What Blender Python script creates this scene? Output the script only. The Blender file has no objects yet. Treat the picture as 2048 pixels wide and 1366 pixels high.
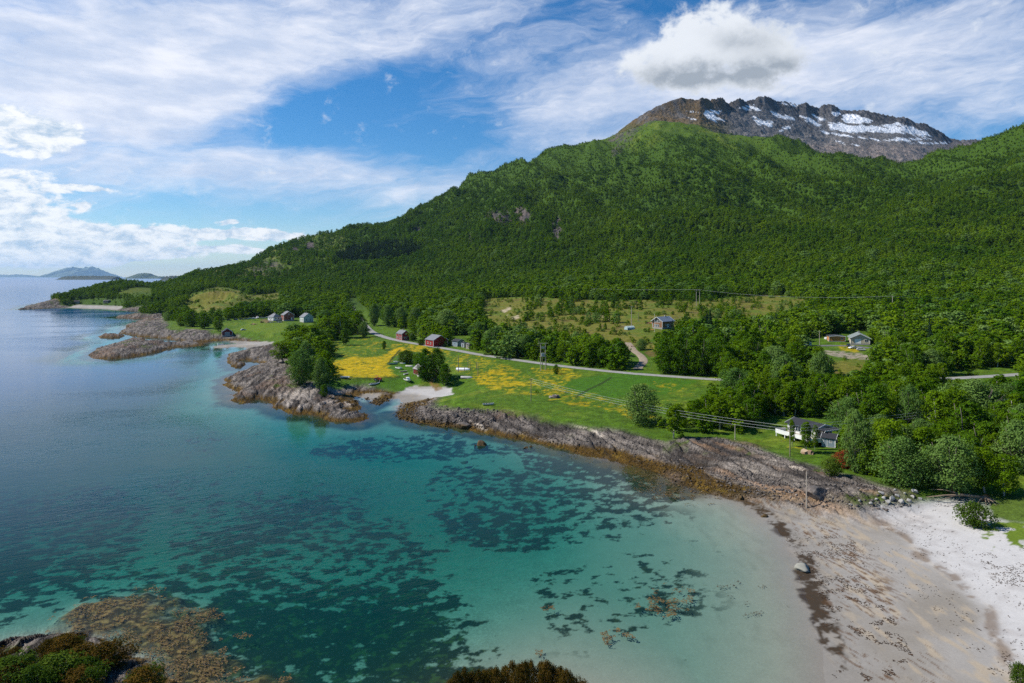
import bpy, math, random
import numpy as np
from mathutils import Vector

# ------------------------------------------------------------------ camera, sky, sun, exposure
SC = bpy.context.scene
COL = SC.collection
random.seed(7)
RNG = np.random.default_rng(11)
FPX, CPX, HV, CAMH = 1334.0, 1024.0, 553.0, 50.0      # lens and horizon of the photograph (2048 px wide)

cam_data = bpy.data.cameras.new("camera")
cam = bpy.data.objects.new("camera", cam_data)
COL.objects.link(cam)
cam.location = (0, 0, CAMH)
cam.rotation_euler = (math.radians(90), 0, 0)
cam_data.sensor_width = 36.0
cam_data.lens = 36.0 * FPX / 2048.0
cam_data.shift_y = -130.0 / 2048.0
cam_data.clip_start = 0.5
cam_data.clip_end = 200000.0
SC.camera = cam

SUN_AZ = math.radians(-84.0)          # from +Y towards +X
SUN_EL = math.radians(45.0)
sun_data = bpy.data.lights.new("sun", 'SUN')
sun_data.energy = 4.8
sun_data.angle = math.radians(0.53)
sun_data.color = (1.0, 0.95, 0.86)
sun = bpy.data.objects.new("sun", sun_data)
COL.objects.link(sun)
sdir = Vector((math.sin(SUN_AZ) * math.cos(SUN_EL), math.cos(SUN_AZ) * math.cos(SUN_EL), math.sin(SUN_EL)))
sun.rotation_euler = sdir.to_track_quat('Z', 'Y').to_euler()

SC.view_settings.view_transform = 'Standard'
SC.view_settings.look = 'None'
SC.view_settings.exposure = 0.42
SC.view_settings.gamma = 1.0
SC.cycles.max_bounces = 6
SC.cycles.diffuse_bounces = 2
SC.cycles.glossy_bounces = 2
SC.cycles.transmission_bounces = 3
SC.cycles.transparent_max_bounces = 6
SC.cycles.volume_bounces = 0
SC.cycles.caustics_reflective = False
SC.cycles.caustics_refractive = False
SC.cycles.use_denoising = False
SC.cycles.use_adaptive_sampling = True
SC.cycles.adaptive_threshold = 0.015


class NB:
    """small node-tree builder"""
    def __init__(s, tree):
        s.t = tree

    def n(s, typ, **kw):
        nd = s.t.nodes.new(typ)
        for k, v in kw.items():
            setattr(nd, k, v)
        return nd

    def put(s, sock, v):
        if hasattr(v, 'is_output'):
            s.t.links.new(v, sock)
        elif v is not None:
            sock.default_value = v

    def m(s, op, a, b=None, c=None, clamp=False):
        nd = s.n('ShaderNodeMath', operation=op, use_clamp=clamp)
        s.put(nd.inputs[0], a)
        if b is not None:
            s.put(nd.inputs[1], b)
        if c is not None:
            s.put(nd.inputs[2], c)
        return nd.outputs[0]

    def v(s, op, a, b=None):
        nd = s.n('ShaderNodeVectorMath', operation=op)
        s.put(nd.inputs[0], a)
        if b is not None:
            s.put(nd.inputs[1], b)
        return nd.outputs['Value'] if op == 'DOT_PRODUCT' else nd.outputs[0]

    def mix(s, f, a, b, blend='MIX'):
        nd = s.n('ShaderNodeMix', data_type='RGBA', blend_type=blend)
        s.put(nd.inputs[0], f)
        s.put(nd.inputs[6], a if hasattr(a, 'is_output') else (*a, 1.0)[:4])
        s.put(nd.inputs[7], b if hasattr(b, 'is_output') else (*b, 1.0)[:4])
        return nd.outputs[2]

    def noise(s, vec, scale, detail=4, rough=0.55, dist=0.0, color=False):
        nd = s.n('ShaderNodeTexNoise')
        nd.inputs['Scale'].default_value = scale
        nd.inputs['Detail'].default_value = detail
        nd.inputs['Roughness'].default_value = rough
        nd.inputs['Distortion'].default_value = dist
        if vec is not None:
            s.put(nd.inputs['Vector'], vec)
        return nd.outputs['Color' if color else 'Fac']

    def sstep(s, x, a, b):
        nd = s.n('ShaderNodeMapRange', interpolation_type='SMOOTHSTEP')
        s.put(nd.inputs['Value'], x)
        nd.inputs['From Min'].default_value = a
        nd.inputs['From Max'].default_value = b
        return nd.outputs[0]

    def xyz(s, x, y, z=0.0):
        nd = s.n('ShaderNodeCombineXYZ')
        s.put(nd.inputs[0], x); s.put(nd.inputs[1], y); s.put(nd.inputs[2], z)
        return nd.outputs[0]


# ---- world: sky texture with clouds laid out by compass direction
world = bpy.data.worlds.new("World")
SC.world = world
world.use_nodes = True
wt = world.node_tree
wt.nodes.clear()
W = NB(wt)
sky = W.n('ShaderNodeTexSky', sky_type='NISHITA')
sky.sun_disc = False
sky.sun_elevation = SUN_EL
sky.sun_rotation = SUN_AZ
sky.altitude = 50
sky.air_density = 1.0
sky.dust_density = 0.0
sky.ozone_density = 6.0
tc = W.n('ShaderNodeTexCoord').outputs['Generated']
sx = W.n('ShaderNodeSeparateXYZ')
wt.links.new(tc, sx.inputs[0])
dx, dy, dz = sx.outputs
azim = W.m('ARCTAN2', dx, dy)
elev = W.m('ARCTAN2', dz, W.m('SQRT', W.m('ADD', W.m('MULTIPLY', dx, dx), W.m('MULTIPLY', dy, dy))))
AE = W.xyz(azim, elev)


def ae(px, v):
    return math.atan((px - CPX) / FPX), math.atan((HV - v) / math.hypot(FPX, px - CPX))


def blobs(lst, pos):
    tot = None
    for (px, v, rx, ry, rot, amp) in lst:
        a, e = ae(px, v)
        p = W.v('SUBTRACT', pos, (a, e, 0))
        if rot:
            r = W.n('ShaderNodeVectorRotate', rotation_type='Z_AXIS')
            wt.links.new(p, r.inputs[0])
            r.inputs['Angle'].default_value = math.radians(-rot)
            p = r.outputs[0]
        p = W.v('MULTIPLY', p, (FPX / rx, FPX / ry, 0))
        g = W.m('POWER', 2.71828, W.m('MULTIPLY', W.v('DOT_PRODUCT', p, p), -1.0))
        tot = W.m('MULTIPLY_ADD', g, amp, tot if tot is not None else 0.0)
    return tot


warp = W.noise(W.v('MULTIPLY', AE, (5.0, 11.0, 1)), 1.0, 4, 0.6, color=True)
warp = W.v('MULTIPLY', W.v('SUBTRACT', warp, (0.5, 0.5, 0.5)), (0.16, 0.07, 0))
AEW = W.v('ADD', AE, warp)
rt = W.n('ShaderNodeVectorRotate', rotation_type='Z_AXIS')
wt.links.new(AEW, rt.inputs[0])
rt.inputs['Angle'].default_value = math.radians(-14)
streak = W.noise(W.v('MULTIPLY', rt.outputs[0], (5.0, 26.0, 1)), 1.0, 8, 0.62, 0.4)
streak2 = W.noise(W.v('MULTIPLY', AEW, (11.0, 34.0, 1)), 1.0, 7, 0.68, 0.8)
fine = W.noise(W.v('MULTIPLY', AE, (34.0, 70.0, 1)), 1.0, 6, 0.65, 0.3)
cirrus = blobs([
    (120, 60, 420, 150, 0, 0.42), (420, 120, 420, 120, 14, 0.46), (760, 40, 360, 85, 10, 0.42),
    (180, 190, 300, 120, 0, 0.34), (330, 205, 170, 60, 25, 0.34), (1000, 20, 150, 50, 0, 0.15),
    (720, 195, 190, 60, 8, -0.42), (470, 265, 210, 40, 16, -0.32), (860, 290, 120, 40, 0, -0.30),
    (480, 302, 170, 24, -4, 0.34), (600, 360, 430, 45, -3, 0.20), (1000, 380, 300, 60, 0, 0.20),
    (930, 235, 170, 60, -20, 0.10), (1130, 250, 180, 80, 0, 0.30), (1180, 330, 120, 60, 20, 0.2),
    (1700, 130, 380, 120, 0, 0.22), (1900, 60, 260, 60, -8, 0.16), (1250, 60, 260, 60, 0, 0.10),
    (1960, 215, 160, 40, 0, 0.16), (1080, 60, 90, 90, 0, -0.12), (1700, 30, 60, 40, 0, -0.1),
    (100, 400, 260, 60, 0, 0.12), (300, 410, 160, 22, 0, -0.10), (560, 420, 180, 14, 0, -0.10), (700, 400, 500, 60, 0, 0.20), (350, 345, 300, 40, 0, 0.22), (1250, 180, 220, 90, 0, 0.16), (1850, 170, 300, 130, 0, 0.34), (1650, 60, 300, 80, 0, 0.14), (1150, 150, 240, 100, 0, 0.14), (760, 330, 260, 60, 0, 0.14), (1430, 170, 300, 80, 0, 0.42), (1580, 110, 160, 60, 0, 0.25),
], AEW)
dens = W.m('ADD', cirrus, W.m('MULTIPLY', W.m('SUBTRACT', streak, 0.5), 1.15))
dens = W.m('ADD', dens, W.m('MULTIPLY', W.m('SUBTRACT', streak2, 0.5), 0.75))
a_cir = W.m('MULTIPLY', W.sstep(dens, 0.0, 1.02), 0.93)
# low cloud banks and small cumulus
cum = blobs([
    (65, 235, 78, 22, -4, 1.1), (30, 262, 70, 18, 0, 0.9), (112, 286, 46, 20, 10, 1.0), (165, 381, 34, 6, 0, 0.9),
    (20, 350, 85, 26, 0, 0.8), (40, 395, 60, 14, 0, 0.7), (30, 430, 70, 16, 0, 0.95), (25, 480, 60, 40, 0, 1.1), (130, 500, 120, 20, 0, 0.8),
    (190, 455, 100, 14, 0, 0.95), (250, 480, 120, 22, 0, 0.85), (330, 470, 70, 10, 0, 0.9), (430, 470, 120, 9, 0, 0.9),
    (560, 466, 120, 10, 0, 0.95), (300, 505, 150, 10, 0, 0.8), (446, 440, 26, 6, 0, 0.8), (520, 500, 70, 7, 0, 0.7),
    (420, 503, 40, 5, 0, 0.5), (150, 411, 14, 5, 0, 0.6),
], AEW)
cumd = W.m('ADD', cum, W.m('MULTIPLY', W.m('SUBTRACT', fine, 0.5), 1.5))
a_cum = W.m('MULTIPLY', W.sstep(cumd, 0.28, 0.62), 0.95)
# the big cumulus over the summit
puff = W.noise(W.v('MULTIPLY', AE, (24.0, 30.0, 1)), 1.0, 7, 0.6, 0.2)
AEP = W.v('ADD', AE, W.v('MULTIPLY', W.v('SUBTRACT', W.noise(W.v('MULTIPLY', AE, (16.0, 20.0, 1)), 1.0, 5, 0.6, color=True), (0.5, 0.5, 0.5)), (0.075, 0.055, 0)))
big = blobs([
    (1420, 55, 62, 42, 0, 1.0), (1490, 85, 66, 45, 0, 1.0), (1400, 110, 90, 42, 0, 1.0), (1300, 130, 62, 30, 0, 1.0),
    (1440, 145, 120, 24, 0, 1.0), (1345, 72, 26, 18, 0, 0.5), (1530, 120, 50, 35, 0, 0.7), (1600, 80, 40, 24, 0, 0.42),
    (1760, 108, 46, 16, 0, 0.38), (1990, 45, 40, 20, 0, 0.3), (1400, 175, 120, 16, 0, 0.35),
], AEP)
bigd = W.m('ADD', W.m('MINIMUM', big, 1.0), W.m('MULTIPLY', W.m('SUBTRACT', puff, 0.5), 2.3))
a_big = W.m('MULTIPLY', W.sstep(bigd, 0.20, 0.90), 0.95)
under = blobs([(1490, 80, 60, 20, 0, 0.75), (1440, 152, 140, 22, 0, 1.0), (1330, 150, 80, 20, 0, 0.6), (1540, 130, 60, 30, 0, 0.5)], AEP)
lp = W.noise(W.v('MULTIPLY', AE, (9.0, 30.0, 1)), 1.0, 5, 0.6)
skyc = W.n('ShaderNodeHueSaturation')
skyc.inputs['Saturation'].default_value = 1.28
skyc.inputs['Value'].default_value = 1.06
wt.links.new(sky.outputs[0], skyc.inputs['Color'])
# cloud radiances are given in sky-texture units (the background strength scales both)
K = 1.0 / 0.085
circ = W.mix(W.m('MULTIPLY', W.sstep(lp, 0.3, 0.75), 1.0), (0.44 * K, 0.51 * K, 0.65 * K), (0.74 * K, 0.75 * K, 0.80 * K))
c1 = W.mix(a_cir, skyc.outputs[0], circ)
cumc = W.mix(W.sstep(fine, 0.30, 0.62), (0.36 * K, 0.47 * K, 0.60 * K), (0.78 * K, 0.79 * K, 0.80 * K))
c2 = W.mix(a_cum, c1, cumc)
ush = W.m('MULTIPLY', under, W.sstep(puff, 0.05, 0.62), clamp=True)
bigc = W.mix(ush, (0.66 * K, 0.69 * K, 0.73 * K), (0.27 * K, 0.31 * K, 0.36 * K))
c3 = W.mix(a_big, c2, bigc)
bg = W.n('ShaderNodeBackground')
bg.inputs['Strength'].default_value = 0.085
wt.links.new(c3, bg.inputs['Color'])
wo = W.n('ShaderNodeOutputWorld')
wt.links.new(bg.outputs[0], wo.inputs['Surface'])

# ------------------------------------------------------------------ numbers: noise, projection, polygons
_perm = np.random.default_rng(5).permutation(4096)
_perm = np.concatenate([_perm, _perm])
_ga = np.random.default_rng(6).uniform(0, 2 * np.pi, 4096)
_gx, _gy = np.cos(_ga).astype(np.float32), np.sin(_ga).astype(np.float32)


def perlin(x, y, seed=0):
    x = np.asarray(x, np.float32) + seed * 37.17
    y = np.asarray(y, np.float32) + seed * 11.73
    xi = np.floor(x); yi = np.floor(y)
    xf = x - xi; yf = y - yi
    xi = xi.astype(np.int64) & 4095; yi = yi.astype(np.int64) & 4095
    x1 = (xi + 1) & 4095; y1 = (yi + 1) & 4095
    u = xf * xf * xf * (xf * (xf * 6 - 15) + 10)
    w = yf * yf * yf * (yf * (yf * 6 - 15) + 10)

    def g(ix, iy, fx, fy):
        h = _perm[_perm[ix] + iy]
        return _gx[h] * fx + _gy[h] * fy
    a = g(xi, yi, xf, yf); b = g(x1, yi, xf - 1, yf)
    c = g(xi, y1, xf, yf - 1); d = g(x1, y1, xf - 1, yf - 1)
    return (a + u * (b - a) + w * ((c + u * (d - c)) - (a + u * (b - a)))) * 1.5


def fbm(x, y, octv=4, seed=0, gain=0.5):
    s = 0; a = 1.0; t = 0
    for i in range(octv):
        s = s + a * perlin(x * 2 ** i, y * 2 ** i, seed + i * 3)
        t += a; a *= gain
    return s / t


def ridged(x, y, octv=4, seed=0):
    s = 0; a = 1.0; t = 0
    for i in range(octv):
        s = s + a * (1 - np.abs(perlin(x * 2 ** i, y * 2 ** i, seed + i * 3)) * 2)
        t += a; a *= 0.5
    return s / t


def sm(x, a, b):
    t = np.clip((x - a) / (b - a), 0, 1)
    return t * t * (3 - 2 * t)


def P(px, v, z=0.0):
    y = (CAMH - z) * FPX / (v - HV)
    return ((px - CPX) * y / FPX, y)


def Q(px, d):
    return ((px - CPX) * d / FPX, d)


def proj(x, y, z):
    return CPX + FPX * x / y, HV + FPX * (CAMH - z) / y


def sdf(poly, X, Y):
    """signed distance to a closed polygon, positive inside"""
    X = np.asarray(X, np.float32); Y = np.asarray(Y, np.float32)
    D = np.full(X.shape, 1e12, np.float32)
    ins = np.zeros(X.shape, bool)
    n = len(poly)
    for i in range(n):
        x0, y0 = poly[i]; x1, y1 = poly[(i + 1) % n]
        ex, ey = x1 - x0, y1 - y0
        L = ex * ex + ey * ey + 1e-9
        wx = X - x0; wy = Y - y0
        t = np.clip((wx * ex + wy * ey) / L, 0, 1)
        D = np.minimum(D, (wx - t * ex) ** 2 + (wy - t * ey) ** 2)
        if y0 != y1:
            c = ((Y >= y0) != (Y >= y1)) & (X < x0 + (Y - y0) * (ex / ey))
            ins ^= c
    return np.sqrt(D) * np.where(ins, 1, -1)


def pin(poly, px, v):
    """inside test in picture coordinates"""
    px = np.asarray(px); v = np.asarray(v)
    ins = np.zeros(px.shape, bool)
    n = len(poly)
    for i in range(n):
        x0, y0 = poly[i]; x1, y1 = poly[(i + 1) % n]
        if y0 != y1:
            ins ^= ((v >= y0) != (v >= y1)) & (px < x0 + (v - y0) * (x1 - x0) / (y1 - y0))
    return ins


# ------------------------------------------------------------------ the lie of the land
_c = [(1520, 1030), (1480, 1004), (1440, 992), (1400, 982), (1360, 968), (1330, 950), (1290, 938), (1250, 926), (1205, 915),
      (1170, 906), (1130, 899), (1085, 886), (1050, 879), (1000, 869), (960, 861), (930, 853), (900, 851), (870, 849), (835, 844),
      (800, 838), (789, 828), (797, 815), (812, 806), (800, 799), (776, 801), (755, 812), (740, 801), (722, 792), (711, 799),
      (716, 815), (731, 838), (715, 846), (690, 844), (655, 839), (640, 831), (615, 826), (590, 829), (562, 823), (545, 812),
      (530, 802), (510, 799), (490, 807), (460, 802), (470, 782), (455, 770), (460, 755), (480, 745), (505, 737), (520, 727), (500, 718),
      (475, 722), (492, 732), (470, 736), (452, 725), (466, 706), (505, 699), (480, 694), (440, 697), (425, 692), (440, 689), (478, 687), (440, 680), (415, 684),
      (410, 691), (385, 694), (365, 694), (330, 702), (290, 708), (255, 716), (215, 719), (180, 714), (182, 706), (215, 692), (260, 679),
      (282, 678), (292, 683), (300, 689), (345, 688), (365, 682), (330, 676), (290, 675), (252, 669), (242, 660), (262, 648), (290, 640),
      (325, 641), (338, 637), (300, 638), (270, 637.5), (230, 635.5), (270, 630), (302, 624), (270, 622.5), (240, 621), (200, 618), (160, 617),
      (110, 615.5), (80, 617), (38, 619.5), (55, 613), (75, 608)]
COAST = [Q(1668, 40), P(1660, 1500), P(1652, 1366), P(1642, 1290), P(1632, 1240), P(1620, 1190), P(1604, 1150), P(1588, 1115), P(1560, 1072)]
COAST += [P(*q) for q in _c]
COAST += [Q(60, 1150), Q(90, 1280), Q(150, 1420), Q(230, 1500), Q(300, 1480), Q(345, 1560), Q(400, 2000), Q(450, 2500), Q(500, 3200),
          Q(520, 7000), Q(3200, 8000), Q(3200, 40)]
ISLES = [[P(*q) for q in ((200, 673.5), (214, 669), (236, 669.5), (247, 673), (225, 677))],
         [P(*q) for q in ((-400, 1320), (-60, 1298), (0, 1285), (60, 1277), (150, 1268), (205, 1280), (260, 1312), (330, 1352), (395, 1385), (430, 1450), (400, 1800), (-400, 1800))],
         [P(*q) for q in ((850, 1440), (940, 1410), (1100, 1412), (1190, 1430), (1220, 1800), (830, 1800))],
         [P(*q) for q in ((742, 800), (757, 793), (776, 797), (772, 806), (750, 812))]]
BEACHES = [[P(*q) for q in ((1432, 992), (1560, 1012), (1700, 1042), (1800, 1032), (1900, 1010), (2100, 985), (2500, 985), (2500, 1900), (900, 1900), (900, 1420), (1180, 1090), (1340, 1000))],
           [P(*q) for q in ((762, 815), (790, 793), (830, 779), (900, 783), (900, 795), (850, 800), (815, 808), (795, 822))],
           [P(*q) for q in ((700, 803), (722, 789), (765, 788), (760, 797), (735, 803))],
           [P(*q) for q in ((405, 694), (425, 683), (470, 682), (545, 688), (535, 694), (480, 699), (440, 698))],
           [P(*q) for q in ((125, 616.5), (160, 612.5), (245, 616), (235, 621))]]
ROCKS = [[P(*q) for q in ((450, 775), (470, 735), (480, 700), (540, 692), (575, 700), (585, 745), (600, 772), (640, 785), (700, 790), (735, 800), (740, 850), (560, 840), (440, 815))],
         [P(*q) for q in ((170, 716), (215, 690), (270, 677), (345, 676), (372, 668), (420, 672), (425, 695), (330, 716))],
         [P(*q) for q in ((235, 640), (262, 646), (290, 640), (322, 640), (335, 655), (336, 676), (250, 672))],
         [P(*q, 3.6) for q in ((1440, 884), (1490, 893), (1560, 914), (1640, 948), (1760, 972), (1835, 990), (1850, 1030), (1790, 1046), (1700, 1030), (1580, 1008), (1440, 990), (1290, 945), (1300, 890), (1370, 878))],
         [P(*q) for q in ((30, 625), (60, 600), (95, 606), (130, 618))]]

# columns of the relief: picture column -> (distance, height) knots
Zv = lambda d, v: CAMH - (v - HV) * d / FPX
TAB = {
    -400: [(60, 4), (900, 5), (1500, 4), (2800, 4)],
    60: [(60, 4), (950, 4), (1150, 11), (1300, 8), (1500, 3), (2800, 3)],
    100: [(60, 4), (1020, 4), (1190, 19), (1350, 10), (1500, 3), (2800, 3)],
    160: [(60, 4), (1040, 5), (1230, 22), (1450, 5), (1600, 3), (2800, 3)],
    200: [(60, 4), (1040, 5), (1160, 16), (1300, 33), (1460, 6), (1600, 3), (2800, 3)],
    255: [(60, 4), (1040, 5), (1150, 24), (1320, 40), (1480, 5), (1600, 3), (2800, 3)],
    295: [(60, 4), (950, 5), (1150, 24), (1320, 33), (1480, 8), (1600, 3), (2800, 3)],
    330: [(60, 4), (700, 5), (1000, 13), (1200, 24), (1350, 34), (1500, 14), (1700, 4), (2800, 4)],
    380: [(60, 4), (560, 4), (720, 9), (880, 24), (1050, 26), (1450, Zv(1450, 549)), (1700, 30), (2800, 10)],
    430: [(60, 4), (450, 4), (620, 6), (740, 20), (850, Zv(850, 579)), (960, 27), (1100, 31), (1450, Zv(1450, 539)), (1700, 50), (2800, 20)],
    480: [(60, 4), (450, 4), (620, 6), (740, 15), (850, Zv(850, 584)), (980, 20), (1250, 38), (1520, Zv(1520, 532)), (1900, 50), (2800, 20)],
    520: [(60, 4), (400, 4), (600, 7), (800, 14), (1000, 18), (1250, 33), (1450, 62), (1750, Zv(1750, 509)), (2200, 70), (2800, 30)],
    560: [(60, 4), (400, 4), (600, 7), (800, 13), (1000, 18), (1250, 34), (1420, 64), (1850, Zv(1850, 493)), (2300, 80), (2800, 40)],
    600: [(60, 4), (380, 4), (600, 7), (1000, 18), (1300, 40), (1500, 82), (1900, Zv(1900, 476)), (2300, 100), (2800, 60)],
    650: [(60, 4), (300, 4), (600, 7), (1000, 18), (1320, 42), (1520, 88), (1950, Zv(1950, 464)), (2400, 100), (2800, 60)],
    690: [(60, 4), (260, 4), (600, 7), (1000, 18), (1340, 43), (1540, 88), (1980, Zv(1980, 468)), (2400, 110), (2800, 70)],
    750: [(60, 4), (260, 4), (480, 6), (1000, 19), (1340, 45), (1560, 100), (2050, Zv(2050, 445)), (2500, 140), (2800, 100)],
    850: [(60, 4), (250, 4), (440, 6), (700, 13), (1000, 23), (1300, 46), (1560, 118), (2100, Zv(2100, 406)), (2500, 190), (2800, 150)],
    900: [(60, 4), (250, 4), (430, 6), (700, 15), (1000, 26), (1270, 48), (1580, 150), (2120, Zv(2120, 378)), (2600, 200), (2800, 180)],
    1000: [(60, 4), (230, 4), (400, 7), (560, 13), (700, 20), (1000, 32), (1230, 52), (1500, 165), (1750, 262), (2150, Zv(2150, 334)), (2600, 260), (2800, 220)],
    1100: [(60, 4), (220, 4), (380, 7.5), (500, 13), (700, 25), (1000, 40), (1180, 58), (1480, 170), (2200, Zv(2200, 297)), (2600, 300), (2800, 250)],
    1200: [(60, 4), (200, 4), (340, 7), (460, 13.5), (700, 27), (1000, 45), (1150, 66), (1500, 190), (2200, Zv(2200, 273)), (2600, 350), (2800, 300)],
    1300: [(60, 4), (190, 4), (320, 7), (450, 15), (700, 29), (950, 47), (1150, 84), (1500, 226), (2200, Zv(2200, 238)), (2600, 420), (2800, 380)],
    1400: [(60, 4), (190, 4), (310, 7), (450, 15), (700, 29), (900, 44), (1150, 98), (1500, 238), (2150, Zv(2150, 243)), (2500, 440), (2800, 380)],
    1500: [(60, 4), (180, 4), (300, 7), (450, 14), (700, 29), (900, 48), (1150, 110), (1500, 240), (2050, Zv(2050, 264)), (2400, 400), (2800, 340)],
    1600: [(60, 4), (170, 4), (290, 7), (450, 15), (700, 31), (900, 55), (1150, 120), (1500, 246), (1950, Zv(1950, 282)), (2300, 360), (2800, 300)],
    1680: [(60, 4), (160, 4), (280, 7), (380, 12), (450, 16), (700, 34), (900, 60), (1150, 126), (1500, 250), (1850, Zv(1850, 304)), (2200, 320), (2800, 250)],
    1740: [(60, 4), (160, 4), (280, 7), (380, 12), (450, 16), (700, 35), (900, 64), (1150, 132), (1500, 254), (1780, Zv(1780, 328)), (2100, 280), (2800, 220)],
    1800: [(60, 4), (150, 4), (280, 7), (450, 17), (700, 37), (900, 68), (1150, 142), (1450, 262), (1700, Zv(1700, 323)), (2000, 280), (2800, 220)],
    1860: [(60, 4), (140, 4), (280, 7), (450, 18), (700, 38), (900, 72), (1150, 152), (1450, 276), (1650, Zv(1650, 310)), (2000, 290), (2800, 220)],
    1920: [(60, 4), (130, 4), (280, 7.5), (450, 18), (700, 40), (900, 76), (1150, 165), (1450, 300), (1650, Zv(1650, 288)), (2000, 300), (2800, 240)],
    2048: [(60, 4), (120, 4), (280, 8), (450, 19), (700, 42), (900, 84), (1150, 182), (1400, 310), (1600, Zv(1600, 265)), (2000, 330), (2800, 260)],
    2400: [(60, 4), (110, 4), (280, 9), (450, 21), (700, 50), (900, 110), (1150, 230), (1500, Zv(1500, 210)), (2000, 380), (2800, 300)],
}
TPX = np.array(sorted(TAB))
DD = np.arange(40, 2900, 5.0)
_tz = np.array([np.interp(DD, *zip(*TAB[k])) for k in sorted(TAB)])
_ker = np.exp(-np.linspace(-2, 2, 25) ** 2); _ker /= _ker.sum()
_tz = np.array([np.convolve(np.pad(r, 12, mode='edge'), _ker, mode='valid') for r in _tz])
# resample to fine columns with a little smoothing across
FCOL = np.arange(-400, 2401, 10.0)
_tf = np.array([np.interp(FCOL, TPX, _tz[:, j]) for j in range(len(DD))]).T
_k2 = np.exp(-np.linspace(-1.6, 1.6, 7) ** 2); _k2 /= _k2.sum()
_tf = np.apply_along_axis(lambda c: np.convolve(np.pad(c, 3, mode='edge'), _k2, mode='valid'), 0, _tf)


def table_z(px, d):
    fx = np.clip((px + 400) / 10.0, 0, len(FCOL) - 1.001)
    fy = np.clip((d - 40) / 5.0, 0, len(DD) - 1.001)
    i = fx.astype(int); j = fy.astype(int)
    u = fx - i; w = fy - j
    return (_tf[i, j] * (1 - u) + _tf[i + 1, j] * u) * (1 - w) + (_tf[i, j + 1] * (1 - u) + _tf[i + 1, j + 1] * u) * w


SHOAL = [P(*q) for q in ((60, 1275), (110, 1228), (170, 1198), (300, 1172), (345, 1182), (350, 1215), (430, 1212), (450, 1240), (430, 1265), (465, 1300), (470, 1335), (590, 1350), (620, 1420), (330, 1440), (280, 1310), (200, 1270))]
CLIFFS = [((1003, 436), 26, 22), ((1045, 432), 20, 18), ((1112, 458), 13, 30), ((835, 460), 12, 7), ((620, 492), 10, 9), ((590, 500), 9, 8), ((940, 475), 6, 10)]
STRIKE = (0.50, -0.866)


def coast_s(X, Y):
    """signed distance from the waterline (positive on land), roughened"""
    amp = np.clip(Y * 0.010, 0.8, 7.0)
    wx = X + amp * (fbm(X / 9.0, Y / 9.0, 3, 21) + 0.9 * fbm(X / 32.0, Y / 32.0, 2, 22)) * 1.2
    wy = Y + amp * (fbm(X / 9.0, Y / 9.0, 3, 23) + 0.9 * fbm(X / 32.0, Y / 32.0, 2, 24)) * 1.2
    s = np.full(X.shape, 3000.0, np.float32)
    px = CPX + FPX * X / Y
    near = (Y < 1750) | (px < 560)
    if near.any():
        a, b = wx[near], wy[near]
        r = sdf(COAST, a, b)
        for isl in ISLES:
            r = np.maximum(r, sdf(isl, a, b))
        s[near] = r
    return s


ROAD_PTS = []      # filled below: (x, y, z) centre lines that the land is graded to


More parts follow.
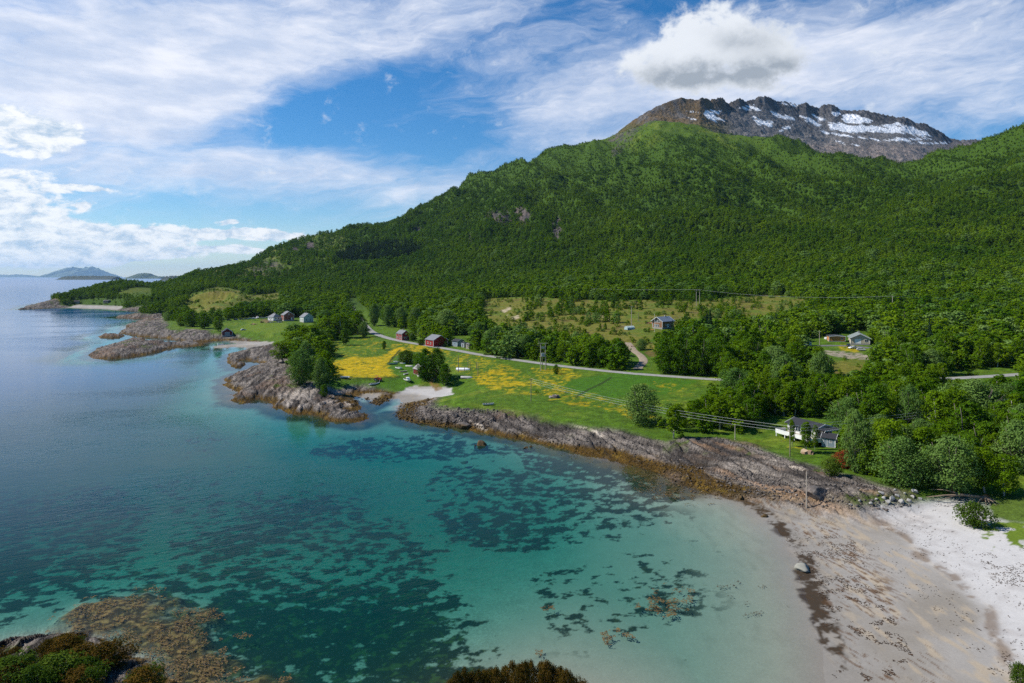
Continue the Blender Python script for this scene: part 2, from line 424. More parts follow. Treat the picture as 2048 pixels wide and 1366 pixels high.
def land(X, Y, want=None):
    """height of the land or sea bed; with want, also the masks"""
    shp = np.shape(X)
    X = np.asarray(X, np.float64).ravel(); Y = np.asarray(Y, np.float64).ravel()
    px = CPX + FPX * X / Y
    s = coast_s(X, Y)
    beach = np.zeros(X.shape, np.float32); bslope = np.zeros(X.shape, np.float32); rockp = np.zeros(X.shape, np.float32)
    nr = Y < 1200
    for i, b in enumerate(BEACHES):
        w = 9 if i == 0 else 4
        q_ = sdf(b, X[nr], Y[nr])
        beach[nr] = np.maximum(beach[nr], sm(q_ + 2.5 * fbm(X[nr] / 9, Y[nr] / 9, 2, 32), -w * 0.5, w * 0.5))
        bslope[nr] = np.maximum(bslope[nr], sm(q_, -9 if i == 0 else -38, 4.5))
    for b in ROCKS:
        rockp[nr] = np.maximum(rockp[nr], sm(sdf(b, X[nr], Y[nr]) + 5 * fbm(X[nr] / 14, Y[nr] / 14, 3, 31), -3, 3))
    tz = table_z(px, Y)
    sp = np.maximum(s, 0)
    zr = 2.5 * (1 - np.exp(-sp / (4.5 + 4.5 * sm(px, 1000, 1250) * (Y < 300)))) + 0.26 * np.maximum(sp - 10, 0) + 0.05 * sp + 1.2 * np.maximum(sp - 70, 0)
    zb = 0.045 * sp + 0.05 * np.maximum(sp - 24, 0) + 1.2 * np.maximum(sp - 110, 0)
    zs = zr * (1 - bslope) + zb * bslope
    k = 1.5
    h = np.clip(0.5 + 0.5 * (tz - zs) / k, 0, 1)
    z = tz * (1 - h) + zs * h - k * h * (1 - h)
    sn = np.maximum(-s, 0)
    bw_ = np.zeros(X.shape, np.float32)
    nu = (s < 0) & (Y < 420)
    bw_[nu] = sm(sdf(BEACHES[0], X[nu], Y[nu]), -26, 10)
    out = np.maximum(-12 - X, 0) * 0.022 + np.maximum(Y - 230, 0) * 0.02
    dr = np.minimum((1.0 - 0.72 * sm(px, 1080, 1230) * (Y < 260)) * (1 - np.exp(-sn / 4)) + 0.030 * sn + out * sm(sn, 8, 40), 15)
    db = np.minimum(0.034 * sn + out * sm(sn, 10, 60), 15)
    z = np.where(s < 0, -(dr * (1 - bw_) + db * bw_), z)
    sh_ = np.zeros(X.shape, np.float32)
    ns_ = (s < 0) & (Y < 130) & (px < 700)
    if ns_.any():
        sh_[ns_] = sm(sdf(SHOAL, X[ns_], Y[ns_]) + 5.0 * fbm(X[ns_] / 7, Y[ns_] / 7, 3, 30), -1.5, 3.5)
    z = z * (1 - sh_) + sh_ * (-0.22 + 0.30 * fbm(X / 2.2, Y / 2.2, 4, 29))
    # rock bands
    bw = 13 + 6 * fbm(X / 40, Y / 40, 2, 33) + np.where(px < 420, 6, 0)
    band = sm(s, bw + 3, bw - 3) * (1 - beach)
    rock = np.maximum(band, rockp * (1 - 0.85 * beach)) * sm(s, -9, -1)
    ua = X * STRIKE[0] + Y * STRIKE[1]; ub = -X * STRIKE[1] + Y * STRIKE[0]
    wv = fbm(X / 18, Y / 18, 3, 35) * 3.0
    st1 = ridged((ub + wv) / 5.0, ua / 26.0, 4, 36)
    st2 = ridged((X + 0.1 * Y + wv) / 7.0, (Y - 0.1 * X) / 30.0, 4, 39)
    wm_ = sm(px, 720, 840)
    strata = st2 * (1 - wm_) + st1 * wm_
    crag = ridged(X / 9, Y / 9, 3, 37)
    fade = rock * sm(s, -3, 4)
    uu = (ub * wm_ + (X + 0.1 * Y) * (1 - wm_)) + 2.2 * fbm(X / 7, Y / 7, 3, 40) + 1.2 * wv
    sw1 = np.mod(uu / 3.6 + 0.9 * fbm(X / 30, Y / 30, 2, 48), 1.0); sw2 = np.mod(uu / 1.25 + 1.3 * fbm(X / 9, Y / 9, 2, 49), 1.0)
    slab = 0.85 * sw1 ** 1.3 + 0.38 * sw2 - 0.45
    ledge = np.maximum(sm(sw1, 0.86, 0.97), 0.7 * sm(sw2, 0.80, 0.95))
    z = z + fade * (1.0 * slab + 0.55 * (strata - 0.4) + 0.55 * (crag - 0.4) + 0.7 * fbm(X / 22, Y / 22, 2, 38)) * (1.0 - 0.25 * sm(Y, 225, 300) - 0.25 * sm(Y, 330, 420))
    # gentle unevenness, then hills and gullies
    inl = sm(s, 8, 60)
    z = z + inl * (0.35 * fbm(X / 25, Y / 25, 3, 41) + 1.6 * fbm(X / 90, Y / 90, 3, 42) * sm(Y, 420, 900))
    mt = np.clip((tz - 42) / 260.0, 0, 1)
    gul = ridged((X * 0.85 + Y * 0.25) / 210.0, (Y - 0.3 * X) / 520.0, 4, 44)
    z = z + mt * (1 - 0.75 * sm(tz, 380, 520)) * (84 * (gul - 0.545) + 14 * fbm(X / 60, Y / 60, 4, 45))
    z = z + sm(tz, 20, 60) * 4.0 * fbm(X / 45, Y / 45, 3, 46)
    if ROAD_PTS:
        nz = (Y < 760) & (Y > 150)
        xs, ys = X[nz], Y[nz]
        best = np.full(xs.shape, 1e9); bz = np.zeros(xs.shape)
        for line in ROAD_PTS:
            for a, b in zip(line[:-1], line[1:]):
                ex, ey = b[0] - a[0], b[1] - a[1]
                L = ex * ex + ey * ey
                t = np.clip(((xs - a[0]) * ex + (ys - a[1]) * ey) / L, 0, 1)
                dd = np.hypot(xs - a[0] - t * ex, ys - a[1] - t * ey)
                m = dd < best
                best = np.where(m, dd, best); bz = np.where(m, a[2] + t * (b[2] - a[2]), bz)
        wgt = 1 - sm(best, 3.6, 11)
        zz = z[nz]
        z[nz] = zz * (1 - wgt) + (bz - 0.10) * wgt
    if want is None:
        return z.reshape(shp)
    return dict(z=z, s=s, beach=beach, rock=rock, rockp=rockp, strata=strata, crag=crag, ledge=ledge, slab=slab, tz=tz, px=px, shoal=sh_)


def ground(px, v):
    """the point of the land seen at picture position (px, v)"""
    d = np.concatenate([np.arange(60, 500, 1.0), np.arange(500, 2700, 3.0)])
    X = (px - CPX) * d / FPX
    z = land(X, d)
    vv = HV + FPX * (CAMH - np.maximum(z, 0)) / d
    idx = np.argmax(vv <= v)
    if vv[idx] > v:
        idx = len(d) - 1
    i0 = max(idx - 1, 0)
    t = 0 if idx == 0 else np.clip((vv[i0] - v) / max(vv[i0] - vv[idx], 1e-6), 0, 1)
    dist = d[i0] + t * (d[idx] - d[i0])
    x = (px - CPX) * dist / FPX
    return float(x), float(dist), float(max(land(np.array([x]), np.array([dist]))[0], 0))


def zat(x, y):
    return float(land(np.array([x]), np.array([y]))[0])


def smooth_line(pts, step=4.0):
    """a Catmull-Rom line through ground points, resampled, with smoothed heights"""
    p = np.array(pts, float)
    p = np.vstack([2 * p[0] - p[1], p, 2 * p[-1] - p[-2]])
    out = []
    for i in range(1, len(p) - 2):
        n = max(2, int(np.linalg.norm(p[i + 1] - p[i]) / step))
        for t in np.linspace(0, 1, n, endpoint=False):
            out.append(0.5 * ((2 * p[i]) + (-p[i - 1] + p[i + 1]) * t + (2 * p[i - 1] - 5 * p[i] + 4 * p[i + 1] - p[i + 2]) * t * t + (-p[i - 1] + 3 * p[i] - 3 * p[i + 1] + p[i + 2]) * t ** 3))
    out.append(p[-2])
    o = np.array(out)
    z = land(o[:, 0], o[:, 1])
    z = np.convolve(np.pad(z, 8, mode='edge'), np.ones(17) / 17, mode='valid')
    return [(a[0], a[1], float(max(c, 0.8))) for a, c in zip(o, z)]


road_px = [(690, 597), (703, 612), (716, 630), (730, 650), (745, 664), (775, 676), (815, 684), (860, 692), (910, 700), (960, 709), (1030, 719), (1100, 729), (1180, 738), (1260, 746), (1350, 753), (1440, 759), (1560, 764), (1680, 766), (1790, 763), (1900, 757), (1990, 751), (2080, 745)]
track_px = [(1272, 746), (1277, 735), (1287, 722), (1281, 711), (1268, 702), (1262, 693), (1255, 684)]
drive_px = [(1770, 700), (1720, 693), (1690, 690), (1660, 690), (1632, 692)]
_r0 = smooth_line([ground(*q)[:2] for q in road_px])
_r1 = smooth_line([ground(*q)[:2] for q in track_px], 3.0)
_r2 = smooth_line([ground(*q)[:2] for q in drive_px], 3.0)
ROAD_PTS.extend([_r0, _r1, _r2])

# ------------------------------------------------------------------ materials
def new_mat(name):
    m = bpy.data.materials.new(name)
    m.use_nodes = True
    m.node_tree.nodes.clear()
    return m, NB(m.node_tree)


def finish(m, b, shader):
    o = b.n('ShaderNodeOutputMaterial')
    m.node_tree.links.new(shader, o.inputs['Surface'])
    return m


def principled(b, color, rough=0.8, spec=0.25, metal=0.0, normal=None):
    p = b.n('ShaderNodeBsdfPrincipled')
    b.put(p.inputs['Base Color'], color if hasattr(color, 'is_output') else (*color, 1.0)[:4])
    b.put(p.inputs['Roughness'], rough)
    p.inputs['Specular IOR Level'].default_value = spec
    b.put(p.inputs['Metallic'], metal)
    if normal is not None:
        b.put(p.inputs['Normal'], normal)
    return p.outputs[0]


def bump(b, h, strength=0.5, dist=0.1):
    n = b.n('ShaderNodeBump')
    b.put(n.inputs['Strength'], strength)
    b.put(n.inputs['Distance'], dist)
    b.put(n.inputs['Height'], h)
    return n.outputs[0]


_mats = {}


def plain(name, color, rough=0.75, spec=0.25, var=0.18, scale=2.5, metal=0.0):
    """painted or weathered surface: a colour with soft noise wear"""
    if name in _mats:
        return _mats[name]
    m, b = new_mat(name)
    co = b.n('ShaderNodeTexCoord').outputs['Object']
    n = b.noise(co, scale, 5, 0.6)
    f = b.m('MULTIPLY_ADD', b.m('SUBTRACT', n, 0.5), 2 * var, 1.0)
    c = b.v('SCALE', color)
    nd = c.node
    b.put(nd.inputs['Scale'], f)
    _mats[name] = finish(m, b, principled(b, nd.outputs[0], rough, spec, metal, bump(b, n, 0.25, 0.02)))
    return _mats[name]


def boards(name, color, pitch=0.16, vertical=True, var=0.16):
    """boarded timber wall: grooves every pitch metres"""
    if name in _mats:
        return _mats[name]
    m, b = new_mat(name)
    co = b.n('ShaderNodeTexCoord').outputs['Object']
    s = b.n('ShaderNodeSeparateXYZ')
    b.t.links.new(co, s.inputs[0])
    u = b.m('ADD', s.outputs[0], s.outputs[1]) if vertical else s.outputs[2]
    fr = b.m('FRACT', b.m('DIVIDE', u, pitch))
    g = b.m('MULTIPLY', b.sstep(fr, 0.0, 0.12), b.sstep(fr, 1.0, 0.88))
    pl = b.n('ShaderNodeTexWhiteNoise', noise_dimensions='1D')
    b.put(pl.inputs['W'], b.m('FLOOR', b.m('DIVIDE', u, pitch)))
    n = b.noise(co, 3.0, 4, 0.6)
    f = b.m('ADD', b.m('MULTIPLY_ADD', n, 2 * var, 1.0 - var), b.m('MULTIPLY', b.m('SUBTRACT', pl.outputs[0], 0.5), 0.14))
    f = b.m('MULTIPLY', f, b.m('MULTIPLY_ADD', g, 0.4, 0.6))
    c = b.v('SCALE', color)
    b.put(c.node.inputs['Scale'], f)
    _mats[name] = finish(m, b, principled(b, c.node.outputs[0], 0.8, 0.2, 0, bump(b, g, 0.5, 0.03)))
    return _mats[name]


def corrugated(name, color, pitch=0.25, axis=0, rough=0.55, var=0.15):
    """roof sheet or tile courses"""
    if name in _mats:
        return _mats[name]
    m, b = new_mat(name)
    co = b.n('ShaderNodeTexCoord').outputs['Object']
    s = b.n('ShaderNodeSeparateXYZ')
    b.t.links.new(co, s.inputs[0])
    w = b.m('SINE', b.m('MULTIPLY', s.outputs[axis], 2 * math.pi / pitch))
    n = b.noise(co, 1.4, 5, 0.6)
    f = b.m('ADD', b.m('MULTIPLY_ADD', n, 2 * var, 1 - var), b.m('MULTIPLY', w, 0.05))
    c = b.v('SCALE', color)
    b.put(c.node.inputs['Scale'], f)
    _mats[name] = finish(m, b, principled(b, c.node.outputs[0], rough, 0.4, 0, bump(b, w, 0.4, 0.02)))
    return _mats[name]


def glass(name='window_glass', color=(0.02, 0.03, 0.04)):
    if name in _mats:
        return _mats[name]
    m, b = new_mat(name)
    co = b.n('ShaderNodeTexCoord').outputs['Object']
    _mats[name] = finish(m, b, principled(b, color, b.m('MULTIPLY_ADD', b.noise(co, 2.0, 2), 0.08, 0.02), 0.8))
    return _mats[name]


def set_mesh(me, verts, quads=None, tris=None, smooth=False):
    verts = np.asarray(verts, np.float32)
    nq = 0 if quads is None else len(quads)
    nt = 0 if tris is None else len(tris)
    loops = np.concatenate([np.asarray(a, np.int32).ravel() for a in (quads, tris) if a is not None and len(a)])
    me.vertices.add(len(verts))
    me.vertices.foreach_set('co', verts.ravel())
    me.loops.add(len(loops))
    me.loops.foreach_set('vertex_index', loops)
    me.polygons.add(nq + nt)
    st = np.concatenate([np.arange(nq) * 4, nq * 4 + np.arange(nt) * 3]).astype(np.int32)
    me.polygons.foreach_set('loop_start', st)
    if smooth:
        me.polygons.foreach_set('use_smooth', np.ones(nq + nt, bool))
    me.update()
    me.validate()
    return me


def add_obj(name, me, mat=None, parent=None, **props):
    o = bpy.data.objects.new(name, me)
    COL.objects.link(o)
    if mat is not None:
        me.materials.append(mat)
    if parent is not None:
        o.parent = parent
    for k, v in props.items():
        o[k] = v
    return o


def col_attr(me, name, rgb):
    a = me.color_attributes.new(name, 'FLOAT_COLOR', 'POINT')
    c = np.ones((len(rgb), 4), np.float32)
    c[:, :3] = rgb
    a.data.foreach_set('color', c.ravel())


def flt_attr(me, name, val):
    a = me.attributes.new(name, 'FLOAT', 'POINT')
    a.data.foreach_set('value', np.asarray(val, np.float32).ravel())


def grid_quads(nr, nc):
    i = np.arange(nr - 1)[:, None] * nc + np.arange(nc - 1)[None, :]
    i = i.ravel()
    return np.stack([i, i + 1, i + nc + 1, i + nc], 1)


def lerp(a, b, t):
    return a + (np.asarray(b, np.float32) - a) * np.asarray(t)[:, None]


# ------------------------------------------------------------------ the ground, from sea bed to ridge, one sheet
ds = [46.0]
while ds[-1] < 2840:
    d = ds[-1]
    ds.append(d + min(max(0.25, d * d * 1.5 / (FPX * 50)), 5.2))
ds = np.array(ds)
cols = np.concatenate([np.arange(-380, 2390, 2.2), np.arange(2394, 3300, 14.0)])
GX = ((cols - CPX) / FPX)[None, :] * ds[:, None]
GY = np.repeat(ds[:, None], len(cols), 1)
L = land(GX, GY, True)
X, Y = GX.ravel(), GY.ravel()
z, s, beach, rock, tz, gpx = L['z'], L['s'], L['beach'], L['rock'], L['tz'], L['px']
strata, crag, ledge, shoal = L['strata'], L['crag'], L['ledge'], L['shoal']
gv = HV + FPX * (CAMH - z) / Y
N = len(X)
n1 = fbm(X / 3.0, Y / 3.0, 3, 51); n2 = fbm(X / 11.0, Y / 11.0, 4, 52); n3 = fbm(X / 40.0, Y / 40.0, 4, 53); n4 = fbm(X / 160.0, Y / 160.0, 4, 54)
n5 = fbm(X / 0.9, Y / 0.9, 2, 55)


def soft(poly, w=6.0):
    """a picture-space outline carried to the ground with a ragged edge"""
    p = np.array(poly, float)
    m = np.zeros(N, np.float32)
    x0, x1 = p[:, 0].min() - 15, p[:, 0].max() + 15
    y0, y1 = p[:, 1].min() - 15, p[:, 1].max() + 15
    k = (gpx > x0) & (gpx < x1) & (gv > y0) & (gv < y1)
    if k.any():
        dd = sdf(poly, gpx[k], gv[k]) + w * (n2[k] * 1.2 + n1[k] * 0.5)
        m[k] = sm(dd, -w * 0.35, w * 0.35)
    return m


C = np.zeros((N, 3), np.float32)
# meadow grass
C[:] = (0.058, 0.112, 0.0065)
C = lerp(C, (0.125, 0.165, 0.012), sm(n2 + 0.6 * n3, -0.05, 0.5) * 0.75)
C = lerp(C, (0.030, 0.070, 0.005), sm(n2 - 0.5 * n3 + 0.4 * n1, 0.1, 0.55) * 0.75)
C *= (1 + 0.55 * n1 + 0.30 * n5)[:, None].clip(0.4, 1.8)
# the two hay plots are evenly green
plots = [[(1110, 765), (1230, 745), (1300, 752), (1400, 762), (1330, 790), (1220, 795), (1150, 790)],
         [(740, 600), (800, 640), (840, 660), (780, 668), (748, 655), (725, 620)],
         [(770, 735), (800, 712), (860, 710), (850, 760), (800, 790), (640, 790), (660, 765), (780, 760)],
         [(500, 640), (560, 640), (575, 650), (560, 668), (470, 662)]]
for i, p in enumerate(plots):
    C = lerp(C, [(0.040, 0.112, 0.006), (0.070, 0.125, 0.007), (0.048, 0.118, 0.006), (0.098, 0.150, 0.010)][i], soft(p, 5) * 0.85)
# buttercup fields
FLOW = [([(660, 724), (700, 715), (765, 713), (790, 697), (803, 690), (806, 697), (784, 718), (772, 735), (798, 752), (740, 756), (675, 752), (650, 738)], 1.0),
        ([(885, 700), (960, 713), (1040, 742), (1085, 768), (1110, 790), (1040, 785), (960, 762), (930, 745), (890, 725)], 0.42),
        ([(955, 742), (1005, 742), (1050, 772), (1020, 785), (985, 782), (955, 765)], 0.66),
        ([(1060, 735), (1140, 738), (1165, 748), (1130, 768), (1080, 760)], 0.55),
        ([(1080, 775), (1130, 768), (1240, 808), (1330, 848), (1270, 835), (1180, 812), (1100, 800)], 0.45),
        ([(640, 690), (720, 668), (780, 690), (770, 712), (660, 715)], 0.30),
        ([(780, 690), (830, 690), (890, 700), (860, 708), (800, 700)], 0.7),
        ([(1270, 758), (1400, 765), (1380, 800), (1330, 800), (1290, 775)], 0.22),
        ([(1560, 862), (1640, 870), (1650, 900), (1580, 900)], 0.2),
        ([(232, 583), (262, 576), (303, 577), (300, 585), (245, 588)], 0.95),
        ([(1680, 690), (1715, 695), (1715, 706), (1680, 702)], 0.7)]
for p, w in FLOW:
    m = soft(p, 8)
    f = m * sm(n1 * 0.8 + n2 * 0.6 + n5 * 0.35 + (w - 0.5) * 1.0, -0.10, 0.22)
    fs = 0.75 + 0.9 * fbm(X / 3.5, Y / 1.1, 3, 69)
    C = lerp(C, (0.46, 0.305, 0.003), np.clip(f * (0.36 + 0.5 * w) * fs, 0, 0.95))
# mown edge of the buttercup plot and the ditch across the meadow
for line, wpx, cc in [([(655, 756), (740, 757), (800, 754)], 1.5, (0.02, 0.04, 0.006)), ([(776, 728), (785, 716), (800, 700)], 2.0, (0.02, 0.035, 0.006)),
                      ([(1152, 794), (1175, 780), (1205, 766), (1222, 755)], 2.0, (0.022, 0.04, 0.008))]:
    for a, b in zip(line[:-1], line[1:]):
        ex, ey = b[0] - a[0], b[1] - a[1]
        k = (np.abs(gpx - (a[0] + b[0]) / 2) < abs(ex) / 2 + 8) & (np.abs(gv - (a[1] + b[1]) / 2) < abs(ey) / 2 + 8)
        t = np.clip(((gpx[k] - a[0]) * ex + (gv[k] - a[1]) * ey) / (ex * ex + ey * ey), 0, 1)
        dd = np.hypot(gpx[k] - a[0] - t * ex, gv[k] - a[1] - t * ey)
        C[k] = lerp(C[k], cc, (1 - sm(dd, wpx * 0.5, wpx * 1.3)) * 0.85)
# dry yellowish grass tufts along the shore meadow
C = lerp(C, (0.17, 0.15, 0.05), sm(n3 * 0.7 + n1 * 0.8, 0.32, 0.7) * sm(s, 60, 12) * sm(s, 6, 14) * 0.7)
# heath on the bench and on the knolls
HEATH = [[(965, 597), (1040, 593), (1180, 600), (1390, 598), (1560, 590), (1610, 600), (1600, 618), (1480, 640), (1380, 640), (1260, 700), (1160, 700), (1050, 670), (990, 655), (960, 625)],
         [(365, 610), (385, 588), (420, 576), (445, 574), (480, 582), (500, 590), (565, 584), (565, 600), (480, 607), (440, 622), (380, 628)],
         [(1290, 690), (1350, 665), (1380, 680), (1330, 720), (1300, 712)], [(1650, 722), (1730, 715), (1740, 740), (1690, 750), (1655, 742)],
         [(320, 580), (380, 545), (420, 536), (460, 545), (500, 530), (560, 530), (600, 548), (560, 560), (460, 560), (400, 570)],
         [(75, 603), (110, 588), (145, 588), (135, 605)]]
heath = np.zeros(N, np.float32)
for p in HEATH:
    heath = np.maximum(heath, soft(p, 9))
hc = lerp(np.tile(np.float32((0.128, 0.122, 0.018)), (N, 1)), (0.190, 0.145, 0.042), sm(n1 + n2, 0.0, 0.7))
hc = lerp(hc, (0.070, 0.118, 0.010), sm(n2 * 0.8 + n3, -0.05, 0.4) * 0.8)
hc = lerp(hc, (0.07, 0.045, 0.02), sm(n2 - n3, 0.2, 0.6) * 0.6)
C = lerp(C, hc, heath * 0.92)
# forest floor and mountain sides
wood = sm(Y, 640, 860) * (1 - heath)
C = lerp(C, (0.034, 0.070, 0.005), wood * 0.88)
high = sm(tz + 40 * n4 + 25 * n3, 415, 500) * sm(gpx, 1120, 1200) * sm(gpx, 1640, 1500)
hg = lerp(np.tile(np.float32((0.064, 0.110, 0.007)), (N, 1)), (0.118, 0.148, 0.016), sm(n3 + n4, -0.1, 0.5) * 0.8)
hg = lerp(hg, (0.036, 0.075, 0.008), sm(n2 + n3 * 0.6, 0.05, 0.35) * 0.75)
C = lerp(C, hg, high)
lh = soft([(470, 545), (500, 522), (530, 505), (600, 473), (660, 464), (700, 480), (690, 505), (640, 530), (540, 550)], 10)
C = lerp(C, lerp(np.tile(np.float32((0.060, 0.098, 0.010)), (N, 1)), (0.120, 0.130, 0.025), sm(n2 + n3, -0.2, 0.5)), lh * 0.8)
brown = sm(tz + 30 * n3 + 22 * n2 - 0.11 * np.abs(gpx - 1340), 552, 575) * sm(gpx, 1215, 1290) * 0.85
br = lerp(np.tile(np.float32((0.105, 0.080, 0.032)), (N, 1)), (0.06, 0.055, 0.05), sm(n2, 0.0, 0.3))
C = lerp(C, br, brown)
# bare cliffs
cliff = np.zeros(N, np.float32)
for (cx, cv), rx, ry in CLIFFS:
    k = (np.abs(gpx - cx) < rx * 3) & (np.abs(gv - cv) < ry * 3)
    q = 1 - np.hypot((gpx[k] - cx) / rx, (gv[k] - cv) / ry) + 0.7 * n3[k] + 0.5 * n2[k]
    cliff[k] = np.maximum(cliff[k], sm(q, -0.05, 0.3))
for poly in [[(478, 560), (500, 545), (530, 526), (550, 522), (575, 540), (590, 552), (540, 556)], [(1215, 283), (1225, 268), (1290, 236), (1318, 222), (1325, 232), (1290, 252), (1240, 286)], [(1225, 300), (1265, 275), (1255, 292), (1228, 312)]]:
    cliff = np.maximum(cliff, soft(poly, 9) * sm(n2 + n3 * 0.5, -0.35, 0.15) * 0.9)
spots = sm(n2 * 0.7 + n1 * 0.5, 0.52, 0.62) * heath * sm(Y, 350, 420)
cliff = np.maximum(cliff, spots)
cc = lerp(np.tile(np.float32((0.055, 0.050, 0.050)), (N, 1)), (0.135, 0.105, 0.092), sm(n1 + n3, -0.1, 0.5))
cc = lerp(cc, (0.04, 0.04, 0.04), sm(n2, 0.1, 0.4) * 0.8)
cc = lerp(cc, (0.42, 0.34, 0.25), spots)
C = lerp(C, cc, cliff)
# sand
sand_w = np.clip(beach * sm(z, 3.4, 2.2), 0, 1)
n6 = fbm(X / 1.6, Y / 5.5, 3, 57)
dry = sm(s + 5 * n3 + 2.0 * n2, 20.5, 26.5)
sc = lerp(np.tile(np.float32((0.215, 0.192, 0.162)), (N, 1)), (0.275, 0.255, 0.230), sm(n3 + n2 * 0.5, -0.2, 0.3))
sc = lerp(sc, (0.34, 0.275, 0.195), sm(n6 + n3 * 0.7, 0.12, 0.5) * 0.75)
sc = lerp(sc, (0.205, 0.190, 0.170), sm(s, 9, 1) * 0.8)
dc = lerp(np.tile(np.float32((0.430, 0.415, 0.400)), (N, 1)), (0.355, 0.335, 0.320), sm(n3 + 0.6 * n1, 0.0, 0.5))
dc = lerp(dc, (0.33, 0.26, 0.24), sm(n3 * 1.0 + fbm(X / 18, Y / 9, 3, 58), 0.15, 0.5) * 0.75 * sm(s, 36, 44))
sc = lerp(sc, dc, np.where(Y < 200, dry, sm(s, 7, 14) * np.where(Y < 290, 0.8, 0.25)))
# stranded weed: the wet edge, a streaky belt above it, a thin line at the high-water mark
ed = s + 1.6 * n2 + 1.2 * n3
wet = sm(np.abs(ed - 1.6) + 1.5 * n1, 2.0, 1.1) * sm(n2 * 0.8 + n3 + 0.45 * n1 + 0.25 * n5, -0.06, 0.16) * (Y < 200)
C0 = lerp(sc, (0.030, 0.018, 0.008), np.clip(wet * 0.93, 0, 1))
streakn = fbm((X * 0.96 + Y * 0.28) / 0.55, (Y * 0.96 - X * 0.28) / 2.6, 3, 59)
belt = sm(np.abs(ed - 8), 8.5, 3) * sm(streakn + 0.5 * n2 + 0.55 * n3, 0.22, 0.48) * (Y < 200)
C0 = lerp(C0, (0.085, 0.040, 0.014), np.clip(belt * 0.85, 0, 1))
hw = sm(np.abs(s + 5 * n3 + 2 * n2 - 23.5), 1.3, 0.3) * sm(n1 + n3, -0.1, 0.2) * (Y < 200)
C0 = lerp(C0, (0.11, 0.060, 0.025), np.clip(hw * 0.55, 0, 1))
spec_ = sm(fbm(X / 0.7, Y / 0.7, 2, 61) + 0.5 * n3, 0.50, 0.62) * dry
C0 = lerp(C0, (0.045, 0.035, 0.03), spec_ * 0.9)
C = lerp(C, C0, sm(beach, 0.03, 0.30) * sm(z, 3.6, 2.4))
dune = soft([(1975, 1100), (1955, 1060), (2000, 1040), (2060, 1050), (2200, 1100), (2200, 1180), (2020, 1120)], 10) * sm(n1 + n2, -0.05, 0.1)
C = lerp(C, (0.10, 0.15, 0.015), dune * beach)
turf = soft([(1980, 1005), (2060, 985), (2300, 985), (2300, 1040), (2060, 1045), (1985, 1040)], 8)
C = lerp(C, (0.07, 0.11, 0.015), turf)
# rock: grey slabs with brown and pale bands, weed below the tide line
rc = lerp(np.tile(np.float32((0.062, 0.053, 0.047)), (N, 1)), (0.200, 0.172, 0.148), sm(strata + 0.45 * n1, 0.15, 0.80))
rc = lerp(rc, (0.165, 0.108, 0.076), sm(n3 + 0.6 * n2, 0.12, 0.45) * 0.65)
rc = lerp(rc, (0.022, 0.020, 0.020), ledge * 0.85)
rc = lerp(rc, (0.042, 0.039, 0.038), sm(crag * 0.8 + n2 + 0.6 * n5, 0.75, 1.15) * 0.85)
ub = -X * STRIKE[1] + Y * STRIKE[0]; ua = X * STRIKE[0] + Y * STRIKE[1]
vein = sm(fbm((ub + 2 * n3) / 3.2, ua / 30.0, 2, 63), 0.50, 0.62)
rc = lerp(rc, (0.55, 0.47, 0.38), vein * 0.8 * sm(Y, 330, 250))
pale = soft([(560, 790), (640, 760), (700, 768), (690, 800), (640, 812), (575, 820)], 10)
tanb = sm(fbm((ub + 1.5 * n3) / 5.0, ua / 45.0, 3, 64), 0.08, 0.34) * sm(gpx, 1250, 1400)
rc = lerp(rc, (0.27, 0.165, 0.095), tanb * 0.75)
rc = lerp(rc, (0.36, 0.31, 0.265), pale * 0.6 * sm(strata + n1 * 0.6, 0.2, 0.7))
lich = sm(n2 + n1 * 0.5, 0.25, 0.5) * sm(z, 2.2, 3.4)
rc = lerp(rc, (0.06, 0.09, 0.012), lich * 0.85)
wl = 0.95 + 0.8 * n3 + 0.5 * n2 + 0.55 * sm(gpx, 1120, 1250)
weed = sm(z, wl + 0.35, wl - 0.25) * sm(Y, 900, 700)
wc = lerp(np.tile(np.float32((0.080, 0.046, 0.009)), (N, 1)), (0.155, 0.095, 0.014), sm(n1 + n2 * 0.5, 0.0, 0.5))
wc = lerp(wc, (0.030, 0.022, 0.012), sm(n5 + n2, 0.15, 0.5) * 0.9)
notsandy = 1 - soft([(1560, 990), (1860, 1000), (1850, 1050), (1700, 1045), (1560, 1015)], 6)
rc = lerp(rc, wc, weed * notsandy * (1 - 0.75 * sm(n3 + n2 * 0.5, 0.2, 0.5)))
C = lerp(C, rc, rock)
